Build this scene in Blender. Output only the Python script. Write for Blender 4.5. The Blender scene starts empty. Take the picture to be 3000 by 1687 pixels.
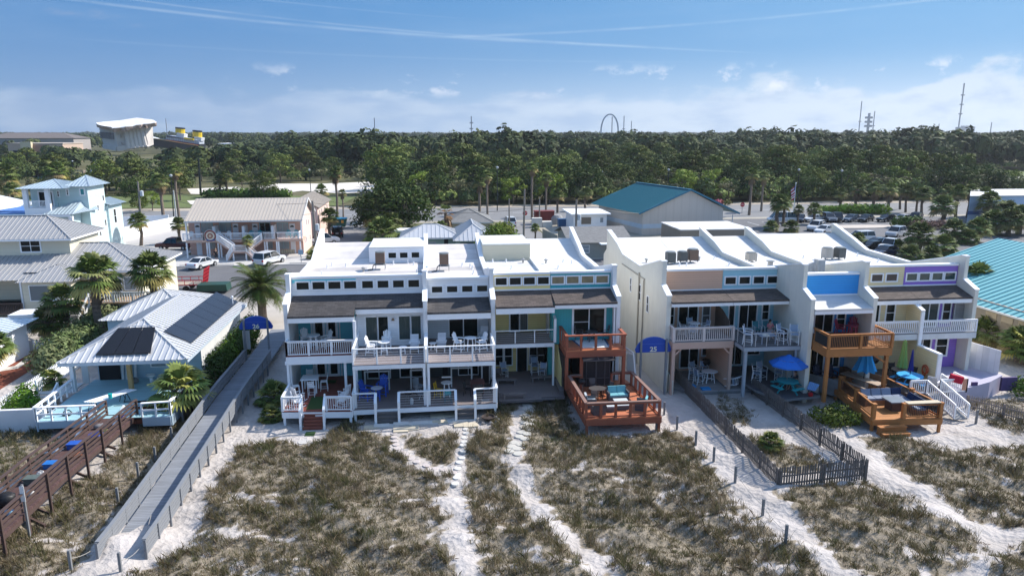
import bpy,bmesh,math,random
import numpy as np
from mathutils import Vector,Matrix,noise
PI=math.pi
rnd=random.Random(7)
SC=bpy.context.scene
COL=SC.collection
CH=17.0;CF=2100.0;CP=math.radians(12.3);CY=math.radians(6.3)
def _ray(x,y):
 a=(x-1500)/CF;b=(843.5-y)/CF
 F=(math.sin(CY)*math.cos(CP),math.cos(CY)*math.cos(CP),-math.sin(CP))
 R=(math.cos(CY),-math.sin(CY),0)
 U=(math.sin(CY)*math.sin(CP),math.cos(CY)*math.sin(CP),math.cos(CP))
 return[F[i]+a*R[i]+b*U[i]for i in range(3)]
def gz(q,z=0.0):
 d=_ray(*q);t=(z-CH)/d[2];return Vector((d[0]*t,d[1]*t,z))
def gy(q,Y):
 d=_ray(*q);t=Y/d[1];return Vector((d[0]*t,Y,CH+d[2]*t))
def zf(ox,oy,s):return lambda x,y:(ox+x/s,oy+y/s)
D=lambda x,y:(x*1.1646,y*1.1646)
z1=zf(0,300,3.22);z2=zf(0,700,2.415);z3=zf(0,1150,2.699);z4=zf(800,650,3.623);z5=zf(800,950,3.623)
z6=zf(1380,650,3.623);z7=zf(1380,950,3.623);z8=zf(1900,650,3.623);z9=zf(2350,650,3.623)
z10=zf(1900,950,3.623);z11=zf(2350,950,3.623);z12=zf(1700,500,3.68);z13=zf(2250,500,3.435)
zm=zf(500,500,4.528);z14=zf(950,450,3.22);z15=zf(0,880,4.528)
MATS={}
def _n(nt,typ,**kw):
 n=nt.nodes.new(typ)
 for k,v in kw.items():setattr(n,k,v)
 return n
def mat(name,col,rough=.6,metal=0.0,pat=None,per=.15,dark=.72,var=.08,vs=1.2,bump=0.0,bs=20,spec=.4,attr=None,streak=0):
 """procedural paint / wood / stone; pat: lines along an axis ('x','y','z'), 'brick' or 'shingle'"""
 if name in MATS:return MATS[name]
 m=bpy.data.materials.new(name);m.use_nodes=True;nt=m.node_tree;L=nt.links.new
 b=nt.nodes['Principled BSDF'];b.inputs['Roughness'].default_value=rough;b.inputs['Metallic'].default_value=metal
 b.inputs['Specular IOR Level'].default_value=spec
 tc=_n(nt,'ShaderNodeTexCoord');src=tc.outputs['Object']
 rgb=_n(nt,'ShaderNodeRGB');rgb.outputs[0].default_value=(*col,1);cur=rgb.outputs[0]
 if attr:
  a=_n(nt,'ShaderNodeAttribute',attribute_name=attr);cur=a.outputs['Color']
 def mul(cur,facs,lo,hi):
  mr=_n(nt,'ShaderNodeMapRange');mr.inputs['To Min'].default_value=lo;mr.inputs['To Max'].default_value=hi
  L(facs,mr.inputs['Value'])
  mx=_n(nt,'ShaderNodeMix',data_type='RGBA',blend_type='MULTIPLY');mx.inputs[0].default_value=1
  L(cur,mx.inputs[6]);L(mr.outputs[0],mx.inputs[7]);return mx.outputs[2]
 if var:
  no=_n(nt,'ShaderNodeTexNoise');no.inputs['Scale'].default_value=vs;no.inputs['Detail'].default_value=5;L(src,no.inputs['Vector'])
  cur=mul(cur,no.outputs['Fac'],1-var*1.6,1+var*1.2)
 if streak:
  mp=_n(nt,'ShaderNodeMapping');mp.inputs['Scale'].default_value=(3,3,.25);L(src,mp.inputs['Vector'])
  no=_n(nt,'ShaderNodeTexNoise');no.inputs['Scale'].default_value=1.5;no.inputs['Detail'].default_value=4;L(mp.outputs[0],no.inputs['Vector'])
  cur=mul(cur,no.outputs['Fac'],1-streak,1+streak*.5)
 hgt=None
 if pat in('x','y','z'):
  sp=_n(nt,'ShaderNodeSeparateXYZ');L(src,sp.inputs[0]);ax=sp.outputs['xyz'.index(pat)]
  dv=_n(nt,'ShaderNodeMath',operation='DIVIDE');L(ax,dv.inputs[0]);dv.inputs[1].default_value=per
  fr=_n(nt,'ShaderNodeMath',operation='FRACT');L(dv.outputs[0],fr.inputs[0])
  fl=_n(nt,'ShaderNodeMath',operation='FLOOR');L(dv.outputs[0],fl.inputs[0])
  wn=_n(nt,'ShaderNodeTexWhiteNoise',noise_dimensions='1D');L(fl.outputs[0],wn.inputs['W'])
  cur=mul(cur,wn.outputs['Value'],1-var,1+var)
  gt=_n(nt,'ShaderNodeMath',operation='GREATER_THAN');L(fr.outputs[0],gt.inputs[0]);gt.inputs[1].default_value=.13
  cur=mul(cur,gt.outputs[0],dark,1)
  hgt=gt.outputs[0]
 elif pat in('brick','shingle'):
  br=_n(nt,'ShaderNodeTexBrick');br.inputs['Scale'].default_value=1
  br.inputs['Brick Width'].default_value=per*2.2;br.inputs['Row Height'].default_value=per;br.inputs['Mortar Size'].default_value=per*.09
  br.inputs['Color1'].default_value=(1,1,1,1);br.inputs['Color2'].default_value=(1-var*3.2,)*3+(1,);br.inputs['Mortar'].default_value=(dark,dark,dark,1)
  L(src,br.inputs['Vector'])
  mx=_n(nt,'ShaderNodeMix',data_type='RGBA',blend_type='MULTIPLY');mx.inputs[0].default_value=1
  L(cur,mx.inputs[6]);L(br.outputs['Color'],mx.inputs[7]);cur=mx.outputs[2]
 L(cur,b.inputs['Base Color'])
 if bump or hgt is not None:
  bu=_n(nt,'ShaderNodeBump');bu.inputs['Strength'].default_value=bump or.3;bu.inputs['Distance'].default_value=.02
  if hgt is not None:L(hgt,bu.inputs['Height'])
  else:
   nb=_n(nt,'ShaderNodeTexNoise');nb.inputs['Scale'].default_value=bs;nb.inputs['Detail'].default_value=4
   L(src,nb.inputs['Vector']);L(nb.outputs['Fac'],bu.inputs['Height'])
  L(bu.outputs[0],b.inputs['Normal'])
 MATS[name]=m;return m
def leafmat(name,attr='tint',rough=.55,trans=.2):
 if name in MATS:return MATS[name]
 m=bpy.data.materials.new(name);m.use_nodes=True;nt=m.node_tree;L=nt.links.new
 b=nt.nodes['Principled BSDF'];b.inputs['Roughness'].default_value=.7;b.inputs['Specular IOR Level'].default_value=.12
 a=_n(nt,'ShaderNodeAttribute',attribute_name=attr);oi=_n(nt,'ShaderNodeObjectInfo')
 mr=_n(nt,'ShaderNodeMapRange');mr.inputs['To Min'].default_value=.72;mr.inputs['To Max'].default_value=1.3;L(oi.outputs['Random'],mr.inputs['Value'])
 mx=_n(nt,'ShaderNodeMix',data_type='RGBA',blend_type='MULTIPLY');mx.inputs[0].default_value=1
 L(a.outputs['Color'],mx.inputs[6]);L(mr.outputs[0],mx.inputs[7])
 L(mx.outputs[2],b.inputs['Base Color'])
 if trans:
  t=_n(nt,'ShaderNodeBsdfTranslucent');L(mx.outputs[2],t.inputs['Color'])
  ms=_n(nt,'ShaderNodeMixShader');ms.inputs[0].default_value=trans
  L(b.outputs[0],ms.inputs[1]);L(t.outputs[0],ms.inputs[2]);L(ms.outputs[0],nt.nodes['Material Output'].inputs[0])
 MATS[name]=m;return m
class M:
 def __init__(s):s.v=[];s.f=[];s.mi=[];s.c=[];s.col=None
 def face(s,pts,m=0):
  n=len(s.v);s.v+=[tuple(p)for p in pts];s.f.append(tuple(range(n,n+len(pts))));s.mi.append(m)
  if s.col is not None:s.c+=[s.col]*len(pts)
  return s
 def hexa(s,b,t,m=0):
  n=len(s.v);s.v+=[tuple(p)for p in b]+[tuple(p)for p in t]
  for q in((3,2,1,0),(4,5,6,7),(0,1,5,4),(1,2,6,5),(2,3,7,6),(3,0,4,7)):
   s.f.append(tuple(n+i for i in q));s.mi.append(m)
  if s.col is not None:s.c+=[s.col]*8
  return s
 def box(s,x0,y0,z0,x1,y1,z1,m=0):
  if x0>x1:x0,x1=x1,x0
  if y0>y1:y0,y1=y1,y0
  if z0>z1:z0,z1=z1,z0
  c=[(x0,y0),(x1,y0),(x1,y1),(x0,y1)]
  return s.hexa([(a,b,z0)for a,b in c],[(a,b,z1)for a,b in c],m)
 def cb(s,x,y,z,w,d,h,m=0):return s.box(x-w/2,y-d/2,z,x+w/2,y+d/2,z+h,m)
 def bar(s,p,q,w,h,m=0,up=(0,0,1)):
  p=Vector(p);q=Vector(q);d=(q-p).normalized();u=Vector(up)
  if abs(d.dot(u))>.98:u=Vector((0,1,0))
  r=d.cross(u).normalized();u=r.cross(d);r*=w/2;u*=h/2
  return s.hexa([p-r-u,q-r-u,q+r-u,p+r-u][::-1],[p-r+u,q-r+u,q+r+u,p+r+u][::-1],m)
 def tube(s,p,q,r0,r1=None,n=8,m=0,cap=True):
  r1=r0 if r1 is None else r1;p=Vector(p);q=Vector(q);d=(q-p).normalized()
  u=Vector((0,0,1))if abs(d.z)<.95 else Vector((1,0,0));a=d.cross(u).normalized();b=d.cross(a);k=len(s.v)
  for c,r in((p,r0),(q,r1)):
   for i in range(n):
    t=2*PI*i/n;s.v.append(tuple(c+a*math.cos(t)*r+b*math.sin(t)*r))
    if s.col is not None:s.c.append(s.col)
  for i in range(n):
   j=(i+1)%n;s.f.append((k+i,k+j,k+n+j,k+n+i));s.mi.append(m)
  if cap:s.f.append(tuple(k+i for i in range(n))[::-1]);s.mi.append(m);s.f.append(tuple(k+n+i for i in range(n)));s.mi.append(m)
  return s
 def poly(s,pts,r,n=6,m=0):
  for a,b in zip(pts,pts[1:]):s.tube(a,b,r,r,n,m)
  return s
 def prism(s,pts,vec,m=0):
  v=Vector(vec);a=[Vector(p)for p in pts];n=len(s.v);k=len(a)
  s.v+=[tuple(p)for p in a]+[tuple(p+v)for p in a]
  s.f.append(tuple(range(n,n+k))[::-1]);s.f.append(tuple(range(n+k,n+2*k)));s.mi+=[m,m]
  for i in range(k):
   j=(i+1)%k;s.f.append((n+i,n+j,n+k+j,n+k+i));s.mi.append(m)
  if s.col is not None:s.c+=[s.col]*(2*k)
  return s
 def lathe(s,prof,c=(0,0,0),n=14,m=0):
  k=len(s.v)
  for r,z in prof:
   for i in range(n):
    t=2*PI*i/n;s.v.append((c[0]+r*math.cos(t),c[1]+r*math.sin(t),c[2]+z))
    if s.col is not None:s.c.append(s.col)
  for j in range(len(prof)-1):
   for i in range(n):
    i2=(i+1)%n;s.f.append((k+j*n+i,k+j*n+i2,k+(j+1)*n+i2,k+(j+1)*n+i));s.mi.append(m)
  s.f.append(tuple(k+i for i in range(n))[::-1]);s.f.append(tuple(k+(len(prof)-1)*n+i for i in range(n)));s.mi+=[m,m]
  return s
 def ball(s,c,rx,ry,rz,n=8,k=6,m=0):
  return s._ball(c,rx,ry,rz,n,k,m)
 def _ball(s,c,rx,ry,rz,n,k,m):
  b=len(s.v)
  for j in range(k+1):
   t=PI*j/k
   for i in range(n):
    a=2*PI*i/n;st=max(math.sin(t),.02)
    s.v.append((c[0]+rx*st*math.cos(a),c[1]+ry*st*math.sin(a),c[2]-rz*math.cos(t)))
    if s.col is not None:s.c.append(s.col)
  for j in range(k):
   for i in range(n):
    i2=(i+1)%n;s.f.append((b+j*n+i,b+j*n+i2,b+(j+1)*n+i2,b+(j+1)*n+i));s.mi.append(m)
  return s
 def obj(s,name,mats,parent=None,smooth=False,fix=True,local=False):
  if not isinstance(mats,(list,tuple)):mats=[mats]
  off=Vector((0,0,0))if(parent is None or local)else OFF.get(parent.name,Vector((0,0,0)))
  me=bpy.data.meshes.new(name);me.from_pydata([(v[0]-off.x,v[1]-off.y,v[2]-off.z)for v in s.v],[],s.f)
  for mm in mats:me.materials.append(mm)
  if len(mats)>1:me.polygons.foreach_set('material_index',s.mi)
  if fix:
   bm=bmesh.new();bm.from_mesh(me);bmesh.ops.recalc_face_normals(bm,faces=bm.faces);bm.to_mesh(me);bm.free()
  if s.col is not None:
   a=me.color_attributes.new('tint','FLOAT_COLOR','POINT');a.data.foreach_set('color',[x for c in s.c for x in(*c,1.0)])
  if smooth:me.polygons.foreach_set('use_smooth',[True]*len(me.polygons))
  me.update();o=bpy.data.objects.new(name,me);COL.objects.link(o)
  if parent is not None:o.parent=parent;OFF[o.name]=off
  return o
def _objs(s,name,mats,parent=None,**k):
 out=[]
 for i in range(0,len(s.v),8):
  q=M();q.v=s.v[i:i+8];q.f=[tuple(j-i for j in f)for f in s.f if i<=f[0]<i+8];q.mi=[0]*len(q.f);out.append(q.obj(name,mats,parent,**k))
 return out
M.objs=_objs
OFF={}
def tag(o,label=None,cat=None,group=None,kind=None):
 if label:o['label']=label
 if cat:o['category']=cat
 if group:o['group']=group
 if kind:o['kind']=kind
 return o
def thing(name,label,cat,loc=(0,0,0),group=None,rz=0):
 o=bpy.data.objects.new(name,None);o.empty_display_size=.3;COL.objects.link(o);o.location=loc;o.rotation_euler=(0,0,rz)
 OFF[o.name]=Vector(loc);return tag(o,label,cat,group)
def struct(m,name,mats,**k):return tag(m.obj(name,mats,**k),kind='structure')
def dup(root,loc,rz=0.0,label=None,group=None,s=1.0,mats=None):
 def cp(o,par):
  c=o.copy();COL.objects.link(c)
  if par:c.parent=par
  for ch in KIDS.get(o.name)or[x for x in o.children]:cp(ch,c)
  return c
 r=cp(root,None);r.location=loc;r.rotation_euler=(0,0,rz);r.scale=(s,s,s)if not isinstance(s,tuple)else s
 if label:r['label']=label
 if group:r['group']=group
 OFF[r.name]=Vector(loc)
 return r
KIDS={}
class Pool:
 def __init__(s,make):s.make=make;s.root=None
 def put(s,loc,rz,label,group=None,sc=1.0):
  if s.root is None:
   s.root=s.make();r=s.root;KIDS[r.name]=list(r.children)
   r.location=loc;r.rotation_euler=(0,0,rz);r.scale=(sc,sc,sc)if not isinstance(sc,tuple)else sc;tag(r,label,None,group)
   if not group and'group' in r:del r['group']
  else:
   r=dup(s.root,loc,rz,label,group,sc)
   if not group and'group' in r:del r['group']
  return r
def flat(pts,z,name,m,**k):
 b=M();b.face([gz(p,z)for p in pts]);return struct(b,name,m,fix=False)
def sheet(pts,z,name,m):
 b=M();b.face([(x,y,z)for x,y in pts]);return struct(b,name,m,fix=False)
def tube_v(m,x,y,z0,z1,r,n=8):return m.tube((x,y,z0),(x,y,z1),r,r,n)
WHITE=mat('white_paint',(.86,.87,.88),.5,var=.04)
WHITE2=mat('weathered_white_paint',(.68,.69,.68),.65,var=.08,streak=.12)
STUCCO=mat('white_stucco',(.80,.80,.79),.8,var=.05,bump=.15,streak=.14)
CREAMST=mat('cream_stucco',(.76,.73,.63),.85,var=.06,bump=.2,streak=.10)
GLASS=mat('dark_glass',(.006,.012,.012),.04,var=0,spec=.16)
GLASSG=mat('green_glass',(.02,.06,.055),.08,var=.2,spec=.7)
GLASSL=mat('curtained_glass',(.28,.33,.36),.15,var=.2,vs=5,spec=.6)
DARK=mat('dark_interior',(.02,.02,.022),.8,var=.1)
METAL=mat('grey_metal',(.35,.36,.36),.45,.6,var=.05)
BLACK=mat('black_metal',(.02,.02,.022),.45,.2,var=.05)
SHDARK=mat('charcoal_shingles',(.088,.081,.08),.9,pat='shingle',per=.17,dark=.55,var=.12,vs=2)
SHBRN=mat('brown_shingles',(.125,.10,.088),.9,pat='shingle',per=.17,dark=.55,var=.12,vs=2)
SHGREY=mat('grey_shingles',(.22,.22,.215),.9,pat='shingle',per=.17,dark=.7,var=.08,vs=2)
ROOFW=mat('white_roof_membrane',(.58,.545,.52),.8,var=.2,vs=.9,pat='y',per=1.35,dark=.9)
ROOFW2=mat('bright_roof_coating',(.66,.65,.63),.7,var=.13,vs=.5,pat='y',per=1.35,dark=.93)
DECKG=mat('grey_composite_decking',(.24,.205,.20),.7,pat='y',per=.14,dark=.6,var=.08)
DECKW=mat('weathered_grey_boards',(.30,.30,.30),.85,pat='y',per=.14,dark=.55,var=.14)
DECKR=mat('red_brown_decking',(.23,.065,.045),.7,pat='y',per=.14,dark=.6,var=.12)
DECKO=mat('orange_stained_decking',(.50,.165,.075),.65,pat='y',per=.14,dark=.6,var=.12)
REDW=mat('red_stained_timber',(.33,.095,.05),.65,var=.12,vs=3)
HONEY=mat('honey_stained_timber',(.40,.16,.045),.6,var=.14,vs=3)
HONEYD=mat('honey_stained_decking',(.42,.18,.055),.65,pat='y',per=.14,dark=.6,var=.14)
BROWNW=mat('dark_brown_timber',(.08,.05,.042),.8,var=.2,vs=3)
GREYW=mat('weathered_grey_timber',(.20,.205,.21),.9,var=.2,vs=4)
GREYL=mat('light_grey_timber',(.205,.215,.23),.8,var=.1,vs=4)
MRF=mat('grey_metal_roof',(.40,.395,.39),.5,.25,var=.04)
MRB=mat('pale_blue_metal_roof',(.50,.58,.62),.38,.5,var=.04)
MRW=mat('white_metal_roof',(.56,.565,.57),.45,.2,var=.04)
MRT=mat('tan_metal_roof',(.50,.44,.37),.55,0.0,var=.04)
TEAL=mat('teal_metal_roof',(.045,.20,.235),.4,.3,var=.05)
CONC=mat('pale_concrete',(.50,.48,.45),.9,var=.1,vs=.7,bump=.1)
ASPH=mat('asphalt',(.135,.135,.14),.9,var=.14,vs=.35,bump=.1)
ASPHL=mat('worn_grey_asphalt',(.22,.215,.21),.9,var=.16,vs=.3,bump=.1)
def metal_roof(b,pts,step=.42,rh=.05,rw=.05,m=0,mr=None):
 """one roof plane (convex, first edge = eave) with standing seams running up the slope"""
 mr=m if mr is None else mr
 P=[Vector(p)for p in pts];b.face(P,m)
 u=(P[1]-P[0]).normalized();n=None
 for i in range(2,len(P)):
  n=u.cross(P[i]-P[0])
  if n.length>1e-4:break
 n.normalize()
 if n.z<0:n=-n
 v=n.cross(u)
 if(P[2]-P[0]).dot(v)<0:v=-v
 Q=[((p-P[0]).dot(u),(p-P[0]).dot(v))for p in P]
 a=min(q[0]for q in Q)+step*.5;e=max(q[0]for q in Q)
 while a<e:
  hits=[]
  for i in range(len(Q)):
   (x0,y0),(x1,y1)=Q[i],Q[(i+1)%len(Q)]
   if(x0-a)*(x1-a)<0:hits.append(y0+(y1-y0)*(a-x0)/(x1-x0))
  if len(hits)>=2 and max(hits)-min(hits)>.1:
   p=P[0]+u*a+v*min(hits)+n*rh/2;q=P[0]+u*a+v*max(hits)+n*rh/2
   b.bar(p,q,rw,rh,mr,up=n)
  a+=step
def rail(b,p,q,h=.9,post=1.6,bal=.13,pw=.09,cap=.1,mode='bal',bs=.03,base=.08,ends=(1,1),hr=3,m=0,below=0):
 """a railing from p to q (floor level): posts, cap rail, balusters or horizontal rails"""
 p=Vector(p);q=Vector(q);d=q-p;L=d.length;n=max(1,round(L/post))if post else 1
 for i in range(n+1):
  if(i==0 and not ends[0])or(i==n and not ends[1]):continue
  c=p+d*i/n;b.bar(c-Vector((0,0,below)),c+Vector((0,0,h-.02)),pw,pw,m)
 up=Vector((0,0,1))
 b.bar(p+up*h,q+up*h,cap,.05,m)
 if mode=='bal':
  b.bar(p+up*base,q+up*base,.05,.06,m);b.bar(p+up*(h-.08),q+up*(h-.08),.04,.06,m)
  k=int(L/bal)
  for i in range(1,k):
   c=p+d*i/k;b.bar(c+up*base,c+up*(h-.08),bs,bs,m)
 elif mode=='h':
  for i in range(hr):
   z=base+(h-.12-base)*(i+.5)/hr;b.bar(p+up*z,q+up*z,.035,.10,m)
 elif mode=='wire':
  for i in range(5):
   z=.12+(h-.2)*i/5;b.bar(p+up*z,q+up*z,.01,.01,m)
 return b
cam=bpy.data.cameras.new('camera');co=bpy.data.objects.new('camera',cam);COL.objects.link(co)
co.location=(0,0,CH);co.rotation_euler=(PI/2-CP,0,-CY);cam.sensor_width=36;cam.lens=36*CF/3000;cam.clip_end=30000;cam.clip_start=.5
SC.camera=co
SUN_EL=math.radians(41);SUN_AZ=math.atan2(.94,.36)
sun=bpy.data.lights.new('sun','SUN');sun.energy=3.35;sun.angle=math.radians(.53);sun.color=(1,.94,.86)
so=bpy.data.objects.new('sun',sun);COL.objects.link(so);so.rotation_euler=(PI/2-SUN_EL,0,PI-SUN_AZ)
w=bpy.data.worlds.new('World');SC.world=w;w.use_nodes=True;nt=w.node_tree;L=nt.links.new
bg=nt.nodes['Background'];bg.inputs[1].default_value=.15
sky=_n(nt,'ShaderNodeTexSky',sky_type='NISHITA',sun_disc=False,sun_elevation=SUN_EL,sun_rotation=SUN_AZ,air_density=1.0,dust_density=.6,ozone_density=2.2)
tc=_n(nt,'ShaderNodeTexCoord');g=tc.outputs['Generated']
sp=_n(nt,'ShaderNodeSeparateXYZ');L(g,sp.inputs[0])
def mth(op,a,b=None,c=None,clamp=False):
 n=_n(nt,'ShaderNodeMath',operation=op,use_clamp=clamp)
 for i,x in enumerate((a,b,c)):
  if x is None:continue
  if isinstance(x,(int,float)):n.inputs[i].default_value=x
  else:L(x,n.inputs[i])
 return n.outputs[0]
def mrg(v,a,b,c=0,d=1,smooth=True):
 n=_n(nt,'ShaderNodeMapRange');n.interpolation_type='SMOOTHSTEP' if smooth else'LINEAR'
 L(v,n.inputs[0]);n.inputs[1].default_value=a;n.inputs[2].default_value=b;n.inputs[3].default_value=c;n.inputs[4].default_value=d;return n.outputs[0]
X,Y,Z=sp.outputs
az=mth('DIVIDE',X,mth('MAXIMUM',Y,.05))
el=mth('DIVIDE',Z,mth('SQRT',mth('ADD',mth('MULTIPLY',X,X),mth('MULTIPLY',Y,Y))))
def nz(sx,sz,scale,det=6,rough=.55,ox=0,dist=0):
 cb=_n(nt,'ShaderNodeCombineXYZ');L(mth('ADD',mth('MULTIPLY',az,sx),ox),cb.inputs[0]);L(mth('MULTIPLY',el,sz),cb.inputs[1])
 n=_n(nt,'ShaderNodeTexNoise');n.inputs['Scale'].default_value=scale;n.inputs['Detail'].default_value=det;n.inputs['Roughness'].default_value=rough;n.inputs['Distortion'].default_value=dist
 L(cb.outputs[0],n.inputs['Vector']);return n.outputs['Fac']
def mixc(f,a,b):
 n=_n(nt,'ShaderNodeMix',data_type='RGBA');L(f,n.inputs[0])
 if isinstance(a,tuple):n.inputs[6].default_value=(*a,1)
 else:L(a,n.inputs[6])
 if isinstance(b,tuple):n.inputs[7].default_value=(*b,1)
 else:L(b,n.inputs[7])
 return n.outputs[2]
right=mrg(az,-.5,.85)
g1=mixc(mrg(el,.0,.19,0,1,False),(.62,1.15,2.05),(.12,.78,1.95))
g1=mixc(mth('MULTIPLY',right,.85),g1,(.62,1.55,2.75))
cur=mixc(mrg(el,.25,.6,.97,.1),sky.outputs[0],g1)
veil=mth('MULTIPLY',mrg(el,.11,.0),mth('ADD',mth('MULTIPLY',right,.8),.02))
cur=mixc(veil,cur,(2.3,2.85,3.45))
bank=mrg(mth('ADD',nz(2.6,7,2.4,8,.55,3.1),mth('MULTIPLY',mth('SUBTRACT',mth('ADD',mth('MULTIPLY',right,.016),.047),el),8)),.50,.62)
cb1=mixc(mrg(mth('ADD',nz(2.6,10,4.5,6,.55,9.3),mth('MULTIPLY',right,.18)),.40,.72),(1.35,1.85,2.7),(2.6,2.95,3.35))
cur=mixc(mth('MULTIPLY',bank,mth('ADD',mth('MULTIPLY',right,.45),.3)),cur,cb1)
pf=mrg(nz(7,11,2.6,6,.55,17.3),.56,.68)
pf=mth('MULTIPLY',mth('MULTIPLY',pf,mrg(az,-.3,-.1)),mth('MULTIPLY',mrg(el,.04,.06),mrg(el,.09,.07)))
cur=mixc(mth('MULTIPLY',pf,.8),cur,(3.25,3.4,3.75))
sh=mth('MULTIPLY',mrg(nz(3,12,2.8,6,.55,31.7),.58,.72),mth('MULTIPLY',mrg(az,-.2,-.45),mth('MULTIPLY',mrg(el,.05,.08),mrg(el,.20,.13))))
cur=mixc(mth('MULTIPLY',sh,.45),cur,(1.05,1.4,2.15))
for(k,c0,wd,st,a0,a1)in((-.052,.1236,.0013,.34,-.8,.35),(-.066,.127,.0009,.28,-.6,.5),(.038,.121,.0012,.34,-.05,1.2),(.0,.158,.0010,.2,.55,1.3),(-.06,.148,.0008,.16,-.8,.1),(-.02,.095,.001,.12,-.5,.4)):
 dd=mth('ABSOLUTE',mth('SUBTRACT',el,mth('ADD',mth('MULTIPLY',az,k),c0)))
 ln=mth('MULTIPLY',mrg(dd,wd*2.2,0),mth('MULTIPLY',mrg(az,a0,a0+.15),mrg(az,a1,a1-.15)))
 ln=mth('MULTIPLY',ln,mrg(nz(8,20,2,4,.5,5+k),.3,.6,.35,1))
 cur=mixc(mth('MULTIPLY',ln,st*.55),cur,(2.8,3.25,3.65))
ci=mth('MULTIPLY',mrg(nz(1.2,9,2,7,.6,44),.46,.75),mrg(el,.03,.12,.0,.07))
cur=mixc(ci,cur,(2.55,3.05,3.55))
L(cur,bg.inputs[0])
SC.view_settings.view_transform='Standard';SC.view_settings.look='None';SC.view_settings.exposure=0.98;SC.view_settings.gamma=1
def pip(poly,x,y):
 ins=np.zeros(x.shape,bool);n=len(poly)
 for i in range(n):
  x0,y0=poly[i];x1,y1=poly[(i+1)%n]
  c=((y0>y)!=(y1>y))&(x<(x1-x0)*(y-y0)/((y1-y0)or 1e-9)+x0);ins^=c
 return ins
VEG=[([(640,1115),(700,1105),(760,1125),(830,1095),(850,1070),(885,1040),(975,1085),(1000,1135),(1060,1160),(1125,1180),(1140,1225),(1138,1290),(1112,1330),(1105,1380),(1150,1449),(1165,1600),(150,1600),(330,1449),(430,1395),(500,1340),(530,1235),(570,1180),(595,1125)],1.0),([(1200,1025),(1290,1015),(1308,1060),(1290,1130),(1300,1200),(1365,1290),(1430,1370),(1500,1449),(1560,1600),(1240,1600),(1215,1449),(1170,1370),(1182,1300),(1165,1200),(1185,1090)],1.0),([(1010,1095),(1100,1070),(1160,1082),(1160,1165),(1080,1160),(1015,1115)],1.0),([(1350,1000),(1415,1000),(1450,1060),(1560,1092),(1700,1085),(1745,1100),(1780,1160),(1850,1275),(1950,1335),(2040,1400),(2100,1470),(2150,1600),(1620,1600),(1540,1449),(1480,1375),(1400,1290),(1335,1200),(1310,1120)],1.0),([(1800,1060),(1870,1100),(1960,1110),(2040,1140),(2110,1165),(2060,1180),(1985,1195),(1900,1140)],.75),([(1790,1000),(1850,1000),(1900,1040),(1880,1075),(1830,1060)],.45),([(1950,1240),(2190,1205),(2250,1230),(2330,1290),(2400,1320),(2480,1380),(2440,1430),(2350,1449),(2200,1460),(2120,1430),(2030,1330)],.9),([(2150,1095),(2300,1110),(2420,1130),(2576,1120),(2700,1130),(2700,1380),(2576,1330),(2420,1290),(2310,1200),(2215,1140)],.85),([(2500,1400),(2576,1360),(2700,1400),(2700,1600),(2560,1600),(2500,1449)],.9),([(2430,1010),(2520,1000),(2700,1000),(2700,1100),(2560,1095),(2480,1065)],.5),([(250,1185),(345,1080),(440,1050),(545,985),(590,960),(450,1130),(330,1260),(255,1340),(200,1449),(120,1600),(-300,1600),(-200,1300),(60,1290),(160,1230)],.8),([(-200,1090),(0,1070),(60,1065),(150,1100),(200,1085),(240,1090),(90,1175),(-200,1300)],.65),]
VEGW=[([tuple(gz(D(*p)))[:2]for p in pl],d)for pl,d in VEG]
_rs=np.random.RandomState(5)
_W=[(_rs.uniform(-1,1,2)*k,_rs.uniform(0,6.28))for k in(.5,.7,1.0,1.4,2.0,2.6,3.4,4.4)for _ in range(3)]
def pnoise(x,y,s=1.0,o=0.0):
 r=np.zeros(x.shape)
 for i,(w_,p)in enumerate(_W):r+=np.sin((x*w_[0]+y*w_[1])*s*1.6+p+o*(i+1))
 return.5+r/(2.6*math.sqrt(len(_W)))
_g=lambda L_:[tuple(gz(q))[:2]for q in L_]
EXC=[_g([D(905,1058),D(1230,1032),D(1230,1078),D(1070,1100),D(905,1088)]),[(8.2,37.4),(13.2,37.4),(13.2,43.5),(8.2,43.5)],[(24.6,35.2),(29.4,35.2),(29.4,41),(24.6,41)]]
PATHS=[(_g([D(1172,1078),D(1165,1130),D(1150,1180),D(1147,1240)]),.42),(_g([D(1147,1240),D(1150,1290),D(1150,1340),D(1170,1400),D(1200,1470),D(1200,1560)]),.62),(_g([D(990,1085),D(998,1130),D(1050,1165),D(1140,1182)]),.36),(_g([D(1320,1015),D(1305,1060),D(1290,1120),D(1285,1150),D(1315,1225),D(1355,1285),D(1430,1345),D(1520,1400)]),.42)]
def vegden(x,y):
 x,y=x+(pnoise(x,y,3.0,.7)-.5)*.6,y+(pnoise(x,y,2.7,3.3)-.5)*.6
 r=np.zeros(x.shape)
 for pl,d in VEGW:r=np.maximum(r,pip(pl,x,y)*d)
 r=r*(1-.9*np.clip((pnoise(x,y*2.2,1.3,2.9)-.70)*6,0,1)*(y<34))
 for pl in EXC:r=r*(1-pip(pl,x,y))
 for pl,w_ in PATHS:
  for(ax,ay),(bx,by)in zip(pl,pl[1:]):
   t=np.clip(((x-ax)*(bx-ax)+(y-ay)*(by-ay))/((bx-ax)**2+(by-ay)**2),0,1);r=r*(np.hypot(x-ax-t*(bx-ax),y-ay-t*(by-ay))>w_)
 return r
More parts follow.
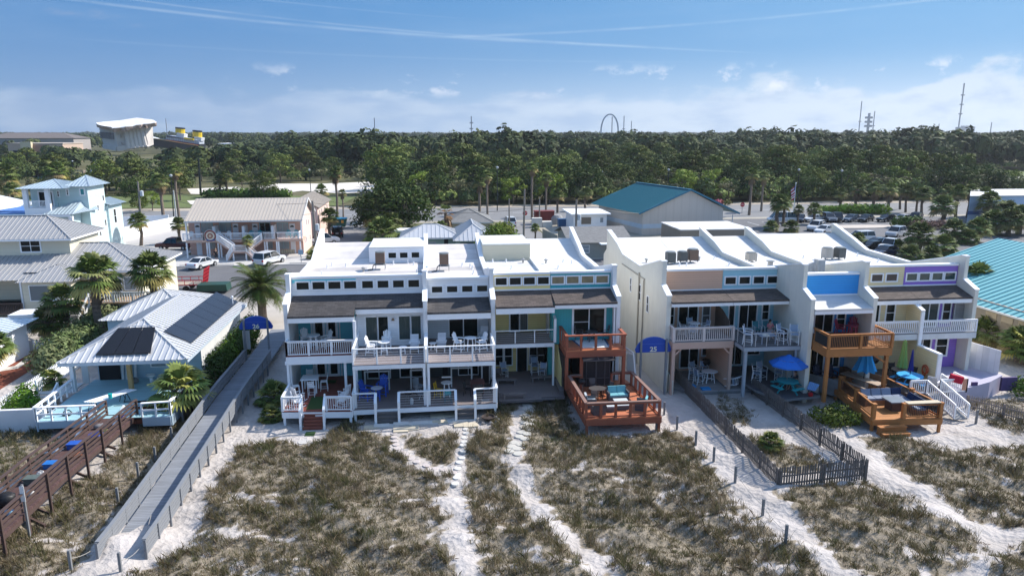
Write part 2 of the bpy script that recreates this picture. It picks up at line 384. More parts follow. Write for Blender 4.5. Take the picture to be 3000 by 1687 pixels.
def tile(pts_x,pts_y,hf,name,m,colf=None):
 xs,ys=np.meshgrid(pts_x,pts_y);zs=hf(xs,ys);nx,ny=len(pts_x),len(pts_y)
 co_=np.stack([xs,ys,zs],-1).reshape(-1,3);idx=np.arange(nx*ny).reshape(ny,nx)
 f=np.stack([idx[:-1,:-1],idx[:-1,1:],idx[1:,1:],idx[1:,:-1]],-1).reshape(-1,4)
 me=bpy.data.meshes.new(name);me.vertices.add(len(co_));me.vertices.foreach_set('co',co_.ravel())
 me.loops.add(f.size);me.loops.foreach_set('vertex_index',f.ravel().astype(np.int32));me.polygons.add(len(f))
 me.polygons.foreach_set('loop_start',np.arange(len(f))*4);me.polygons.foreach_set('loop_total',np.full(len(f),4));me.polygons.foreach_set('use_smooth',np.ones(len(f),bool))
 me.update();me.validate()
 if colf is not None:
  c=colf(xs,ys).reshape(-1);a=me.color_attributes.new('veg','FLOAT_COLOR','POINT')
  a.data.foreach_set('color',np.stack([c,c,c,np.ones_like(c)],-1).ravel())
 me.materials.append(m);o=bpy.data.objects.new(name,me);COL.objects.link(o);return o
def ground_h(x,y):
 near=np.clip((38.5-y)/6,0,1)
 h=(pnoise(x,y,.55,1.3)-.5)*.55*near+(pnoise(x,y,2.2,.4)-.5)*.07*np.clip((45-y)/4,0,1)
 return np.clip(h,-.35,.5)
def gh(x,y):return float(ground_h(np.array([x]),np.array([y]))[0])
gm=bpy.data.materials.new('sand_and_soil');gm.use_nodes=True;nt=gm.node_tree;L=nt.links.new;b_=nt.nodes['Principled BSDF'];b_.inputs['Roughness'].default_value=.95;b_.inputs['Specular IOR Level'].default_value=.15
geo=_n(nt,'ShaderNodeNewGeometry');P_=geo.outputs['Position']
def gnoise(s,d=5,r=.6):
 n=_n(nt,'ShaderNodeTexNoise');n.inputs['Scale'].default_value=s;n.inputs['Detail'].default_value=d;n.inputs['Roughness'].default_value=r;L(P_,n.inputs['Vector']);return n.outputs['Fac']
at=_n(nt,'ShaderNodeAttribute',attribute_name='veg')
sand=mixc(mrg(gnoise(.5),.3,.7),(.40,.365,.335),(.52,.48,.45))
sand=mixc(mrg(gnoise(9,6,.7),.62,.78,0,.35),sand,(.36,.32,.29))
lit=mixc(mrg(gnoise(3.2,7,.7),.35,.65),(.18,.15,.10),(.28,.235,.175))
vg=mrg(mth('ADD',at.outputs['Fac'],mth('MULTIPLY',mth('SUBTRACT',gnoise(2.2,6,.7),.5),1.3)),.18,.62)
near_c=mixc(mth('MULTIPLY',vg,.92),sand,lit)
spy=_n(nt,'ShaderNodeSeparateXYZ');L(P_,spy.inputs[0])
soil=mixc(mrg(gnoise(.08,6,.6),.35,.65),(.075,.085,.035),(.15,.135,.075))
far_c=mixc(mrg(mth('ADD',spy.outputs[1],mth('MULTIPLY',gnoise(.2),14)),74,80),near_c,soil)
L(far_c,b_.inputs['Base Color'])
bu=_n(nt,'ShaderNodeBump');bu.inputs['Strength'].default_value=.9;bu.inputs['Distance'].default_value=.09
vo=_n(nt,'ShaderNodeTexVoronoi');vo.inputs['Scale'].default_value=3.4;L(P_,vo.inputs['Vector'])
L(mth('ADD',mth('MULTIPLY',gnoise(4.5,6,.65),1.0),mth('MULTIPLY',vo.outputs['Distance'],.9)),bu.inputs['Height']);L(bu.outputs[0],b_.inputs['Normal'])
def vcol(x,y):
 d=vegden(x,y);return d
px=np.concatenate([[-9000,-3000,-1000,-400,-150,-80],np.arange(-50,75.1,.3),[100,160,400,1000,3000,9000]])
py=np.concatenate([[-200,-60,0,10],np.arange(18,46.1,.3),[50,60,75,90,120,200,400,1000,3000,12000]])
g_=tile(px,py,lambda x,y:ground_h(x,y)*((x>-49)&(x<74)&(y>19)),'ground',gm,vcol)
tag(g_,kind='structure')
def blades(name,label,n,dens_f,hmin,hmax,cols,seed,wid=.014,spread=.35,box=(-46,72,17,46)):
 rs=np.random.RandomState(seed);x=rs.uniform(box[0],box[1],n);y=rs.uniform(box[2],box[3],n)
 k=rs.uniform(size=n)<dens_f(x,y);x,y=x[k],y[k];nt_=len(x);nb=12
 x=np.repeat(x,nb)+rs.normal(0,.07,nt_*nb);y=np.repeat(y,nb)+rs.normal(0,.07,nt_*nb)
 hs_=np.repeat(rs.uniform(hmin,hmax,nt_)*np.repeat(1,nt_),nb)*rs.uniform(.6,1.15,nt_*nb)*np.clip(.25+pnoise(x,y,1.5,5.1)*1.5,.4,1.7)
 base=np.stack([x,y,ground_h(x,y)-.02],-1);N=len(x)
 a=rs.uniform(0,6.283,N);lean=rs.uniform(.1,1.0,N)*spread*2
 d=np.stack([np.cos(a)*lean-.25*spread,np.sin(a)*lean,np.ones(N)],-1);d/=np.linalg.norm(d,axis=1)[:,None]
 pa=rs.uniform(0,6.283,N);pw=np.stack([np.cos(pa),np.sin(pa),np.zeros(N)],-1)*wid*rs.uniform(.6,1.3,N)[:,None]
 mid=base+d*hs_[:,None]*.55;tip=base+d*hs_[:,None]+np.stack([d[:,0],d[:,1],-np.ones(N)*.5],-1)*hs_[:,None]*.25
 V=np.stack([base-pw*.6,base+pw*.6,mid+pw*.5,tip,mid-pw*.5],1).reshape(-1,3)
 me=bpy.data.meshes.new(name);me.vertices.add(N*5);me.vertices.foreach_set('co',V.ravel())
 ix=(np.arange(N)*5)[:,None]+np.arange(5)[None];me.loops.add(N*5);me.loops.foreach_set('vertex_index',ix.ravel().astype(np.int32))
 me.polygons.add(N);me.polygons.foreach_set('loop_start',np.arange(N)*5);me.polygons.foreach_set('loop_total',np.full(N,5));me.update()
 cs=np.array(cols);pn=pnoise(x,y,.9,seed*.37);ci_=np.clip((pn*.9+rs.uniform(-.25,.3,N))*len(cs),0,len(cs)-1).astype(int)
 c=cs[ci_]*rs.uniform(.75,1.3,N)[:,None];c=np.repeat(c,5,0);c=np.concatenate([c,np.ones((len(c),1))],1)
 at_=me.color_attributes.new('tint','FLOAT_COLOR','POINT');at_.data.foreach_set('color',c.ravel())
 me.materials.append(leafmat('grass_blade'));o=bpy.data.objects.new(name,me);COL.objects.link(o);tag(o,label,'grass',kind='stuff');return o
def den_g(x,y):
 d=vegden(x,y);return d*np.clip((pnoise(x,y,.8,.2)-.30)*3.2,.8,1)
def den_s(x,y):
 d=vegden(x,y);return d*np.clip((pnoise(x,y,1.1,2.2)-.42)*4,0.03,1)*.8
def den_e(x,y):return(vegden(x,y)==0)*((pnoise(x,y,1.6,4.2)>.86)&(y<40.0))*(vegden(x+.9,y)+vegden(x-.9,y)>0)*.5
OL=[(.28,.225,.14),(.21,.18,.095),(.145,.145,.062),(.28,.225,.145),(.175,.16,.075),(.24,.195,.12),(.13,.14,.055)]
blades('dune_grass','olive and straw coloured dune grass growing over the white sand',115000,den_g,.16,.46,OL,1)
blades('dune_scrub','low grey brown scrub and dead stems between the dune grass',60000,den_s,.08,.24,[(.15,.11,.075),(.20,.155,.11),(.10,.075,.055),(.24,.19,.14)],2,.018,.8)
def win(par,x0,x1,z0,z1,y,mull='',name='window',glass=None,frame=None,fw=.07,side=None,proud=.04):
 """window or glazed door facing the sea (-Y), or facing -X / +X when side is given (then x0,x1 run along Y and y is X)"""
 glass=glass or GLASS;frame=frame or WHITE
 def bx(b,a0,a1,c0,c1,d0,d1):
  if side is None:b.box(a0,y-d1,c0,a1,y-d0,c1)
  elif side=='-x':b.box(y-d1,a0,c0,y-d0,a1,c1)
  else:b.box(y+d0,a0,c0,y+d1,a1,c1)
 f=M();bx(f,x0-fw,x0,z0-fw,z1+fw,0,proud);bx(f,x1,x1+fw,z0-fw,z1+fw,0,proud);bx(f,x0,x1,z1,z1+fw,0,proud);bx(f,x0,x1,z0-fw,z0,0,proud)
 xm=(x0+x1)/2;zm_=(z0+z1)/2
 if'v' in mull:bx(f,xm-.03,xm+.03,z0,z1,0,proud-.005)
 if'h' in mull:bx(f,x0,x1,zm_-.022,zm_+.022,0,proud-.008)
 o=f.obj(name,frame,par);g=M();bx(g,x0,x1,z0,z1,0.002,.012);g.obj('pane',glass,o);return o
def prism_yz(b,prof,x0,x1,m=0):return b.prism([(x0,y,z)for y,z in prof],(x1-x0,0,0),m)
def party_wall(par,x,dy,t=.26,ph=8.4,bt=8.5,m=None,zb=-.2,front=44.0,ft=6.6,name='party_wall',coping=True,backstep=False):
 f=front+dy;sl=1.2;dip=50.2+dy*.45
 top=[(f,ft),(f+sl,ft+.5),(f+sl,ph),(f+sl+.42,ph),(dip,7.38),(55.2,7.42),(56.9,7.98),(60.3,bt+.2),(60.6,bt+.2)]
 b=M();prism_yz(b,[(f,zb)]+top+[(60.6,zb)],x-t/2,x+t/2);o=b.obj(name,m or STUCCO,par)
 if coping:
  c=M()
  for(y0,z0),(y1,z1)in zip(top,top[1:]):
   if y1-y0<.05:c.box(x-t/2-.03,y0-.03,min(z0,z1)+.03,x+t/2+.03,y0+.012,max(z0,z1)-.03)if False else None;continue
   c.bar((x,y0-.02,z0+.02),(x,y1+.02,z1+.02),t+.07,.06)
  c.obj('coping',WHITE,o)
 return o
def unit(name,label,x0,x1,o):
 g=lambda k,d=None:o.get(k,d)
 dy=g('dy',0);yw=g('yw',46.4);yc=g('yc',45.8)+dy;ye=g('ye',43.85)+dy
 ze=g('ze',6.0);c0=g('c0',6.8);c1=g('c1',7.98);zb=g('zb',8.2);zd=g('zd',3.5);zl=g('zl',.8);yl=g('yl',yw)
 t=thing('townhouse',label,'townhouse',((x0+x1)/2,yw,0),g('group'))
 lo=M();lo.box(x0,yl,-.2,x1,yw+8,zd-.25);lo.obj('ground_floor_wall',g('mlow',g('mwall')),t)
 sl=(c0-ze)/(yc-ye);zw=ze+(yw-ye)*sl-.14
 up=M()
 if yw<yc:prism_yz(up,[(yw,zd-.24),(yw,zw),(yc+.1,c0-.14),(yc+.1,zd-.24)],x0,x1)
 else:up.box(x0,yw,zd-.24,x1,yw+.3,c0-.3)
 up.obj('upper_wall',g('mwall'),t)
 body=M();prism_yz(body,[(yc+.012,c0-.2),(yc+.012,c1-.02),(yc+.3,c1-.02),(yc+.3,6.99),(55.6,6.99),(59.9,zb-.24),(60.4,zb-.24),(60.4,.0),(max(yw,yl)+.4,0),(max(yw,yl)+.4,c0-.2)],x0,x1);body.obj('rear_wall',g('mrear',STUCCO),t)
 cl=M();cl.box(x0,yc-.02,c0-.02,x1,yc,c1-.12);clo=cl.obj('clerestory_wall',g('mcl',g('mwall')),t)
 if g('clband'):
  bb=M();bb.box(x0+.02,yc-.032,c1-.42,x1-.02,yc-.021,c1-.2);bb.obj('colour_band',g('clband'),clo)
 co_=M();co_.box(x0,yc-.09,c1-.14,x1,yc+.34,c1);co_.box(x0,yc-.045,c0-.03,x1,yc-.0205,c0+.07);co_.obj('coping',WHITE,t)
 for(a,b2)in g('cw',[]):
  if g('cwband'):pass
  win(t,a,b2,g('cwz',(c0+.38,c0+.84))[0],g('cwz',(c0+.38,c0+.84))[1],yc-.02,glass=g('cglass',GLASS),fw=g('cfw',.09),frame=g('cframe',WHITE))
 r=M();yel,zel=(ye,ze)
 if g('ye2')is not None:yel=g('ye2')+dy;zel=ze+(yel-ye)*sl
 prism_yz(r,[(yel-.12,zel-.04),(yc-.001,c0),(yc-.001,c0-.12),(yel-.12,zel-.16)],x0,x1);ro=r.obj('shingle_roof',g('mroof',SHDARK),t)
 fa=M();fa.box(x0+.003,yel-.10,zel-.165-g('fh',.3),x1-.003,yel+.05,zel-.165);fa.obj('fascia',g('mfascia',WHITE),ro)
 if g('soffit_wall'):pass
 rf=M();prof=[(yc+.3,7.02),(55.2,7.02),(56.4,7.2),(59.9,zb-.2),(60.4,zb-.2)]
 if g('penthouse'):prof=[(yc+.3,7.02),(56.0,7.02)]
 if g('curb'):prof[0]=(48.4,7.02)
 q=[(y,z+.03)for y,z in prof]+[(y,z-.02)for y,z in prof[::-1]]
 prism_yz(rf,q,x0,x1);rf.obj('flat_roof',g('mflat',ROOFW),t)
 if g('penthouse'):
  ph=M();pz=g('penthouse');ph.box(x0,55.55,7.0,x1,60.3,pz);pho=ph.obj('penthouse_wall',g('mpent',WHITE),t)
  c=M();c.box(x0-.0,55.5,pz,x1+.0,60.35,pz+.08);c.obj('coping',WHITE2,pho)
  for a,b2 in g('pw',[]):win(t,a,b2,7.42,7.83,55.55,fw=.1)
 return t
ADIR='attached townhouses in two rows above the dune'
def sid(n,c,**k):return mat(n,c,.6,pat='z',per=.16,dark=.82,var=.03,**k)
AQ=sid('aqua_siding',(.14,.60,.70));AQV=mat('turquoise_boards',(.05,.38,.42),.6,pat='x',per=.18,dark=.85,var=.03)
WS=sid('white_siding',(.84,.85,.86));WSB=sid('pale_grey_siding',(.68,.71,.74));YEL=sid('yellow_siding',(.86,.70,.30));YELP=sid('pale_yellow_panel',(.66,.61,.46))
PEA=sid('peach_siding',(.72,.45,.31));LBL=sid('light_blue_siding',(.36,.64,.72));BLU=sid('bright_blue_siding',(.04,.33,.76));CRM=sid('cream_siding',(.78,.66,.40));PUR=sid('purple_siding',(.30,.17,.60))
def cw4(x0,w=.87,s=1.07,n=4):return[(x0+i*s,x0+i*s+w)for i in range(n)]
def cwn(x0,w,s):return cw4(x0,w,s)
A=unit('a','turquoise end townhouse with red brown balcony floor, beside the 26 sign',-9.02,-4.99,dict(group=ADIR,mwall=AQ,mcl=WS,clband=AQ,cw=cwn(-8.72,.75,.99),yw=47.0,zl=.9,ze=5.98,zb=8.15,c1=8.02,ye=43.8))
SHADEW=mat('shaded_low_siding',(.05,.065,.07),.8,pat='z',per=.14)  # deep shade under the balconies, put into the ground floor wall colour
B=unit('b','white townhouse with two sliding glass doors and bare wall lamp above its balcony',-4.98,-.76,dict(mlow=SHADEW,group=ADIR,mwall=WS,cw=cwn(-4.62,.68,.98),penthouse=8.2,pw=[(-3.5,-2.92),(-2.62,-2.04),(-1.72,-1.14)],ye=43.8,ye2=44.5,ze=5.98,c1=8.02,yw=45.1,yl=46.4))
C_=unit('c','narrow white townhouse with one air conditioner standing on its swept white roof',-.5,3.5,dict(mlow=SHADEW,group=ADIR,mwall=WSB,mcl=WS,cw=cwn(-.18,.66,.98),c0=6.42,c1=7.76,ze=5.98,ye=43.9,zb=7.85,cwz=(6.78,7.17),fh=.36))
D_=unit('d','yellow townhouse with bench lined grey ground deck',3.82,7.58,dict(group=ADIR,mwall=YEL,cw=cwn(3.98,.72,.93),yw=47.4,yl=48.0,ze=6.22,ye=43.9,mroof=SHBRN,zl=.4,penthouse=8.3,mpent=YELP,fh=.36,c1=7.98,mflat=ROOFW2))
E_=unit('e','dark turquoise townhouse above two orange stained timber decks',7.6,11.66,dict(group=ADIR,mwall=AQV,cw=cwn(7.72,.78,.99),yw=45.0,yl=46.4,ze=6.34,ye=43.9,mroof=SHBRN,zl=.9,fh=.22,cglass=mat('amber_glass',(.25,.2,.11),.12,var=.3,vs=3),c1=8.0,mflat=ROOFW2))
F_=unit('f','peach townhouse with blank peach panel above its roof, beside the 25 sign',15.3,19.42,dict(group=ADIR,mwall=PEA,ze=6.22,ye=43.9,mroof=SHBRN,yw=46.6,yl=47.4,zd=3.65,zl=.3,c0=6.5,c1=7.98,fh=.2,zb=8.15,mflat=ROOFW2))
G_=unit('g','light blue townhouse with grey metal balcony rail, between peach and bright blue ones',19.44,23.28,dict(group=ADIR,mwall=LBL,ze=6.22,ye=43.9,mroof=SHBRN,yw=45.9,yl=46.8,zd=3.65,zl=.3,c0=6.5,c1=7.98,cw=[(19.63+i*1.0,19.63+i*1.0+.72)for i in range(4)][:4],fh=.2,zb=8.15,mflat=ROOFW2))
H_=unit('h','bright blue townhouse with white metal porch roof and honey timber decks',23.56,27.42,dict(group=ADIR,mwall=BLU,dy=-2.9,ze=6.2,ye=44.0,mroof=ROOFW2,yw=43.05,yl=43.6,zd=4.05,zl=.8,c0=6.62,c1=8.1,fh=.2,curb=1,zb=8.15,mflat=ROOFW2))
I_=unit('i','cream townhouse with white baluster balcony, between bright blue and purple ones',27.7,31.66,dict(group=ADIR,mwall=CRM,dy=-1.3,ze=6.3,ye=44.2,mroof=SHBRN,yw=43.7,yl=43.7,zd=4.0,zl=.7,c0=6.74,c1=8.22,cw=[(28.35,28.95),(29.35,30.1),(30.4,31.15)],cglass=mat('brown_glass',(.06,.05,.045),.1,var=.2),fh=.26,zb=8.3,mflat=ROOFW2))
J_=unit('j','purple end townhouse with lattice breeze block panel on its balcony',31.68,35.56,dict(group=ADIR,mwall=PUR,dy=-1.3,ze=6.3,ye=44.2,mroof=SHBRN,yw=43.7,yl=43.7,zd=4.0,zl=.7,c0=6.74,c1=8.22,cw=cwn(31.88,.72,.93),cglass=GLASSG,fh=.26,zb=8.3,mflat=ROOFW2))
party_wall(A,-9.15,0,ph=8.25,bt=8.85)
party_wall(B,-.63,0,ph=8.3,bt=8.35)
party_wall(C_,3.66,0,ph=8.35,bt=8.35)
w_=party_wall(E_,11.79,0,ph=8.4,bt=8.75)
w_=party_wall(F_,15.15,0,t=.3,ph=8.62,bt=8.45,m=CREAMST,ft=6.55)
b=M();prism_yz(b,[(60.6,-.2),(60.6,7.0),(61.6,6.4),(61.6,-.2)],15.0,15.3);b.obj('rear_buttress',CREAMST,w_)
win(w_,47.9,48.25,4.5,5.6,15.0,'h',side='-x');win(w_,49.9,50.2,4.9,6.0,15.0,'h',side='-x');win(w_,52.4,52.7,5.0,6.0,15.0,'h',side='-x')
b=M();b.box(14.9,50.2,-.1,15.0,50.34,6.9);b.box(14.93,48.95,6.62,15.0,55.2,6.7);b.tube((14.92,49.0,-.1),(14.92,49.0,6.6),.05);b.obj('downpipe',mat('tan_trim',(.42,.38,.31),.7),w_)
party_wall(H_,23.42,-2.9,ph=8.75,bt=8.5,m=CREAMST,ft=6.75)
party_wall(I_,27.56,-2.9,ph=8.85,bt=8.5,m=CREAMST,ft=6.75)
party_wall(J_,35.72,-1.3,ph=8.8,bt=8.7,m=CREAMST,ft=6.75)
b=M();b.prism([(23.58,44.2,7.02),(27.4,44.2,7.02),(27.4,44.2,7.45),(23.58,44.2,7.75)],(0,.3,0));b.prism([(23.58,46.6,7.02),(26.9,46.6,7.02),(26.9,46.6,8.15),(23.58,46.6,7.6)],(0,.25,0));b.box(26.5,46.3,7.02,27.0,46.9,8.3)
b.obj('stained_parapet',mat('mildewed_stucco',(.55,.55,.54),.9,var=.3,vs=2.2,streak=.5),H_)
b=M();b.bar((7.6,46.2,7.14),(7.6,55.5,7.14),.18,.22);b.obj('roof_curb',WHITE2,E_)
CURT=mat('curtain_behind_glass',(.06,.085,.08),.07,pat='x',per=.11,dark=.55,spec=.25);CURG=mat('grey_curtain_behind_glass',(.13,.14,.14),.07,pat='x',per=.13,dark=.7,spec=.25)
def door(par,x0,x1,z0,z1,y,**k):return win(par,x0,x1,z0,z1,y,name='sliding_door',**k)
for z_ in(3.56,.96):
 for a,c in((-7.93,-7.45),(-7.08,-6.62)):
  win(A,a,c,z_+.12,z_+1.75,47.0,name='french_door',fw=.16,proud=.05)
 b=M();b.box(-8.22,46.96,z_-.03,-8.12,46.998,z_+1.95);b.box(-6.4,46.96,z_-.03,-6.3,46.998,z_+1.95);b.obj('trim',WHITE,A)
for a in(-4.55,-2.4):
 k=a*.972;door(B,k,k+.68,3.88,5.42,45.1,fw=.1,glass=CURT);door(B,k+.72,k+1.38,3.88,5.42,45.1,fw=.03,glass=GLASS if a<-3 else CURT)
 door(B,a,a+1.42,.9,2.45,46.4,mull='v',fw=.08)
b=M();b.lathe([(.02,.16),(.05,.1),(.11,0)],(-2.7,44.98,5.2),10);b.obj('wall_lamp',mat('brass',(.35,.22,.12),.4,.5),B)
door(C_,.92,2.78,3.58,4.98,46.4,mull='v',fw=.06);door(C_,1.5,2.78,.9,2.5,46.4,mull='v',fw=.06);b=M();b.box(.4,46.37,.9,.75,46.395,2.5);b.obj('dark_door',DARK,C_)
door(D_,5.12,5.7,3.6,5.28,47.4,fw=.1);door(D_,5.74,6.3,3.6,5.28,47.4,fw=.03,glass=CURG)
for a in(4.15,4.8,6.55,7.12):win(D_,a,a+.48,.95,2.2,48.0,'h',fw=.08)
door(D_,5.66,6.35,.45,2.2,48.0,fw=.06)
door(E_,9.07,11.1,3.92,5.6,45.0,mull='v',fw=.13);door(E_,9.2,10.9,1.0,2.6,46.4,mull='v',fw=.06,frame=BLACK)
b=M();b.box(9.09,44.94,4.72,10.05,44.97,4.75);b.obj('muntin',WHITE,E_)
b=M();b.tube((11.52,43.95,.9),(11.52,43.95,6.0),.05);b.obj('downpipe',WHITE,E_)
win(F_,15.95,16.4,3.95,5.15,46.6,'h');door(F_,16.78,18.1,3.75,5.2,46.6,mull='v',fw=.1);win(F_,18.5,18.98,3.85,5.15,46.6,'h',glass=CURG)
door(F_,17.35,18.62,.5,2.1,47.4,mull='v',fw=.1,glass=GLASSG if False else GLASS);win(F_,18.95,19.25,1.35,2.0,47.4,fw=.1)
win(G_,20.1,20.45,3.95,5.35,45.9,fw=.08);door(G_,20.85,22.05,3.75,5.4,45.9,mull='v',fw=.1);win(G_,22.5,22.92,4.3,5.35,45.9,'h',fw=.1)
door(G_,20.6,21.6,.8,2.5,46.8,mull='v',fw=.08);win(G_,22.0,22.9,1.5,2.4,46.8,fw=.08)
door(H_,24.75,25.95,4.1,5.5,43.05,mull='v',fw=.1);win(H_,26.3,26.8,4.35,5.55,43.05,'h',fw=.09)
door(H_,25.0,25.9,.9,2.9,43.6,mull='v',fw=.1);win(H_,26.2,27.0,1.5,2.9,43.6,'v',fw=.1)
door(I_,28.6,29.6,4.1,5.8,43.7,mull='v',fw=.1);win(I_,30.15,30.7,4.4,5.8,43.7,'h',fw=.1);win(I_,28.6,29.5,1.6,3.2,43.7,'v',fw=.1)
door(J_,32.6,33.85,4.1,5.8,43.7,mull='v',fw=.1,glass=CURT);win(J_,34.25,34.75,4.35,5.8,43.7,'h',fw=.1)
door(J_,32.5,33.6,1.4,3.35,43.7,mull='v',fw=.12);win(J_,34.1,34.85,2.0,3.3,43.7,'h',fw=.12)
b=M()
for i in range(5):
 for j in range(6):
  x=34.98+i*.15;z=4.6+j*.19
  for a,c in((0,1),(1,2),(2,3),(3,0)):
   P=[(x,z+.085),(x+.075,z),(x,z-.085),(x-.075,z)];b.bar((P[a][0],43.45,P[a][1]),(P[c][0],43.45,P[c][1]),.1,.025,up=(0,1,0))
b.obj('breeze_block_panel',WHITE2,J_);b=M();b.box(34.9,43.52,4.0,35.58,43.6,5.9);b.obj('panel_backing',mat('grey_screen',(.33,.32,.35),.8),J_)
def balcony(par,x0,x1,yf,yw,z,dm,fm=None,bh=.24,name='balcony'):
 b=M();b.box(x0,yf,z-.05,x1,yw,z);o=b.obj(name+'_floor',dm,par)
 c=M();c.box(x0,yf-.02,z-bh,x1,yf+.06,z-.052);c.box(x0,yf+.061,z-bh,x0+.06,yw,z-.052);c.box(x1-.06,yf+.061,z-bh,x1,yw,z-.052);c.box(x0+.06,yf+.4,z-.2,x1-.06,yw,z-.055)
 c.obj('beam',fm or WHITE,o);return o
def railing(par,segs,mats,name='railing',**k):
 b=M()
 for p,q in segs:rail(b,p,q,**k)
 return b.obj(name,mats,par)
balcony(A,-9.2,-5.05,43.45,47.0,3.5,DECKR,bh=.36);railing(A,[((-9.15,43.5,3.5),(-5.1,43.5,3.5)),((-9.15,43.5,3.5),(-9.15,44.0,3.5))],WHITE,h=.92,post=1.35,bal=.125,pw=.11,cap=.13)
b=M();b.box(-9.2,43.45,.9,-9.06,43.6,3.2);b.box(-5.75,43.55,.9,-5.6,43.7,3.2);b.box(-9.28,43.42,2.95,-5.0,43.6,3.14);b.objs('balcony_post',WHITE,A)
b=M();b.box(-5.08,43.5,.8,-4.92,43.66,5.6);b.prism([(-5.0,43.6,3.5),(-5.0,47.0,3.5),(-5.0,47.0,5.9),(-5.0,44.6,5.6),(-5.0,43.6,4.9)],(.06,0,0));b.obj('privacy_screen',WHITE,A)
b=M();b.box(-5.07,43.7,.8,-4.98,47,3.2);b.obj('ground_screen',AQ,A)
for(par,x0,x1)in((B,-4.95,-.66),(C_,-.56,3.55)):
 balcony(par,x0,x1,41.25,46.4,3.5,DECKG,bh=.3)
 b=M();rail(b,(x0+.04,41.3,3.5),(x1-.04,41.3,3.5),h=.96,post=1.4,mode='wire',pw=.09,cap=.12)
 xs=x0 if par is B else x1
 rail(b,(xs+(.06 if par is B else-.06),41.3,3.5),(xs+(.06 if par is B else-.06),43.8 if par is C_ else 45.6,3.5),h=.96,post=2.3,mode='wire',cap=.12,pw=.09,ends=(0,1));b.obj('railing',WHITE,par)
 b=M()
 for x in(x0+.08,x1-.08):b.box(x-.07,41.28,.8,x+.07,41.42,3.2)
 b.objs('balcony_post',WHITE,par)
b=M();rail(b,(-.61,41.35,3.5),(-.61,44.0,3.5),h=1.0,post=2.6,mode='none',cap=.2,pw=.1,ends=(0,1));b.box(-.65,41.4,3.5,-.57,44,4.3);b.obj('divider',WHITE,B)
balcony(D_,3.84,7.72,44.65,47.4,3.5,DECKG,bh=.3);b=M();rail(b,(3.86,44.7,3.5),(7.7,44.7,3.5),h=.85,post=1.3,mode='wire',pw=.06,cap=.08);b.box(7.62,44.66,.5,7.74,44.78,3.3);b.obj('railing',WHITE,D_)
b=M();b.prism([(7.72,44.7,3.5),(7.72,47.4,3.5),(7.72,47.4,5.9),(7.72,44.7,5.0)],(.08,0,0));b.obj('privacy_screen',YEL,D_);b=M();b.box(7.68,44.58,3.5,7.84,44.7,5.1);b.bar((7.76,44.64,5.06),(7.76,46.4,5.75),.16,.07);b.obj('screen_trim',WHITE,D_)
b=M();b.prism([(8.0,43.6,.5),(8.0,48,.5),(8.0,48,3.2),(8.0,45.2,3.2),(8.0,43.6,2.0)],(.08,0,0));b.obj('ground_screen',YEL,D_)
o_=balcony(E_,8.12,11.98,42.6,46.4,3.5,DECKO,REDW,bh=.45)
b=M()
for x in(8.2,9.1,10.05,11.0,11.9):b.box(x-.07,42.63,3.5,x+.07,42.77,4.42)
for y in(43.4,44.1,45.0,45.8):
 for x in(8.17,11.93):b.box(x-.05,y-.06,3.5,x+.05,y+.06,4.4)
b.box(8.08,42.6,4.42,12.02,42.8,4.5);b.box(8.08,42.802,4.42,8.28,46.4,4.5);b.box(11.82,42.802,4.42,12.02,46.4,4.5);b.box(8.2,42.67,3.58,11.9,42.71,3.64)
b.obj('railing',REDW,E_);b=M()
for x in(8.2,11.9,9.15):b.box(x-.1,42.65,.9,x+.1,42.85,3.05)
b.objs('balcony_post',REDW,E_)
b=M();b.box(9.2,43.0,.95,11.1,43.06,2.95);b.box(9.2,43.06,.95,9.26,46,2.95);b.box(11.04,43.06,.95,11.1,46,2.95);b.prism([(9.15,42.1,2.92),(11.15,42.1,2.92),(11.15,43.0,3.1),(9.15,43.0,3.1)],(0,0,.05));s_=b.obj('screen_porch',mat('black_insect_screen',(.022,.02,.024),.6,var=.15),E_)
b=M()
for x in(9.2,9.55,10.15,10.2,10.75,11.08):b.box(x-.02,42.96,.95,x+.02,42.995,2.95)
b.box(9.2,42.96,1.5,11.1,42.99,1.54);b.box(9.12,42.06,2.96,11.18,42.1,3.0);b.bar((10.15,42.1,3.0),(10.15,43.0,3.17),.03,.03);b.obj('screen_frame',mat('dark_grey_frame',(.10,.095,.10),.5),s_)
b=M();b.box(8.05,43.2,.9,8.15,46,3.0);b.box(11.6,44,.9,11.7,46,3.0);b.obj('dark_screen_wall',mat('dark_brown_siding',(.05,.035,.03),.8),E_)
balcony(F_,15.28,19.4,43.3,46.6,3.65,DECKW,mat('peach_trim',(.60,.40,.31),.6),bh=.5)
b=M();rail(b,(15.34,43.34,3.65),(19.36,43.34,3.65),h=.92,post=2.0,bal=.13,pw=.14,cap=.14,mode='bal',bs=.035);rail(b,(15.34,43.34,3.65),(15.34,44.1,3.65),h=.92,post=1,bal=.13,pw=.1,cap=.14,ends=(0,0));b.obj('railing',mat('pale_pink_paint',(.68,.60,.56),.55,var=.05),F_)
b=M();b.box(15.3,43.34,.0,15.5,43.54,3.15);b.box(19.2,43.34,.0,19.4,43.54,3.15);b.bar((15.45,43.44,2.7),(15.9,43.44,3.12),.1,.1);b.bar((19.25,43.44,2.7),(18.8,43.44,3.12),.1,.1);b.objs('balcony_post',MATS['peach_trim'],F_)
b=M();b.box(19.22,43.55,.3,19.4,47.4,3.15);b.obj('side_screen',PEA,F_)
b=M();b.prism([(19.4,44.2,3.65),(19.4,46.6,3.65),(19.4,46.6,5.3),(19.4,45.5,5.2),(19.4,44.2,4.7)],(.05,0,0));b.obj('privacy_fence',mat('brown_fence_board',(.19,.14,.11),.85,pat='y',per=.14),F_)
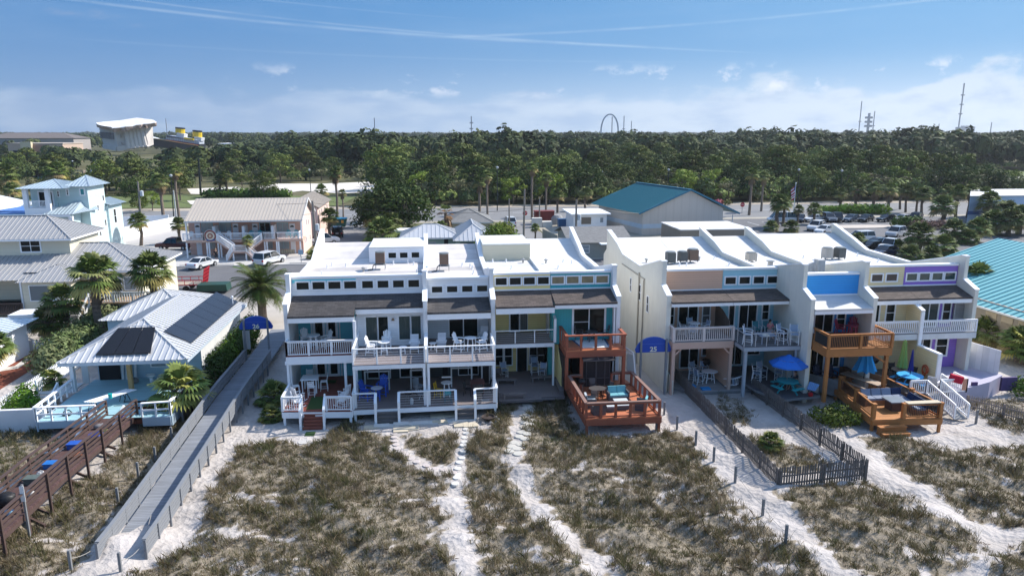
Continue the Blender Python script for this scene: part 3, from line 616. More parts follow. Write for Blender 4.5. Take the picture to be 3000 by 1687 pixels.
balcony(G_,19.5,23.28,41.9,45.9,3.6,mat('dark_grey_decking',(.14,.145,.155),.8,pat='y',per=.14),mat('grey_blue_paint',(.33,.37,.41),.6),bh=.3)
b=M();rail(b,(19.5,41.95,3.6),(23.24,41.95,3.6),h=.85,post=.8,mode='wire',pw=.045,cap=.05,below=.35);rail(b,(19.5,41.95,3.6),(19.5,44,3.6),h=.85,post=1.0,mode='wire',pw=.045,cap=.05,ends=(0,1));b.obj('railing',mat('galvanised_rail',(.42,.45,.48),.45,.4),G_)
b=M();b.box(19.62,42.0,.2,19.8,42.2,3.28);b.box(23.0,42.0,.2,23.15,42.15,3.28);b.objs('balcony_post',MATS['grey_blue_paint'],G_)
HON=HONEY
balcony(H_,23.62,27.9,39.45,43.05,4.05,HONEYD,HON,bh=.5)
b=M()
rail(b,(23.7,41.2,4.05),(23.75,39.5,4.05),h=.9,post=0,bal=.11,pw=.12,cap=.13,ends=(0,0));rail(b,(23.75,39.5,4.05),(27.85,39.5,4.05),h=.9,post=2.0,bal=.11,pw=.15,cap=.13,bs=.02);rail(b,(27.85,39.5,4.05),(27.85,41.4,4.05),h=.9,post=1.9,bal=.11,pw=.12,cap=.13,ends=(0,1),bs=.02)
b.obj('railing',HON,H_);b=M();b.box(23.8,39.56,4.15,26.3,39.58,4.8);b.box(23.68,39.6,4.15,23.7,41.0,4.8);b.obj('privacy_mesh',mat('black_mesh',(.02,.02,.02),.8),H_)
b=M();b.box(23.75,39.55,.6,23.95,39.75,3.55);b.box(27.6,39.55,.6,27.8,39.75,3.55);b.bar((27.7,39.65,3.0),(26.9,39.65,3.5),.12,.12);b.objs('balcony_post',HON,H_)
b=M();b.box(23.58,41.2,.0,23.66,43.6,3.5);b.obj('side_screen',CRM,H_)
for par,x0,x1 in((I_,27.72,31.6),(J_,31.75,35.75)):
 balcony(par,x0,x1,42.3,43.7,4.0,DECKW,WHITE2,bh=.42)
 b=M();rail(b,(x0+.03,42.34,4.0),(x1-.03,42.34,4.0),h=.85,post=3.9,bal=.14,pw=.08,cap=.12,bs=.05);b.obj('railing',WHITE,par)
b=M();prism_yz(b,[(42.25,.5),(42.25,2.2),(42.2,5.55),(43.0,5.85),(43.7,5.85),(43.7,.5)],31.6,31.74);prism_yz(b,[(40.2,.5),(40.2,3.2),(42.25,3.2),(42.25,.5)],31.62,31.72);dv=b.obj('dividing_wall',CRM,I_)
b=M();b.bar((31.67,42.15,5.58),(31.67,43.1,5.9),.26,.09);b.box(31.56,42.12,3.25,31.78,42.24,5.5);b.box(31.54,40.1,3.2,31.8,42.24,3.3);b.box(31.54,40.08,.5,31.8,40.2,3.2);b.obj('wall_cap',WHITE,dv)
def mk_ac(body,dark):
 def f():
  t=thing('air_conditioner','x','air conditioner')
  b=M();b.box(-.33,-.33,.1,.33,.33,.86);b.obj('louvred_casing',body,t)
  b=M();b.lathe([(.36,.87),(.36,.93),(.24,.95),(.05,.93)],(0,0,0),16);b.obj('fan_cowl',dark,t)
  b=M();[b.box(x-.04,y-.04,0,x+.04,y+.04,.1)for x in(-.28,.28)for y in(-.28,.28)];b.obj('feet',dark,t);return t
 return f
acb=Pool(mk_ac(mat('rusty_louvres',(.17,.115,.085),.7,pat='z',per=.055,dark=.4),mat('cowl_grey',(.22,.24,.24),.5,.4)))
acd=Pool(mk_ac(mat('dark_louvres',(.085,.095,.095),.6,pat='z',per=.055,dark=.4),MATS['cowl_grey']))
acw=Pool(mk_ac(mat('pale_louvres',(.45,.42,.37),.6,pat='x',per=.07,dark=.35),MATS['cowl_grey']))
acb.put((-3.95,52.9,7.45),0,'rusty louvred air conditioner on a wire stand beside the small penthouse');acb.put((.72,51.8,7.45),0,'rusty louvred air conditioner alone on the narrow white roof')
acd.put((18.05,52.6,7.1),0,'grey green air conditioner, left of the three on the peach roof');acd.put((19.1,52.9,7.15),.1,'black air conditioner, middle of the three on the peach roof',sc=.92);acb.put((20.0,53.1,7.15),0,'brown rusty air conditioner, right of the three on the peach roof',sc=1.06)
acw.put((24.7,53.0,7.1),0,'low square air conditioner alone on the bright blue unit roof',sc=(1.05,1,.75));acw.put((31.1,53.2,7.1),0,'beige slatted air conditioner beside a dark green one on the right roof');acd.put((32.15,53.2,7.1),.2,'dark green air conditioner beside a beige slatted one on the right roof')
for x,y,l in((-3.95,52.9,'wire stand holding the air conditioner by the penthouse'),(.72,51.8,'wire stand holding the air conditioner on the narrow roof')):
 b=M();[b.tube((x+i*.35,y+j*.35,7.03),(x+i*.35,y+j*.35,7.45),.02,n=5)for i in(-1,1)for j in(-1,1)];b.box(x-.4,y-.4,7.42,x+.4,y+.4,7.45);tag(b.obj('equipment_stand',METAL),l,'stand')
 b=M();b.poly([(x-.3,y-.2,7.5),(x-.5,y-.3,7.4),(x-.55,y-.4,7.12),(x-.9,y-.5,7.08)],.035);tag(b.obj('refrigerant_pipe',BLACK),'black insulated pipe running down beside '+l[11:],'pipe')
vents=[(z4(575,490),0),(z4(627,470),0),(z4(775,475),0),(z4(515,565),0),(z4(960,530),1),(z4(1278,455),0),(z4(1430,440),0),(z4(1493,460),0),(z4(1525,545),0),(z4(2008,470),0),(z4(2092,482),0),(z4(2115,500),0),(z4(2125,555),0),(z6(230,432),0),(z6(373,430),0),(z6(552,435),1),(z6(428,500),0),(z6(795,440),1),(z6(925,495),0),(z6(978,430),0),(z6(1068,445),0),(z6(1720,415),0),(z6(1860,432),1),(z8(330,470),0),(z8(405,468),0),(z8(535,410),1),(z8(695,395),0),(z8(855,465),0),(z9(585,365),0),(z9(805,425),0),(z9(10,390),0)]
def mkv():
 b=M();b.lathe([(.05,0),(.05,.28)],n=8);b.lathe([(.1,0),(.06,.04)],n=8);return tag(b.obj('roof_vent',WHITE),'small white vent pipe standing on a flat white townhouse roof','vent','vent pipes on the white roofs')
def mkv2():
 b=M();b.lathe([(.07,0),(.07,.22),(.15,.22),(.15,.3),(.03,.36)],n=10);return tag(b.obj('roof_cowl',METAL),'mushroom capped metal vent standing on a flat white townhouse roof','vent','vent caps on the white roofs')
v1,v2=mkv(),mkv2();u1=u2=False
for q,k in vents:
 p=gz(q,7.05)
 o=(v2 if k else v1)
 if(k and u2)or(not k and u1):o=o.copy();COL.objects.link(o)
 if k:u2=True
 else:u1=True
 o.location=p
b=M();b.box(24.9,50.3,7.05,25.2,50.6,7.5);b.box(24.82,50.22,7.5,25.28,50.68,7.58);tag(b.obj('roof_chimney',METAL),'short square grey chimney on the blue unit roof','chimney')
def gxp(q,X):
 d=_ray(*q);t=X/d[0];return Vector((X,d[1]*t,CH+d[2]*t))
def hip(b,x0,x1,y0,y1,z,rise,ax='x',step=.42,mr=None,gl=False,gr=False):
 """hip roof planes; ax: ridge direction; gl/gr: that end is a gable instead"""
 if ax=='x':
  h=(y1-y0)/2;ym=(y0+y1)/2;a=(x0 if gl else x0+h);c=(x1 if gr else x1-h)
  if a>c:a=c=(x0+x1)/2
  R0=(a,ym,z+rise);R1=(c,ym,z+rise)
  metal_roof(b,[(x0,y0,z),(x1,y0,z),R1,R0],step,mr=mr);metal_roof(b,[(x1,y1,z),(x0,y1,z),R0,R1],step,mr=mr)
  if not gl:metal_roof(b,[(x0,y1,z),(x0,y0,z),R0],step,mr=mr)
  if not gr:metal_roof(b,[(x1,y0,z),(x1,y1,z),R1],step,mr=mr)
  for p in((x0,y0),(x0,y1)):
   if not gl:b.bar((p[0],p[1],z+.03),(R0[0],R0[1],R0[2]+.03),.14,.06)
  for p in((x1,y0),(x1,y1)):
   if not gr:b.bar((p[0],p[1],z+.03),(R1[0],R1[1],R1[2]+.03),.14,.06)
  b.bar((R0[0]-.01,R0[1],R0[2]+.04),(R1[0]+.01,R1[1],R1[2]+.04),.16,.06)
 else:
  h=(x1-x0)/2;xm=(x0+x1)/2;a=y0+(0 if gl else h);c=y1-(0 if gr else h)
  R0=(xm,a,z+rise);R1=(xm,c,z+rise)
  metal_roof(b,[(x0,y1,z),(x0,y0,z),R0,R1],step,mr=mr);metal_roof(b,[(x1,y0,z),(x1,y1,z),R1,R0],step,mr=mr)
  if not gl:metal_roof(b,[(x0,y0,z),(x1,y0,z),R0],step,mr=mr)
  if not gr:metal_roof(b,[(x1,y1,z),(x0,y1,z),R1],step,mr=mr)
  for(p,q)in(((x0,y0),R0),((x1,y0),R0)):
   if not gl:b.bar((p[0],p[1],z+.03),(q[0],q[1],q[2]+.03),.14,.06)
  for(p,q)in(((x0,y1),R1),((x1,y1),R1)):
   if not gr:b.bar((p[0],p[1],z+.03),(q[0],q[1],q[2]+.03),.14,.06)
  b.bar((R0[0],R0[1],R0[2]+.04),(R1[0],R1[1],R1[2]+.04),.16,.06)
 return b
def eaves(b,x0,x1,y0,y1,z,d=.2):
 b.box(x0+.03,y0+.03,z-d,x1-.03,y0+.09,z-.01);b.box(x0+.03,y1-.09,z-d,x1-.03,y1-.03,z-.01);b.box(x0+.03,y0+.091,z-d,x0+.09,y1-.091,z-.01);b.box(x1-.09,y0+.091,z-d,x1-.03,y1-.091,z-.01);return b
t=thing('boardwalk','long grey boardwalk with slatted rails running from the sand to the 26 sign','boardwalk',(-12.9,30,0))
def zwalk(y):return max(.03,min(.75,(y-29)*.05))
b=M();ys=[28.0,30,34,38,44,60]
for a,c in zip(ys,ys[1:]):b.prism([(-13.75,a,zwalk(a)),(-13.75,c,zwalk(c)),(-13.75,c,zwalk(c)-.1),(-13.75,a,zwalk(a)-.1)],(1.75,0,0))
b.obj('deck_boards',mat('silver_boards',(.22,.235,.26),.85,pat='y',per=.14,dark=.5,var=.12),t)
for x,y1,s in((-13.82,51.6,-1),(-11.95,51.6,1)):
 y0=27.75
 b=M();n=17
 for i in range(n):
  ya=y0+(y1-y0)*i/n;yb=y0+(y1-y0)*(i+1)/n;za=zwalk(ya);zb_=zwalk(yb)
  for k,hh in enumerate((.12,.29,.46,.63)):b.bar((x-s*.02,ya,za+hh),(x-s*.02,yb,zb_+hh),.035,.135)
  b.bar((x-s*.03,ya,za+.80),(x-s*.03,yb,zb_+.80),.17,.045)
  b.bar((x,ya,-.25),(x,ya,za+.78),.09,.09)
 b.obj('rail',GREYL,t)
t=thing('walkway','dark brown timber walkway with a rope sign post, loaded with bags and tubs','walkway',(-18.2,32,0))
def zb2(y):return 1.25 if y<33 else 1.25-(y-33)*.045
b=M();ys=[24,33,41.6]
for a,c in zip(ys,ys[1:]):b.prism([(-19.15,a,zb2(a)),(-19.15,c,zb2(c)),(-19.15,c,zb2(c)-.12),(-19.15,a,zb2(a)-.12)],(1.7,0,0))
b.obj('deck_boards',mat('brown_boards',(.10,.055,.05),.85,pat='y',per=.14,dark=.5,var=.2),t)
for x,s in((-19.1,-1),(-17.42,1)):
 b=M();ys=[24.6,26.3,28,29.8,31.6,33.4,35.2,37,39.2,41.5]
 for i,y in enumerate(ys):
  b.bar((x,y,-.2),(x,y,zb2(y)+.93),.1,.1)
  if i+1<len(ys):
   y2=ys[i+1]
   for hh in(.18,.42,.66):b.bar((x-s*.06,y,zb2(y)+hh),(x-s*.06,y2,zb2(y2)+hh),.035,.13)
   b.bar((x,y,zb2(y)+.93),(x,y2,zb2(y2)+.93),.16,.045)
 b.obj('rail',BROWNW,t)
b=M()
for y in(28,31.6,35.2,38.5):b.bar((-19.0,y,.35),(-17.3,y-.9,.05),.1,.14);b.bar((-17.5,y,.1),(-19,y,zb2(y)-.2),.08,.12)
b.bar((-17.5,24,1.05),(-17.5,33,1.05),.08,.24);b.bar((-17.5,33,1.05),(-17.5,41.5,.68),.08,.24);b.obj('bracing',BROWNW,t)
def blob(b,x,y,z,rx,ry,rz,seed):
 r=random.Random(seed);k=len(b.v);b.ball((x,y,z+rz*.8),rx,ry,rz,9,6)
 for i in range(k,len(b.v)):
  v=b.v[i];f=1+r.uniform(-.16,.16);b.v[i]=(x+(v[0]-x)*f,y+(v[1]-y)*f,max(z,z+(v[2]-z)*f))
CL=[('tub','low blue plastic tub on the brown walkway near the white steps',36.6,(.02,.10,.45),.34,.3),('lid','round blue lid lying on the walkway clutter',37.6,(.01,.09,.5),.36,.08),('bag','large black rubbish bag slumped on the brown walkway',30.4,(.012,.012,.014),.42,.34),('bag','small white bag beside the black rubbish bag',31.2,(.6,.6,.58),.2,.16),('crate','grey green crate standing on the walkway',32.5,(.1,.13,.12),.3,.3),('towel_heap','heap of mixed orange and pink beach towels on the walkway',35.3,(.55,.18,.07),.32,.16),('tub','bright blue stacked tubs against the walkway rail',34.2,(.02,.16,.5),.3,.26),('bag','pale blue bag lying in the middle of the walkway',29.6,(.2,.42,.6),.22,.14),('cushion','grey rolled cushion near the top of the walkway',39.4,(.2,.2,.21),.34,.14),('bag','dark blue and red bag at the house end of the walkway',40.6,(.06,.04,.25),.26,.22),('towel_heap','crumpled white and grey towels on the walkway',33.2,(.5,.5,.5),.22,.14),('cushion','yellow cushion on the walkway by the grey roll',38.7,(.6,.45,.12),.2,.1)]
for i,(nm,lb,y,c,r_,h_)in enumerate(CL):
 b=M();x=-18.3+(.3 if i%2 else-.25)
 if nm in('crate','tub'):
  z=zb2(y);b.prism([(x-r_,y-r_*.7,z),(x+r_,y-r_*.7,z),(x+r_,y+r_*.7,z),(x-r_,y+r_*.7,z)],(0,0,h_*.8));b.box(x-r_-.03,y-r_*.7-.03,z+h_*.8,x+r_+.03,y+r_*.7+.03,z+h_)
 elif nm=='lid':b.lathe([(.02,.09),(r_*.6,.07),(r_,.0),(r_+.02,-.03)],(x,y,zb2(y)+.35),16)
 else:blob(b,x,y,zb2(y),r_,r_*.8,h_,i)
 tag(b.obj(nm,mat('clutter%d'%i,c,.5,var=.25,vs=8),smooth=nm in('bag','cushion')),lb,nm.replace('_',' '))
def signpost(x,y,z0,h,lab,wd=.3,txt=None):
 t=thing('sign_post',lab,'sign',(x,y,z0));b=M();b.box(x-.04,y-.04,z0,x+.04,y+.04,z0+h);b.obj('post',GREYW,t)
 b=M();b.box(x-.09,y-.06,z0+h-.75,x+.09,y-.041,z0+h-.05);b.obj('sign_panel',WHITE2,t);return t
signpost(-17.35,29.6,0,2.6,'narrow white sign board on a post at the brown walkway rail')
CT=thing('beach_cottage','white beach cottage with hipped metal roof carrying black solar pool panels','house',(-19,50,0))
TURQ=mat('worn_turquoise_paint',(.36,.58,.64),.6,pat='y',per=.14,dark=.75,var=.08);PBLUE=mat('pale_blue_wall',(.42,.56,.64),.7,pat='z',per=.16,dark=.85,var=.04)
b=M();b.box(-22.3,48.0,0,-15.7,58.2,3.2);b.obj('wall',PBLUE,CT)
b=M();b.box(-15.7,48.0,0,-15.66,58.2,3.15);b.obj('side_wall',WHITE2,CT)
b=M();hip(b,-22.85,-15.22,44.15,58.9,3.3,1.72,'y',step=.38);ro=b.obj('hipped_roof',MRW,CT)
b=M();eaves(b,-22.85,-15.22,44.15,58.9,3.3,.22);b.obj('fascia',mat('blue_grey_trim',(.45,.52,.58),.6),ro);M().box(-22.7,44.3,3.06,-15.35,48.0,3.09).obj('soffit',MATS['blue_grey_trim'],ro)
b=M();hip(b,-25.0,-18,54.8,62.5,3.2,1.5,'x',step=.38);b.obj('rear_roof',MRW,CT)
b=M();b.box(-24.6,55.3,0,-18.2,62,3.15);b.obj('rear_wall',PBLUE,CT)
def pln(x,y,f):
 return(x,y,(3.3+.451*(y-44.15))if f else(3.3+.451*(-15.22-x)))
b=M();q=[(-20.6,44.75),(-17.65,44.75),(-17.95,47.35),(-20.6,47.35)];q=[(-20.75,44.6),(-17.5,44.6),(-17.95,46.9),(-20.25,46.9)]
for i in range(3):
 f0=i/3;f1=(i+1)/3-.012
 P=[Vector(pln(*q[0],1)).lerp(Vector(pln(*q[1],1)),f)for f in(f0,f1)]+[Vector(pln(*q[3],1)).lerp(Vector(pln(*q[2],1)),f)for f in(f1,f0)]
 b.prism([p+Vector((0,0,.12))for p in P],(0,0,.04))
SOL=mat('black_solar_mat',(.012,.012,.014),.35,pat='x',per=.08,dark=.6);b.obj('solar_panel',SOL,CT)
b=M()
for i in range(7):
 ya=46.6+i*1.66;yb=ya+1.62;b.prism([Vector(pln(x,y,0))+Vector((0,0,.08))for x,y in((-15.75,ya),(-15.75,yb),(-17.45,yb+.3),(-17.45,ya+.3))],(0,0,.04))
b.obj('solar_panel',mat('blue_black_solar_mat',(.02,.024,.035),.3,pat='y',per=.09,dark=.7),CT)
b=M();b.poly([pln(-20.9,46.2,1)[:2]+(4.35,),(-20.2,47.1,4.75),(-18.2,47.1,4.75),(-17.5,47.6,4.5)],.025);b.obj('pipe',mat('pvc',(.5,.52,.55),.5),CT)
b=M();b.tube((-15.9,57.2,3.5),(-15.9,57.2,4.2),.04);b.ball((-15.9,57.2,4.25),.1,.1,.1);b.obj('vent',WHITE,CT)
b=M();b.box(-22.95,45.7,.9,-22.72,45.95,3.1);b.obj('post',WHITE,CT);b=M();b.box(-19.5,45.6,.9,-19.25,45.85,3.1);b.obj('post',mat('new_pine',(.55,.36,.16),.7,var=.1),CT)
b=M();b.box(-22.2,47.9,.9,-20.9,47.99,2.85);b.obj('dark_doorway',DARK,CT);win(CT,-18.9,-17.0,1.7,2.8,48.0,'v',glass=GLASSL)
for k,x in enumerate((-20.7,-20.45,-20.2,-19.9)):
 b=M();b.bar((x,47.75,.92),(x+.06,47.93,2.75),.16,.03);b.obj('leaning_board',WHITE2,CT)
b=M();rr=random.Random(3);y=41.0;zD=.9
while y<48:
 segs=[(-22.6,-15.4)]
 if 41.3<y<41.5 or 42.9<y<43.1:segs=[(-22.0,-19.4)]
 if 42.2<y<42.75:segs=[(-22.5,-18.3+rr.uniform(-.4,.4))]
 if 43.3<y<43.7:segs=[(-22.6,-18.6+rr.uniform(-.5,.5))]
 for a,c in segs:b.box(a,y,zD-.04,c,y+.125,zD)
 y+=.14
b.obj('deck_boards',TURQ,CT)
b=M();b.box(-22.5,41.1,.45,-15.5,48,.7);b.obj('joists',mat('rust_brown_joists',(.16,.05,.03),.9,pat='x',per=.4,dark=.4),CT)
b=M();b.box(-22.6,40.92,.45,-19.45,40.98,.88);b.box(-16.95,40.92,.35,-15.4,40.98,.88);b.box(-22.7,40.9,.3,-22.62,45.7,.88);b.box(-15.4,41.0,.3,-15.34,44,.88);b.obj('fascia',mat('blue_grey_trim2',(.35,.45,.53),.6),CT)
for p,q in(((-22.65,40.95,.9),(-19.45,40.95,.9)),((-16.95,40.95,.9),(-15.45,41.1,.9)),((-15.42,41.1,.9),(-15.42,44.6,.9)),((-22.7,40.95,.9),(-22.85,45.6,.9))):
 b=M();rail(b,p,q,h=.85,post=.75,mode='h',hr=1,cap=.2,pw=.09);b.obj('railing',WHITE,CT)
b=M();b.bar((-19.45,41.0,1.65),(-19.9,38.9,.35),.14,.1);b.bar((-17.9,41.0,1.65),(-18.1,39.9,.9),.1,.1);b.bar((-19.45,40.95,.3),(-19.45,40.95,1.7),.1,.1);b.obj('stair_rail',WHITE,CT)
for x,y in((-16.2,41.1),(-15.5,41.6),(-17.0,41.0),(-22.6,41)):pass
t=thing('garden_steps','white railed timber steps beside the green hedge and cottage deck','steps',(-24.2,45,0))
b=M()
for i in range(4):b.box(-24.9,44.4+i*.3,.15+i*.2,-23.7,44.7+i*.3,.2+i*.2)
b.box(-24.9,45.6,.85,-23.0,47.4,.92);b.obj('treads',WHITE2,t);b=M();rail(b,(-24.95,45.6,.92),(-24.95,47.4,.92),h=.85,bal=.16);b.obj('railing',WHITE,t);b=M();rail(b,(-23.7,44.3,.2),(-23.7,45.6,.9),h=.7,bal=.16);b.obj('railing',WHITE,t)
b=M();b.box(-23.0,47.3,.9,-22.6,47.36,2.2);tag(b.obj('gate_panel',WHITE2),'narrow white slatted panel at the side of the cottage porch','panel')
t=thing('board_stack','stack of long white boards on sawhorses on the turquoise deck','board stack',(-20,42.6,.9))
b=M();[b.bar((-20.6+i*.16,42.2-i*.06,1.5+i*.01),(-19.0+i*.16,44.2-i*.06,1.5+i*.01),.14,.04)for i in range(5)];b.obj('boards',WHITE,t)
for x,y in((-20.4,42.5),(-19.2,43.9)):
 b=M();[b.bar((x+i*.35,y-i*.2,1.45),(x+i*.35+j*.1,y-i*.2+j*.2,.9),.03,.03)for i in(0,1)for j in(-1,1)];b.bar((x,y,1.45),(x+.35,y-.2,1.45),.04,.05);b.obj('sawhorse',BLACK,t)
b=M();b.lathe([(.1,0),(.12,.3),(.1,.3)],(-19.3,42.6,1.52),10);tag(b.obj('bucket',mat('teal_plastic',(.02,.38,.38),.4)),'small teal bucket standing on the stacked white boards','bucket')
b=M();b.box(-21.6,41.6,.91,-21.2,41.9,1.02);b.poly([(-21.6,41.6,1.0),(-21.5,41.7,1.2),(-21.3,41.8,1.2),(-21.2,41.9,1.0)],.03);tag(b.obj('tool_case',BLACK),'black tool case open on the turquoise deck boards','tool case')
b=M();b.lathe([(.12,0),(.1,.25),(.26,.4),(.3,.48),(.05,.44)],(-18.7,47.2,.92),14);tag(b.obj('basin',WHITE),'white pedestal basin in the cottage porch','basin')
b=M();b.lathe([(.13,0),(.15,.3),(.12,.3)],(-18.2,47.2,.92),12);tag(b.obj('bucket',WHITE2),'white bucket beside the basin in the porch','bucket')
b=M();blob(b,-19.7,47.0,.92,.3,.25,.2,4);tag(b.obj('sack',mat('grey_sack',(.2,.21,.22),.8,var=.2)),'grey slumped sack on the porch floor','sack')
b=M();b.box(-32,41.7,-.2,-22.6,41.95,1.35);tag(b.obj('garden_wall',mat('white_block_wall',(.66,.66,.67),.8,var=.06)),'low white rendered wall in front of the cottage deck','wall')
b=M();b.prism([(-26.4,42.0,-.1),(-26.4,46.2,-.1),(-26.4,56.0,-.1),(-26.4,56,.75),(-26.4,42.0,.75)],(.2,0,0));tag(b.obj('garden_wall',WHITE),'bright white side wall under the picket fence','wall')
def picket(p,q,label,h=.8,step=.16,w=.09,m=None,z=0,rails=(.2,.6),group=None,post=2.2,top=True,jit=0):
 p=Vector(p);q=Vector(q);L_=(q-p).length;t=thing('picket_fence',label,'fence',tuple((p+q)/2),group);d=(q-p).normalized();b=M();k=int(L_/step);r=random.Random(int(L_*100))
 nrm=Vector((-d.y,d.x,0))
 for i in range(k+1):
  c=p+d*step*i;hh=h*(1+r.uniform(-jit,jit));tl=Vector((0,0,1))+d*r.uniform(-jit,jit)*.5
  b.bar(c,c+tl*hh,w,.02,up=tuple(nrm))
  e=c+tl*hh;b.prism([e-d*w/2-nrm*.01,e+d*w/2-nrm*.01,e+Vector((0,0,w*.6))-nrm*.01],tuple(nrm*.02))
 b.obj('pickets',m or WHITE,t,fix=True)
 for z_ in rails:
  b=M();b.bar(p+Vector((0,0,z_))+nrm*.035,q+Vector((0,0,z_))+nrm*.035,.04,.08);b.obj('rail',m or WHITE,t)
 n=max(1,round(L_/post))
 for i in range(n+1):
  b=M();c=p+d*L_*i/n+nrm*.08;b.bar(c-Vector((0,0,.3)),c+Vector((0,0,h*.95)),.1,.1);b.obj('post',m or WHITE,t)
 return t
picket((-26.3,42.2,.72),(-26.3,54,.72),'white picket fence on top of the bright side wall',h=.5,step=.2,rails=(.12,.36))
picket((-31.5,58.0,0),(-26.4,58.5,0),'white picket fence between the small cottage and the clipped hedge',h=.95,step=.22)
flat([z15(310,745),z15(430,660),z15(640,600),z15(560,830),z15(0,1180),z15(-800,1500),z15(-800,1100),z15(0,930)],.02,'mulch_bed',mat('red_mulch',(.20,.055,.03),.95,var=.4,vs=6,bump=.5))
flat([z15(0,890),z15(190,870),z15(330,770),z15(435,768),z15(240,900),z15(50,930),z15(-600,1080),z15(-600,1000)],.03,'paving',CONC)
t=thing('cottage','small white cottage with pale metal roof at the left edge','house',(-35,52,0))
b=M();b.box(-40,48,0,-31.6,57.6,2.6);b.obj('wall',WHITE,t)
b=M();hip(b,-40.5,-30.95,47.4,58.2,2.7,1.35,'y',step=.45,mr=None);b.obj('roof',mat('pale_metal_roof',(.62,.68,.72),.4,.3,var=.03),t)
win(t,54.3,55.5,1.05,2.2,-31.6,'hv',side='x',glass=GLASSL);win(t,50.5,51.6,1.1,2.2,-31.6,'h',side='x',glass=GLASSL)
b=M();b.box(-34.5,60.5,2.2,-30.6,62.5,2.45);tag(b.obj('flat_canopy',WHITE),'flat white canopy roof behind the small cottage','canopy')
b=M();b.box(-32.6,51.0,0,-30.9,51.8,.8);tag(b.obj('planter',mat('dark_stone',(.16,.16,.16),.9,var=.3,vs=5)),'dark stone planter against the small cottage','planter')
YH=thing('house','pale yellow two storey house with grey metal hipped roofs and white stairs','house',(-34,70,0))
YL=mat('pale_yellow_siding',(.68,.63,.49),.65,pat='z',per=.17,dark=.86,var=.03);
b=M();b.box(-47,69.5,0,-33.4,75.4,7.4);b.obj('wall',YL,YH)
b=M();hip(b,-48,-32.9,68.9,75.9,7.45,1.75,'x');ro=b.obj('upper_roof',MRF,YH);b=M();eaves(b,-48,-32.9,68.9,75.9,7.45,.18);b.obj('fascia',WHITE,ro)
win(YH,-37.55,-35.95,6.1+.15,7.25,69.5,'hv',glass=GLASS,fw=.12)
b=M();b.box(-33.4,67,0,-26.4,75.8,4.75);b.box(-47,67.5,2.2,-36,69.5,4.4);b.obj('lower_wall',YL,YH)
b=M();b.box(-26.4,67,0,-26.36,75.8,4.75);b.box(-33.4,69.5,4.8,-33.36,75.4,7.4);b.objs('side_wall',mat('sunlit_yellow_siding',(.72,.67,.52),.65,pat='z',per=.17,dark=.88),YH)  # lighter copy of the yellow siding paints sunlight onto these faces
b=M();hip(b,-36,-25.8,66.4,76.4,4.85,1.85,'x',gl=True);ro=b.obj('east_roof',MRF,YH);b=M();eaves(b,-33,-25.8,66.4,76.4,4.85,.18);b.obj('fascia',WHITE,ro)
b=M();metal_roof(b,[(-48,65.4,4.35),(-34.5,65.4,4.35),(-33.4,69.5,5.9),(-48,69.5,5.9)]);b.obj('porch_roof',MRF,YH)
b=M();metal_roof(b,[(-35.9,64.6,4.3),(-31.2,64.6,4.3),(-33.2,67.0,5.35),(-33.6,67.0,5.35)]);metal_roof(b,[(-31.2,64.6,4.3),(-31.2,69.5,4.3),(-33.0,69.5,5.3),(-33.2,67,5.35)]);metal_roof(b,[(-35.9,68,4.3),(-35.9,64.6,4.3),(-33.6,67.0,5.35),(-33.6,68,5.35)]);b.obj('sunroom_roof',MRF,YH)
b=M();b.box(-35.6,65.1,1.6,-31.6,69.5,4.2);s_=b.obj('sunroom_wall',YL,YH);win(YH,-35.0,-33.0,2.6,3.9,65.1,'',glass=mat('grey_insect_screen',(.16,.18,.19),.5))
b=M();b.box(-46,64.8,1.45,-35.62,69.5,1.6);b.obj('porch_floor',mat('brown_deck',(.15,.10,.075),.8,pat='y',per=.14),YH)
b=M();rail(b,(-46,64.9,1.6),(-35.7,64.9,1.6),h=.85,bal=.14,post=2.5);b.obj('porch_railing',mat('dark_brown_rail',(.12,.085,.07),.8),YH)
for x in(-38.3,-36.0,-40.8):b=M();b.box(x-.08,65.6,1.6,x+.08,65.76,4.25);b.obj('porch_post',WHITE,YH)
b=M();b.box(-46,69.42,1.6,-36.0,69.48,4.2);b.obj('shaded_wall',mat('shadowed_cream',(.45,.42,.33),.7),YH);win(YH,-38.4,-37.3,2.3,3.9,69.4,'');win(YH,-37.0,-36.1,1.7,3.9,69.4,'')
b=M();b.box(-31.3,64.2,2.3,-24.6,67,2.45);b.obj('east_deck',mat('tan_deck',(.36,.24,.14),.8,pat='x',per=.14),YH);b=M();rail(b,(-29.4,64.2,2.45),(-24.6,64.2,2.45),h=.9,bal=.2,post=1.6,bs=.06);rail(b,(-24.6,64.2,2.45),(-24.6,67,2.45),h=.9,bal=.2,bs=.06);b.obj('deck_railing',WHITE2,YH)
b=M();b.box(-29.0,64.5,.2,-24.8,66.6,2.2);b.obj('lattice_base',mat('grey_lattice',(.45,.45,.45),.9,pat='x',per=.12,dark=.5),YH)
win(YH,-29.2,-28.2,2.9,4.0,67.0,'');win(YH,-27.9,-27.0,3.0,4.1,67.0,'',glass=GLASSL);win(YH,68.6,69.7,3.0,4.1,-26.36,'v',side='x',glass=GLASSL);win(YH,71.5,72.6,3.0,4.1,-26.36,'v',side='x',glass=GLASSL)
b=M()
for i in range(9):b.box(-31.1,60.9+i*.36,.1+i*.25,-29.9,61.25+i*.36,.15+i*.25)
b.obj('stair_treads',mat('grey_treads',(.25,.24,.22),.9),YH)
b=M()
for x in(-31.2,-29.8):b.bar((x,60.7,.9),(x,64.2,3.3),.1,.12);b.bar((x,60.8,.1),(x,64.2,2.4),.06,.26);[b.bar((x,60.8+i*1.1,.1+i*.75),(x,60.8+i*1.1,1.0+i*.75),.1,.1)for i in range(4)]
b.obj('stair_rail',WHITE2,YH)
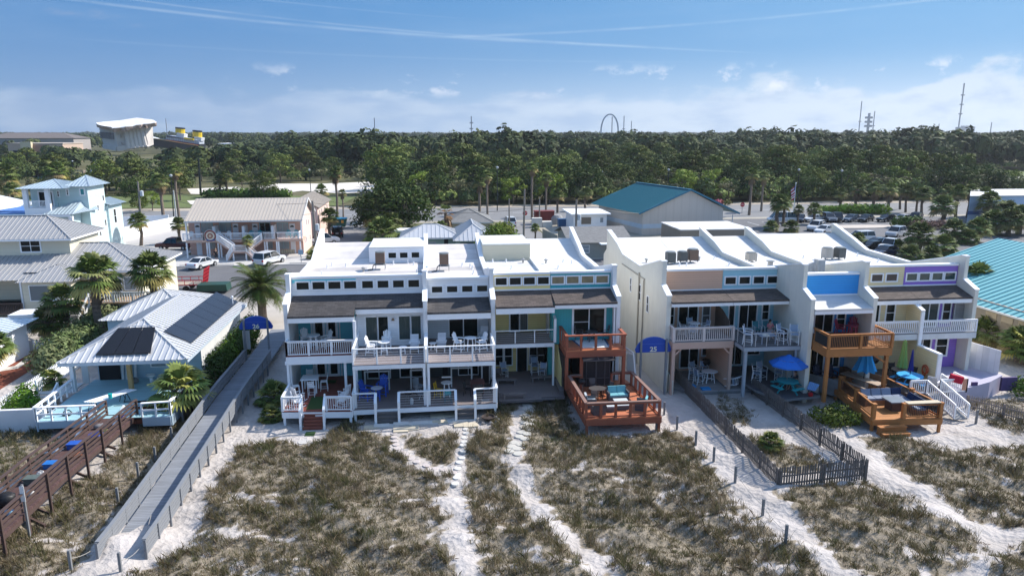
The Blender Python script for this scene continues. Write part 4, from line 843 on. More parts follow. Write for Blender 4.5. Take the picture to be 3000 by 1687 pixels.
MH=thing('house','tall pale mint three storey house with a corner balcony and blue grey metal roofs','house',(-50,104,0))
MIN=mat('mint_siding',(.52,.66,.655),.65,pat='z',per=.2,dark=.9,var=.03);Y0=104
def gX(q,Y=Y0):return gy(q,Y)
e=gX(z1(140,815));f=gX(z1(470,810));h_=gX(z1(870,780));ez=e.z
xL=gX(z1(205,830)).x;xR=gX(z1(455,830)).x;xM=gX(z1(660,900),106.5).x;xE=gX(z1(870,900),107.5).x
b=M();b.box(xL,Y0+2,0,xR-.01,111.5,ez);b.box(xR,Y0+2.2,0,xE-.01,111.4,ez+.1);b.obj('wall',MIN,MH)
yT=gxp(z1(985,850),xE+.03).y;yW=gxp(z1(1150,1000),xE+.3).y;b=M();b.box(xE,Y0+2.2,0,xE+.03,yT,ez+.1);b.obj('side_wall',mat('sunlit_mint_siding',(.58,.71,.71),.65,pat='z',per=.2,dark=.94),MH)  # sunlight on this side is put into a paler mint colour
zb_=gX(z1(250,1000)).z
b=M();b.box(xL,Y0,zb_-1.2,xR,Y0+2.2,zb_);b.obj('balcony_base',WHITE,MH)
for x in(xL+.25,xR-.3):
 b=M();b.box(x-.28,Y0,zb_,x+.28,Y0+.5,ez-.1);b.obj('balcony_pillar',WHITE,MH)
b=M();rail(b,(xL+.5,Y0+.1,zb_),(xR-.5,Y0+.1,zb_),h=1.0,bal=.16,post=0,ends=(0,0),bs=.05);b.obj('balcony_railing',WHITE,MH)
win(MH,xL+1.1,xR-.6,zb_+.1,zb_+2.0,Y0+2.0,'v',name='balcony_door',fw=.2)
def wq(q0,q1,Y,**k):
 a=gy(q0,Y);c=gy(q1,Y);return win(MH,a.x,c.x,min(a.z,c.z),max(a.z,c.z),Y,**k)
wq(z1(757,818),z1(795,870),Y0+2.2,glass=mat('teal_blind',(.02,.25,.27),.3),fw=.16);wq(z1(540,840),z1(558,888),Y0+2.2,mull='h',fw=.14);wq(z1(628,826),z1(645,872),Y0+2.2,mull='h',fw=.14)
for q0,q1 in((z1(963,880),z1(974,925)),(z1(915,973),z1(925,1018)),(z1(938,1205),z1(950,1258)),(z1(986,1108),z1(1000,1160))):
 a=gxp(q0,xE+.03);c=gxp(q1,xE+.03)
 win(MH,a.y,a.y+.4,min(a.z,c.z),max(a.z,c.z),xE+.03,side='x',fw=.1)
b=M();hip(b,xL-.6,xR+2.2,Y0-.5,112,ez,1.0,'x',step=.45);hip(b,xR+1.2,xE+.7,Y0+1.5,yT+.6,ez+.12,1.35,'x',step=.45);b.obj('upper_roof',MRB,MH)
lz=gX(z1(460,1045)).z;lx0=gX(z1(460,1045)).x;lx1=gX(z1(720,1050)).x;bx1=xE
b=M();metal_roof(b,[(lx0,Y0-1.8,lz),(lx1+.3,Y0-1.8,lz),(lx0+3.4,Y0+2.2,lz+1.4),(lx0+2.4,Y0+2.2,lz+1.4)],.45);metal_roof(b,[(lx1+.3,Y0-1.8,lz),(xE+.6,Y0+4,lz+.1),(xE-.5,Y0+4,lz+.9),(lx0+3.4,Y0+2.2,lz+1.4)],.45);b.obj('porch_roof',MRB,MH)
b=M();b.box(lx0+.5,Y0-.6,0,lx1-.4,Y0+2.0,lz-.05);b.box(xL-6,Y0+.4,0,lx0+.49,Y0+2.1,lz-.3);b.obj('lower_wall',MIN,MH)
b=M();b.box(xL-5,Y0-1.6,lz-3.2,xE,Y0-.61,lz-3.0);b.box(xL-5,Y0-1.75,lz-.35,lx1,Y0-1.62,lz-.02);b.obj('porch_floor',WHITE,MH)
for x in(xL-3.2,xL-.2,xL+2.4,lx0+.1,lx1-.1):b=M();b.box(x-.25,Y0-1.6,lz-3,x+.25,Y0-1.2,lz-.3);b.obj('porch_pillar',WHITE,MH)
for x in(xL-2.0,xL+1.2,lx0+1.0,lx0+2.6):win(MH,x-.4,x+.4,lz-2.6,lz-.8,Y0-.62 if x>lx0 else Y0+.38,'v')
zz=gxp(z1(1155,945),xE+.8).z;b=M();b.box(xE-4,yT,0,xE+.3,yW,zz-.05);b.obj('rear_wing_wall',MATS['sunlit_mint_siding'],MH);b=M();metal_roof(b,[(xE+.9,yT-.4,zz),(xE+.9,yW+.5,zz),(xE-1.5,yW+.5,zz+.8),(xE-1.5,yT-.4,zz+.8)],.45);b.obj('rear_wing_roof',MRB,MH)
win(MH,yT+1.6,yT+2.3,zz-2.8,zz-.8,xE+.3,'h',side='x',fw=.12)
t=thing('house','blue house with broad white roof cut off by the left edge','house',(-62,108,0))
zt=gy(z1(0,1040),108).z;b=M();b.box(-75,108,0,gy(z1(215,1000),108).x,118,zt-.1);b.obj('wall',mat('deep_blue_siding',(.10,.22,.50),.6),t)
xr=gy(z1(225,1000),108).x;zr=gy(z1(0,865),112).z;b=M();metal_roof(b,[(-80,107,zt),(xr-6,107,zt-.05),(xr+.4,111.5,zt+.9),(-66,112.5,zr+.6),(-80,112.5,zr+.9)],.6,.04);b.obj('roof',WHITE,t)
IN=thing('inn','pink two storey inn with long railed gallery, outside stairs and tan metal roof','inn',(-26,103,0))
PK=mat('salmon_siding',(.58,.36,.29),.7,pat='z',per=.17,dark=.88,var=.03);PKL=mat('light_pink_wall',(.78,.58,.50),.8,var=.04)
YF,YW=100.8,103.4
ix0=gy(zm(175,665),YF).x;ix1=gy(zm(1745,660),YF).x;iz=gy(zm(900,662),YF).z;dz=gy(zm(900,915),YF).z;wx0=gy(zm(232,700),YW).x;wx1=gy(zm(1745,700),YW).x
b=M();b.box(wx0,YW,0,wx1-.06,111,iz+.1);b.obj('wall',PK,IN)
rz_=gy(zm(1815,358),106.6).z
b=M();prism_yz(b,[(YW,0),(YW,iz),(106.6,rz_-.1),(111,iz),(111,0)],wx1-.06,wx1);b.obj('gable_wall',PKL,IN)
b=M();metal_roof(b,[(ix0,YF-.1,iz),(ix1,YF-.1,iz),(ix1,106.6,rz_),(ix0,106.6,rz_)],.45);metal_roof(b,[(ix1,112.2,iz),(ix0,112.2,iz),(ix0,106.6,rz_),(ix1,106.6,rz_)],.45)
ro=b.obj('roof',MRT,IN);b=M();b.box(ix0,YF-.14,iz-.2,ix1,YF-.08,iz-.02);b.bar((ix1+.03,YF-.1,iz-.05),(ix1+.03,106.6,rz_-.05),.06,.22);b.bar((ix1+.03,112.2,iz-.05),(ix1+.03,106.6,rz_-.05),.06,.22);b.objs('fascia',WHITE2,ro)
b=M();b.box(ix0,YF,dz-.35,ix1-.1,YW,dz-.02);b.obj('gallery_floor',mat('peach_beam',(.62,.42,.33),.7),IN)
def zmx(px,Y=YF):return gy(zm(px,900),Y).x
segs=[(165,440),(440,630),(800,1225),(1225,1400),(1400,1700)]
b=M()
for a,c in segs:rail(b,(zmx(a),YF+.05,dz),(zmx(c),YF+.05,dz),h=.92,post=3,bal=.16,bs=.045,pw=.12)
rail(b,(zmx(1700),YF+.05,dz),(zmx(1700),YW,dz),h=.92,post=3,bal=.16,bs=.045);rail(b,(zmx(640),YF+.05,dz),(zmx(800),YF+.05,dz),h=.92,post=0,bal=.16,bs=.045,ends=(0,0));b.obj('gallery_railing',WHITE,IN)
for px in(200,470,500,620,655,1240,1270,1400,1425,1712):b=M();x=zmx(px);b.box(x-.09,YF+.05,0,x+.09,YF+.22,dz-.36);b.obj('gallery_post',WHITE,IN)
for px in(215,1738):b=M();x=zmx(px);b.box(x-.09,YF+.05,dz,x+.09,YF+.22,iz-.2);b.obj('roof_post',WHITE,IN)
for px in(575,965,1350):b=M();x=gy(zm(px,780),102.2).x;b.box(x-.06,101.6,dz,x+.3,YW,dz+1.75);b.obj('gallery_screen',WHITE,IN)
FR=mat('blue_grey_trim3',(.26,.42,.47),.6);DW=mat('door_white',(.72,.74,.78),.5,var=.02)
def wz(q0,q1,**k):
 a=gy(q0,YW);c=gy(q1,YW);return win(IN,a.x,c.x,min(a.z,c.z),max(a.z,c.z),YW,**k)
for px in(315,820,1078,1572):
 a=gy(zm(px,702),YW);c=gy(zm(px+82,815),YW);
 b=M();b.box(a.x,YW-.05,dz,c.x,YW,a.z);o=b.obj('door',DW,IN);b=M();xm=(a.x+c.x)/2
 b.prism([(xm+.3*math.cos(i*PI/6),YW-.062,a.z-.5+.25*math.sin(i*PI/6))for i in range(7)],(0,.01,0));b.obj('fanlight',GLASS,o)
for(p0,p1,g_)in((412,555,GLASSL),(652,795,GLASSL),(1182,1320,GLASS),(1415,1555,GLASSL)):wz(zm(p0,697),zm(p1,800),mull='v',frame=FR,fw=.1,glass=g_)
for(p0,p1)in((340,425),(1590,1668)):
 a=gy(zm(p0,940),YW);c=gy(zm(p1,1105),YW);b=M();b.box(a.x,YW-.05,0.02,c.x,YW,a.z);b.obj('door',DW,IN)
for(p0,p1)in((500,590),(1430,1570),(1280,1350)):wz(zm(p0,935),zm(p1,1030),mull='v',frame=FR,fw=.06,glass=GLASSL)
for q in(zm(1800,680),zm(1825,680),zm(1780,930),zm(1800,910),zm(1850,880)):
 a=gxp(q,wx1);win(IN,a.y-.15,a.y+.15,a.z-.35,a.z+.35,wx1,side='x',fw=.06)
a=gy(zm(1460,1050),YW);b=M();b.box(a.x,YW-.08,a.z-.5,a.x+1.9,YW,a.z+.02);b.obj('wall_vent',mat('cream_block',(.6,.54,.40),.8,pat='x',per=.3,dark=.3),IN)
t=thing('inn_sign','round red and cream emblem above a blue name board on the inn gallery','sign',(zmx(527),YF-.1,dz));c=gy(zm(525,865),YF-.08)
def disc(b,c,r,d,n=24):b.prism([(c.x+r*math.cos(i*2*PI/n),c.y-d,c.z+r*math.sin(i*2*PI/n))for i in range(n)],(0,.02,0))
RING=[(.85,(.62,.60,.55)),(.78,(.25,.06,.05)),(.58,(.70,.62,.48)),(.36,(.30,.09,.07)),(.2,(.65,.5,.35))]
for i,(r,cc)in enumerate(RING):b=M();disc(b,c,r*1.0,.02+.022*i);b.obj('emblem_ring',mat('emblem%d'%i,cc,.6,var=0),t)
a=gy(zm(475,905),YF-.08);c2=gy(zm(588,930),YF-.08);b=M();b.box(a.x,YF-.14,c2.z,c2.x,YF-.08,a.z);b.obj('name_board',mat('sign_navy',(.02,.07,.25),.5,var=0),t)
ST=thing('outside_stairs','double white railed stairs meeting at a landing before the pink inn','stairs',(-26,99,0))
lz_=1.25;YS=98.9;xa=zmx(820,YS);xb=zmx(1010,YS)
b=M();b.box(xa,YS-.6,lz_-.15,xb,YS+.7,lz_);b.obj('landing',MATS['peach_beam'],ST);b=M();rail(b,(xa,YS-.55,lz_),(xb,YS-.55,lz_),h=.9,bal=.14,post=3,bs=.045);b.obj('railing',WHITE,ST)
for(x0_,z0_,y0_,x1_,z1_,y1_)in((xa,lz_,YS+.3,zmx(630),dz,YF-.1),(xb,lz_,YS+.3,zmx(1225),dz,YF-.1),(xa,lz_,YS-.2,zmx(715,98),0,YS-.2),(xb,lz_,YS-.2,zmx(1120,98),0,YS-.2)):
 b=M();b.bar((x0_,y0_-.45,z0_-.1),(x1_,y1_-.45,z1_-.1),.06,.28);b.bar((x0_,y0_+.45,z0_-.1),(x1_,y1_+.45,z1_-.1),.06,.28)
 n=9
 for i in range(n):xx=x0_+(x1_-x0_)*(i+.5)/n;yy=y0_+(y1_-y0_)*(i+.5)/n;zz=z0_+(z1_-z0_)*(i+.5)/n;b.cb(xx,yy,zz-.02,.3,.84,.04)
 b.obj('flight',MATS['peach_beam'],ST)
 b=M();rail(b,(x0_,y0_-.5,z0_),(x1_,y1_-.5,z1_),h=.9,bal=.14,post=9,bs=.045,pw=.12);rail(b,(x0_,y0_+.5,z0_),(x1_,y1_+.5,z1_),h=.9,bal=.14,post=9,bs=.045,pw=.12);b.obj('railing',WHITE,ST)
for x in(xa+.1,xb-.1):b=M();b.box(x-.08,YS-.6,0,x+.08,YS-.44,lz_-.15);b.obj('post',WHITE,ST)
t=thing('inn_annex','narrow pink rear building with tan gable roof behind the inn','house',(-19,118,0))
a=gy(zm(1945,490),114);xx1=gy(zm(1950,600),114).x;b=M();b.box(xx1-5.2,114,0,xx1,127,a.z);b.obj('wall',PKL,t)
pr=gy(zm(1770,275),120);b=M();metal_roof(b,[(xx1+.4,113.6,a.z),(xx1+.4,127.5,a.z),(xx1-2.6,127.5,a.z+1.5),(xx1-2.6,113.6,a.z+1.5)],.5);metal_roof(b,[(xx1-5.6,127.5,a.z),(xx1-5.6,113.6,a.z),(xx1-2.6,113.6,a.z+1.5),(xx1-2.6,127.5,a.z+1.5)],.5);b.prism([(xx1-5.2,114,a.z),(xx1,114,a.z),(xx1-2.6,114,a.z+1.4)],(0,.1,0));b.obj('roof',MRT,t)
for y in(116,118,121,124):win(t,y,y+.5,a.z-1.6,a.z-.6,xx1,side='x',fw=.06)
F=.87
def deck(name,label,pts,z,m,h=.3,fascia=None,legs=True,base=-.2):
 """raised ground deck, pts counter-clockwise from above"""
 cx=sum(p[0]for p in pts)/len(pts);cy=sum(p[1]for p in pts)/len(pts);t=thing(name,label,'deck',(cx,cy,0))
 b=M();b.prism([(x,y,z-.05)for x,y in pts],(0,0,.05));b.obj('deck_boards',m,t)
 n=len(pts)
 for i in range(n):
  b=M();p,q=pts[i],pts[(i+1)%n];d=Vector((q[0]-p[0],q[1]-p[1],0)).normalized();k=Vector((d.y,-d.x,0))*.01
  b.bar(Vector((*p,z-h/2-.025))+d*.02+k,Vector((*q,z-h/2-.025))-d*.02+k,.05,h-.06);b.obj('fascia',fascia or WHITE,t)
  if legs:b=M();b.box(p[0]-.07+.1*(1 if p[0]<cx else-1),p[1]-.07+.1*(1 if p[1]<cy else-1),base,p[0]+.07+.1*(1 if p[0]<cx else-1),p[1]+.07+.1*(1 if p[1]<cy else-1),z-.06);b.obj('leg',fascia or WHITE,t)
 return t
def steps(par,x0,x1,y,z,n,m,dp=.28,name='steps'):
 b=M()
 for i in range(n):
  zz=z*(n-i)/(n+1);b.box(x0,y-dp*(i+1),zz-.05,x1,y-dp*i,zz);b.box(x0+.03,y-dp*(i+1)+.04,-.1,x1-.03,y-dp*i,zz-.052)
 b.box(x0,y-dp*n,-.1,x0+.05,y,.1);o=b.obj(name,m,par);return o
R1=mat('rust_paint',(.25,.075,.05),.7,var=.1,vs=3)
dA=deck('ground_deck','red brown ground deck with white rails, green mat and red steps',[(-9.1,40.95),(-5.02,40.6),(-5.02,47),(-9.1,47)],.9,DECKR,.42)
for p,q in(((-9.08,40.98,.9),(-7.98,40.9,.9)),((-6.5,40.78,.9),(-5.06,40.66,.9)),((-9.06,41.0,.9),(-9.06,43.4,.9))):
 b=M();rail(b,p,q,h=.88,post=3,bal=.13,pw=.11,cap=.12);b.obj('railing',WHITE,dA)
steps(dA,-7.83,-6.72,40.85,.9,5,R1,.14)
for x in(-7.95,-6.6):b=M();b.bar((x,40.9,1.75),(x,40.2,1.2),.13,.05);b.box(x-.06,40.14,0,x+.06,40.26,1.2);b.box(x-.06,40.84,.5,x+.06,40.96,1.78);b.ball((x,40.9,1.86),.06,.06,.08);b.bar((x,40.85,.7),(x,40.2,.15),.05,.3);b.obj('stair_rail',WHITE,dA)
TURF=mat('green_turf_mat',(.03,.07,.015),.95,var=.2,vs=8)
b=M();b.box(-7.75,41.1,.902,-6.75,43.2,.915);tag(b.obj('turf_mat',TURF),'green artificial grass runner at the top of the red steps','mat')
b=M();b.box(-7.75,45.6,.902,-6.6,46.2,.915);tag(b.obj('doormat',TURF),'dark green doormat before the turquoise unit ground doors','mat')
b=M();b.box(-7.6,39.3,.012,-7.05,39.85,.03);tag(b.obj('turf_mat',TURF),'small green turf mat on the sand at the foot of the red steps','mat')
b=M();b.box(-8.7,40.88,.58,-8.35,40.9,.78,0);b.box(-8.68,40.87,.66,-8.37,40.879,.71,1);b.box(-8.6,40.87,.6,-8.45,40.879,.63,1);tag(b.obj('notice',[mat('notice_red',(.45,.02,.02),.5,var=0),WHITE]),'small red and black notice on the white deck fascia','sign')
b=M();b.lathe([(.33,0),(.33,.03)],(-7.5,38.5,.0),20);tag(b.obj('stepping_stone',CONC),'single round stone lying on sand before the red steps','stone')
dB=deck('ground_deck','long grey composite ground deck with white post rails shared by two white units',[(-5.0,41.05),(3.62,41.2),(3.62,46.4),(-5.0,46.4)],.8,DECKG,.34)
for p,q,e in(((-4.98,41.1,.8),(-3.65,41.1,.8),(1,1)),((-2.28,41.1,.8),(1.1,41.15,.8),(1,1)),((2.25,41.15,.8),(3.6,41.2,.8),(1,1)),((-4.98,41.1,.8),(-4.98,43.4,.8),(0,1)),((3.6,41.2,.8),(3.6,43.7,.8),(0,1)),((-.61,41.5,.8),(-.61,43.6,.8),(1,1))):
 b=M();rail(b,p,q,h=.97,post=1.8,mode='wire',pw=.11,cap=.16,ends=e);b.obj('railing',WHITE,dB)
for x0,x1 in((-3.58,-2.34),(1.17,2.2)):
 steps(dB,x0,x1,41.05,.8,3,mat('grey_brown_steps',(.15,.135,.13),.8,var=.1),.17)
 for x in(x0-.07,x1+.06):b=M();b.bar((x,41.1,1.78),(x,40.5,1.35),.16,.05);b.box(x-.07,40.44,-.1,x+.07,40.58,1.35);b.bar((x,41,.6),(x,40.5,.15),.05,.28);b.obj('stair_rail',WHITE,dB)
for x0,x1,y in((-4.6,-3.0,44.2),(-1.7,-.7,44.2),(.9,2.3,44.3),(2.9,3.5,44.6)):
 b=M();b.box(x0,y,2.02 if x0<2.5 else 2.1,x1,y+.12,2.1 if x0<2.5 else 2.2);b.box(x0,y,.8,x0+.09,y+.1,2.02);b.box(x1-.09,y,.8,x1,y+.1,2.02);tag(b.obj('timber_bar',WHITE2),{-4.6:'white timber bar frame behind the blue chairs',-1.7:'white timber bar frame in the shade beside the pod chair',.9:'white timber bar frame behind the tall white table',2.9:'white timber frame round the black cooker'}[x0],'frame')
dD=deck('ground_deck','grey brown ground deck edged with low timber benches before the yellow unit',[(4.0,42.5),(6.6,42.5),(6.6,42.75),(8.1,42.75),(8.1,48.0),(3.9,48.0),(3.9,42.5)],.45,mat('taupe_decking',(.23,.195,.19),.75,pat='y',per=.14,dark=.65,var=.06),.2,DECKG,legs=False)
BN=mat('bench_grey',(.20,.175,.17),.8,pat='y',per=.1,dark=.6)
def bench(p,q,w,label,z=.45,h=.38):
 p=Vector((*p,z));q=Vector((*q,z));t=thing('bench',label,'bench',tuple((p+q)/2));d=(q-p).normalized();b=M();up=Vector((0,0,1));b.bar(p+up*(h-.03),q+up*(h-.03),w,.06);b.obj('seat',BN,t)
 for c in(p+d*.12,q-d*.12):b=M();b.bar(c,c+up*(h-.06),w*.8,.1,up=tuple(d));b.obj('leg',BN,t)
bench((3.95,45.4),(5.3,45.4),.4,'low grey bench at the back left of the yellow unit deck');bench((6.3,45.6),(7.9,45.7),.4,'low grey bench at the back right of the yellow unit deck');bench((4.1,42.7),(5.6,42.75),.35,'low grey bench at the front edge of the yellow unit deck');bench((7.95,42.9),(7.95,45.4),.3,'long low bench along the right side of the yellow unit deck');bench((3.95,42.9),(3.95,45.2),.2,'narrow bench along the left side of the yellow unit deck')
dE=deck('timber_deck','large orange stained ground deck with chunky red brown posts and sofas',[(8.4,37.75),(12.85,37.7),(12.6,43.2),(12.0,46.3),(8.3,46.3)],.95,DECKO,.42,REDW)
def chunky(par,p,q,h=.92,n=3,m=REDW,cap=None,pw=.14,ends=(1,1)):
 p=Vector(p);q=Vector(q);b=M()
 for i in range(n+1):
  if(i==0 and not ends[0])or(i==n and not ends[1]):continue
  c=p+(q-p)*i/n;b.bar(c,c+Vector((0,0,h-.03)),pw,pw)
 b.obj('rail_posts',m,par)if n>6 else None
 if n<=6:
  for i in range(n+1):
   if(i==0 and not ends[0])or(i==n and not ends[1]):continue
   c=p+(q-p)*i/n;k=M();k.bar(c,c+Vector((0,0,h-.03)),pw,pw);k.obj('rail_post',m,par)
 k=M();u=Vector((0,0,1));k.bar(p+u*h,q+u*h,.2,.06);k.obj('cap_rail',cap or m,par);k=M();k.bar(p+u*.08,q+u*.08,.04,.08);k.bar(p+u*(h-.1),q+u*(h-.1),.04,.1);k.obj('lower_rail',m,par)
CAPB=mat('faded_brown_cap',(.25,.15,.12),.8,var=.15)
chunky(dE,(8.45,37.85,.95),(12.75,37.8,.95),n=5,cap=CAPB);chunky(dE,(8.45,37.85,.95),(8.35,42.6,.95),n=6,cap=CAPB,ends=(0,1));chunky(dE,(12.75,37.8,.95),(12.5,42.9,.95),n=6,cap=CAPB,ends=(0,1));chunky(dE,(12.5,42.95,.95),(11.2,42.95,.95),n=2,cap=CAPB,ends=(0,1));chunky(dE,(8.4,42.7,.95),(9.15,42.7,.95),n=1,cap=CAPB,ends=(0,1))
b=M();b.box(12.6,37.85,-.1,12.78,38.0,.6);b.obj('leg',GREYW,dE)
b=M();b.bar((11.98,44.2,3.4),(12.6,43.0,3.1),.06,.1);b.bar((12.6,43.0,3.1),(12.75,42.6,.95),.08,.08);b.bar((11.98,43.6,3.1),(12.6,43.0,3.0),.06,.06);tag(b.obj('awning_arm',WHITE2),'white folded metal arm hanging beside the timber decks','frame')
deck('ground_deck','weathered grey board deck beneath the peach balcony',[(17.0,43.2),(20.9,43.2),(19.6,47.4),(15.4,47.4),(15.4,44.5)],.22,DECKW,.2,GREYW,legs=False)
deck('ground_deck','dark blue grey patio deck with a turquoise picnic table',[(20.6,42.0),(21.6,40.3),(24.2,40.7),(23.3,46.8),(20.0,46.8)],.65,mat('slate_decking',(.085,.09,.105),.8,pat='y',per=.14,dark=.6),.2,GREYW,legs=False)
dH=deck('timber_deck','honey coloured timber deck with built in corner sofa and black balusters',[(24.85,36.2),(29.05,35.95),(28.5,41.0),(27.5,44.6),(24.0,44.6),(25.55,41.4)],.8,HONEYD,.36,HONEY)
BB=M()
def honrail(p,q,n=1,ends=(1,1),h=.82):
 p=Vector(p);q=Vector(q);L_=(q-p).length;u=Vector((0,0,1))
 for i in range(n+1):
  if(i==0 and not ends[0])or(i==n and not ends[1]):continue
  c=p+(q-p)*i/n;b=M();b.bar(c-u*.1,c+u*(h+.06),.2,.2);b.bar(c+u*(h+.06),c+u*(h+.12),.25,.25);b.obj('rail_post',HONEY,dH)
 b=M();b.bar(p+u*h,q+u*h,.12,.05);b.bar(p+u*.1,q+u*.1,.05,.09);b.obj('rail',HONEY,dH)
 b=M();k=int(L_/.11)
 for i in range(1,k):c=p+(q-p)*i/k;b.bar(c+u*.1,c+u*h,.02,.02)
 b.obj('balusters',BLACK,dH)
honrail((25.7,41.0,.8),(25.0,36.35,.8),2);honrail((26.75,36.2,.8),(28.95,36.1,.8),1);honrail((28.95,36.1,.8),(28.6,40.8,.8),2,(0,1))
b=M();b.prism([(28.55,40.8,.8),(27.95,43.9,.8),(27.95,43.9,1.6),(28.55,40.8,1.6)],(.06,.02,0));b.obj('side_board',mat('honey_planks',(.33,.20,.12),.8,pat='z',per=.14),dH)
b=M();b.prism([(25.65,41.1,.3),(23.8,43.4,.3),(23.8,43.4,1.4),(25.65,41.1,1.4)],(.06,.04,0));b.obj('side_board',GREYW,dH)
steps(dH,25.05,26.7,36.0,.8,2,HONEY,.36)
b=M();b.box(26.85,36.0,1.72,28.9,36.4,1.77);tag(b.obj('rail_counter',mat('pale_bar_board',(.55,.47,.34),.7,var=.1)),'pale board counter on the seaward rail of the honey deck','counter')
NAVY=mat('navy_cushion',(.012,.03,.09),.85,var=.15);NAVL=mat('grey_navy_cushion',(.22,.26,.34),.85,var=.2)
t=thing('corner_sofa','L shaped timber corner sofa with navy and grey cushions on the honey deck','sofa',(27.4,38.6,.8))
b=M();b.box(25.75,38.3,.8,28.4,39.1,1.1);b.box(27.8,36.6,.8,28.6,38.3,1.1);b.box(25.65,38.15,.8,25.75,39.15,1.45);b.box(25.75,39.1,.8,28.5,39.18,1.5);b.obj('base',mat('sofa_timber',(.33,.17,.08),.7,pat='z',per=.1),t)
for i in range(4):b=M();x=25.8+i*.66;b.box(x,38.32,1.1,x+.62,38.9,1.22);b.obj('seat_cushion',NAVL,t);b=M();b.bar((x+.31,38.92,1.16),(x+.31,39.06,1.58),.6,.16,up=(0,1,0));b.obj('back_cushion',NAVL if i<3 else NAVY,t)
for i in range(3):b=M();y=36.5+i*.6;b.box(27.83,y,1.1,28.35,y+.57,1.22);b.obj('seat_cushion',NAVL,t);b=M();b.bar((28.4,y+.3,1.16),(28.52,y+.3,1.58),.16,.58,up=(0,1,0));b.obj('back_cushion',NAVY,t)
t=thing('fire_table','square dark stone fire table with grey top before the corner sofa','table',(26.9,38.2,.8));b=M();b.box(26.75,37.25,.8,27.45,37.95,1.35);b.obj('base',mat('dark_brown_panel',(.08,.045,.035),.7),t);b=M();b.box(26.6,37.1,1.35,27.6,38.1,1.42);b.obj('top',mat('blue_grey_stone',(.20,.24,.28),.4,var=.15),t)
t=thing('picnic_table','long timber picnic table with benches under the closed blue umbrella','table',(26.6,41.2,.8))
PT=mat('sun_bleached_timber',(.42,.33,.25),.8,pat='x',per=.14,dark=.7)
ax=Vector((26.7,42.3,0));bx_=Vector((27.7,39.7,0));dd=(bx_-ax).normalized();pn=Vector((-dd.y,dd.x,0))
b=M();b.bar(ax+Vector((0,0,1.5)),bx_+Vector((0,0,1.5)),.75,.06);b.obj('table_top',PT,t)
b=M();b.bar(ax+Vector((0,0,1.2))-pn*.75,bx_+Vector((0,0,1.2))-pn*.75,.28,.05);b.obj('bench',PT,t);b=M();b.bar(ax+Vector((0,0,1.2))+pn*.6,bx_+Vector((0,0,1.2))+pn*.6,.26,.05);b.obj('bench',PT,t)
for c in(ax+dd*.3,bx_-dd*.3):
 b=M();b.bar(c+pn*.3+Vector((0,0,.8)),c+pn*.3+Vector((0,0,1.47)),.12,.12);b.bar(c-pn*.3+Vector((0,0,.8)),c-pn*.3+Vector((0,0,1.47)),.12,.12);b.bar(c-pn*.75+Vector((0,0,1.1)),c+pn*.6+Vector((0,0,1.1)),.08,.1);b.obj('trestle',HONEY,t)
def closed_umbrella(loc,h,r,m,label,hem,pole=BLACK,drop=.0,seed=1):
 t=thing('patio_umbrella',label,'umbrella',loc);b=M();b.tube((loc[0],loc[1],loc[2]),(loc[0],loc[1],loc[2]+h),.025);b.obj('pole',pole,t)
 b=M();n=16;k=len(b.v);rg=random.Random(seed)
 rows=[(.02,h),(r*.35,h-.12),(r*.6,h-.5*(h-hem)),(r,hem),(r*.86,hem-.04)]
 for rr_,z in rows:
  for i in range(n):a=2*PI*i/n;f=1.0+(.22 if i%2 else-.22)*(1 if rr_>.05 else 0);b.v.append((loc[0]+rr_*f*math.cos(a),loc[1]+rr_*f*math.sin(a),loc[2]+z-(.08 if i%2 else 0)*(rr_/r)))
 for j in range(len(rows)-1):
  for i in range(n):b.f.append((k+j*n+i,k+j*n+(i+1)%n,k+(j+1)*n+(i+1)%n,k+(j+1)*n+i));b.mi.append(0)
 b.obj('canopy',m,t);return t
UB=mat('azure_canvas',(.015,.28,.60),.75,var=.08);closed_umbrella((27.25,41.0,1.5),2.0,.62,UB,'half closed bright azure umbrella over the long picnic table',.62)
b=M();b.prism([(x,y,.28)for x,y in((28.95,38.9),(31.6,38.9),(31.6,43.7),(28.2,43.7))],(0,0,.87));tag(b.obj('patio',mat('grey_pavers',(.17,.155,.145),.9,pat='brick',per=.3,dark=.8)),'dark grey paved patio before the cream unit','patio')
t=thing('picnic_bench_table','round bright blue picnic table with attached benches on the patio','table',(29.9,40.5,1.15));b=M();b.lathe([(.75,1.85),(.77,1.9),(.72,1.92)],(29.9,40.3,0),22);b.obj('table_top',mat('sky_blue_plastic',(.05,.38,.75),.4,var=.03),t)
for a in range(4):b=M();c=math.cos(a*PI/2+.5);s=math.sin(a*PI/2+.5);b.bar((29.9+c*.95-s*.4,40.3+s*.95+c*.4,1.55),(29.9+c*.95+s*.4,40.3+s*.95-c*.4,1.55),.25,.04);b.bar((29.9+c*.3,40.3+s*.3,1.8),(29.9+c*1.0,40.3+s*1.0,1.17),.05,.05);b.obj('bench',MATS['sky_blue_plastic'],t)
closed_umbrella((29.9,40.3,1.9),1.7,.14,mat('navy_canvas',(.01,.02,.2),.8),'closed navy umbrella standing in the blue picnic table',.35)
closed_umbrella((30.1,41.4,1.15),2.75,.28,mat('lime_canvas',(.22,.36,.10),.8,var=.15),'closed lime green umbrella over the dark patio table',.95)
t=thing('patio_table','dark oval metal patio table beneath the green umbrella','table',(30.1,41.4,1.15));b=M();b.lathe([(.6,.7),(.62,.74)],(30.1,41.4,1.15),16);b.obj('top',mat('mosaic_top',(.25,.23,.2),.6,var=.3,vs=12),t)
for i in range(4):a=i*PI/2+.7;b=M();b.tube((30.1+.4*math.cos(a),41.4+.4*math.sin(a),1.15),(30.1+.3*math.cos(a),41.4+.3*math.sin(a),1.85),.02,n=5);b.obj('leg',BLACK,t)
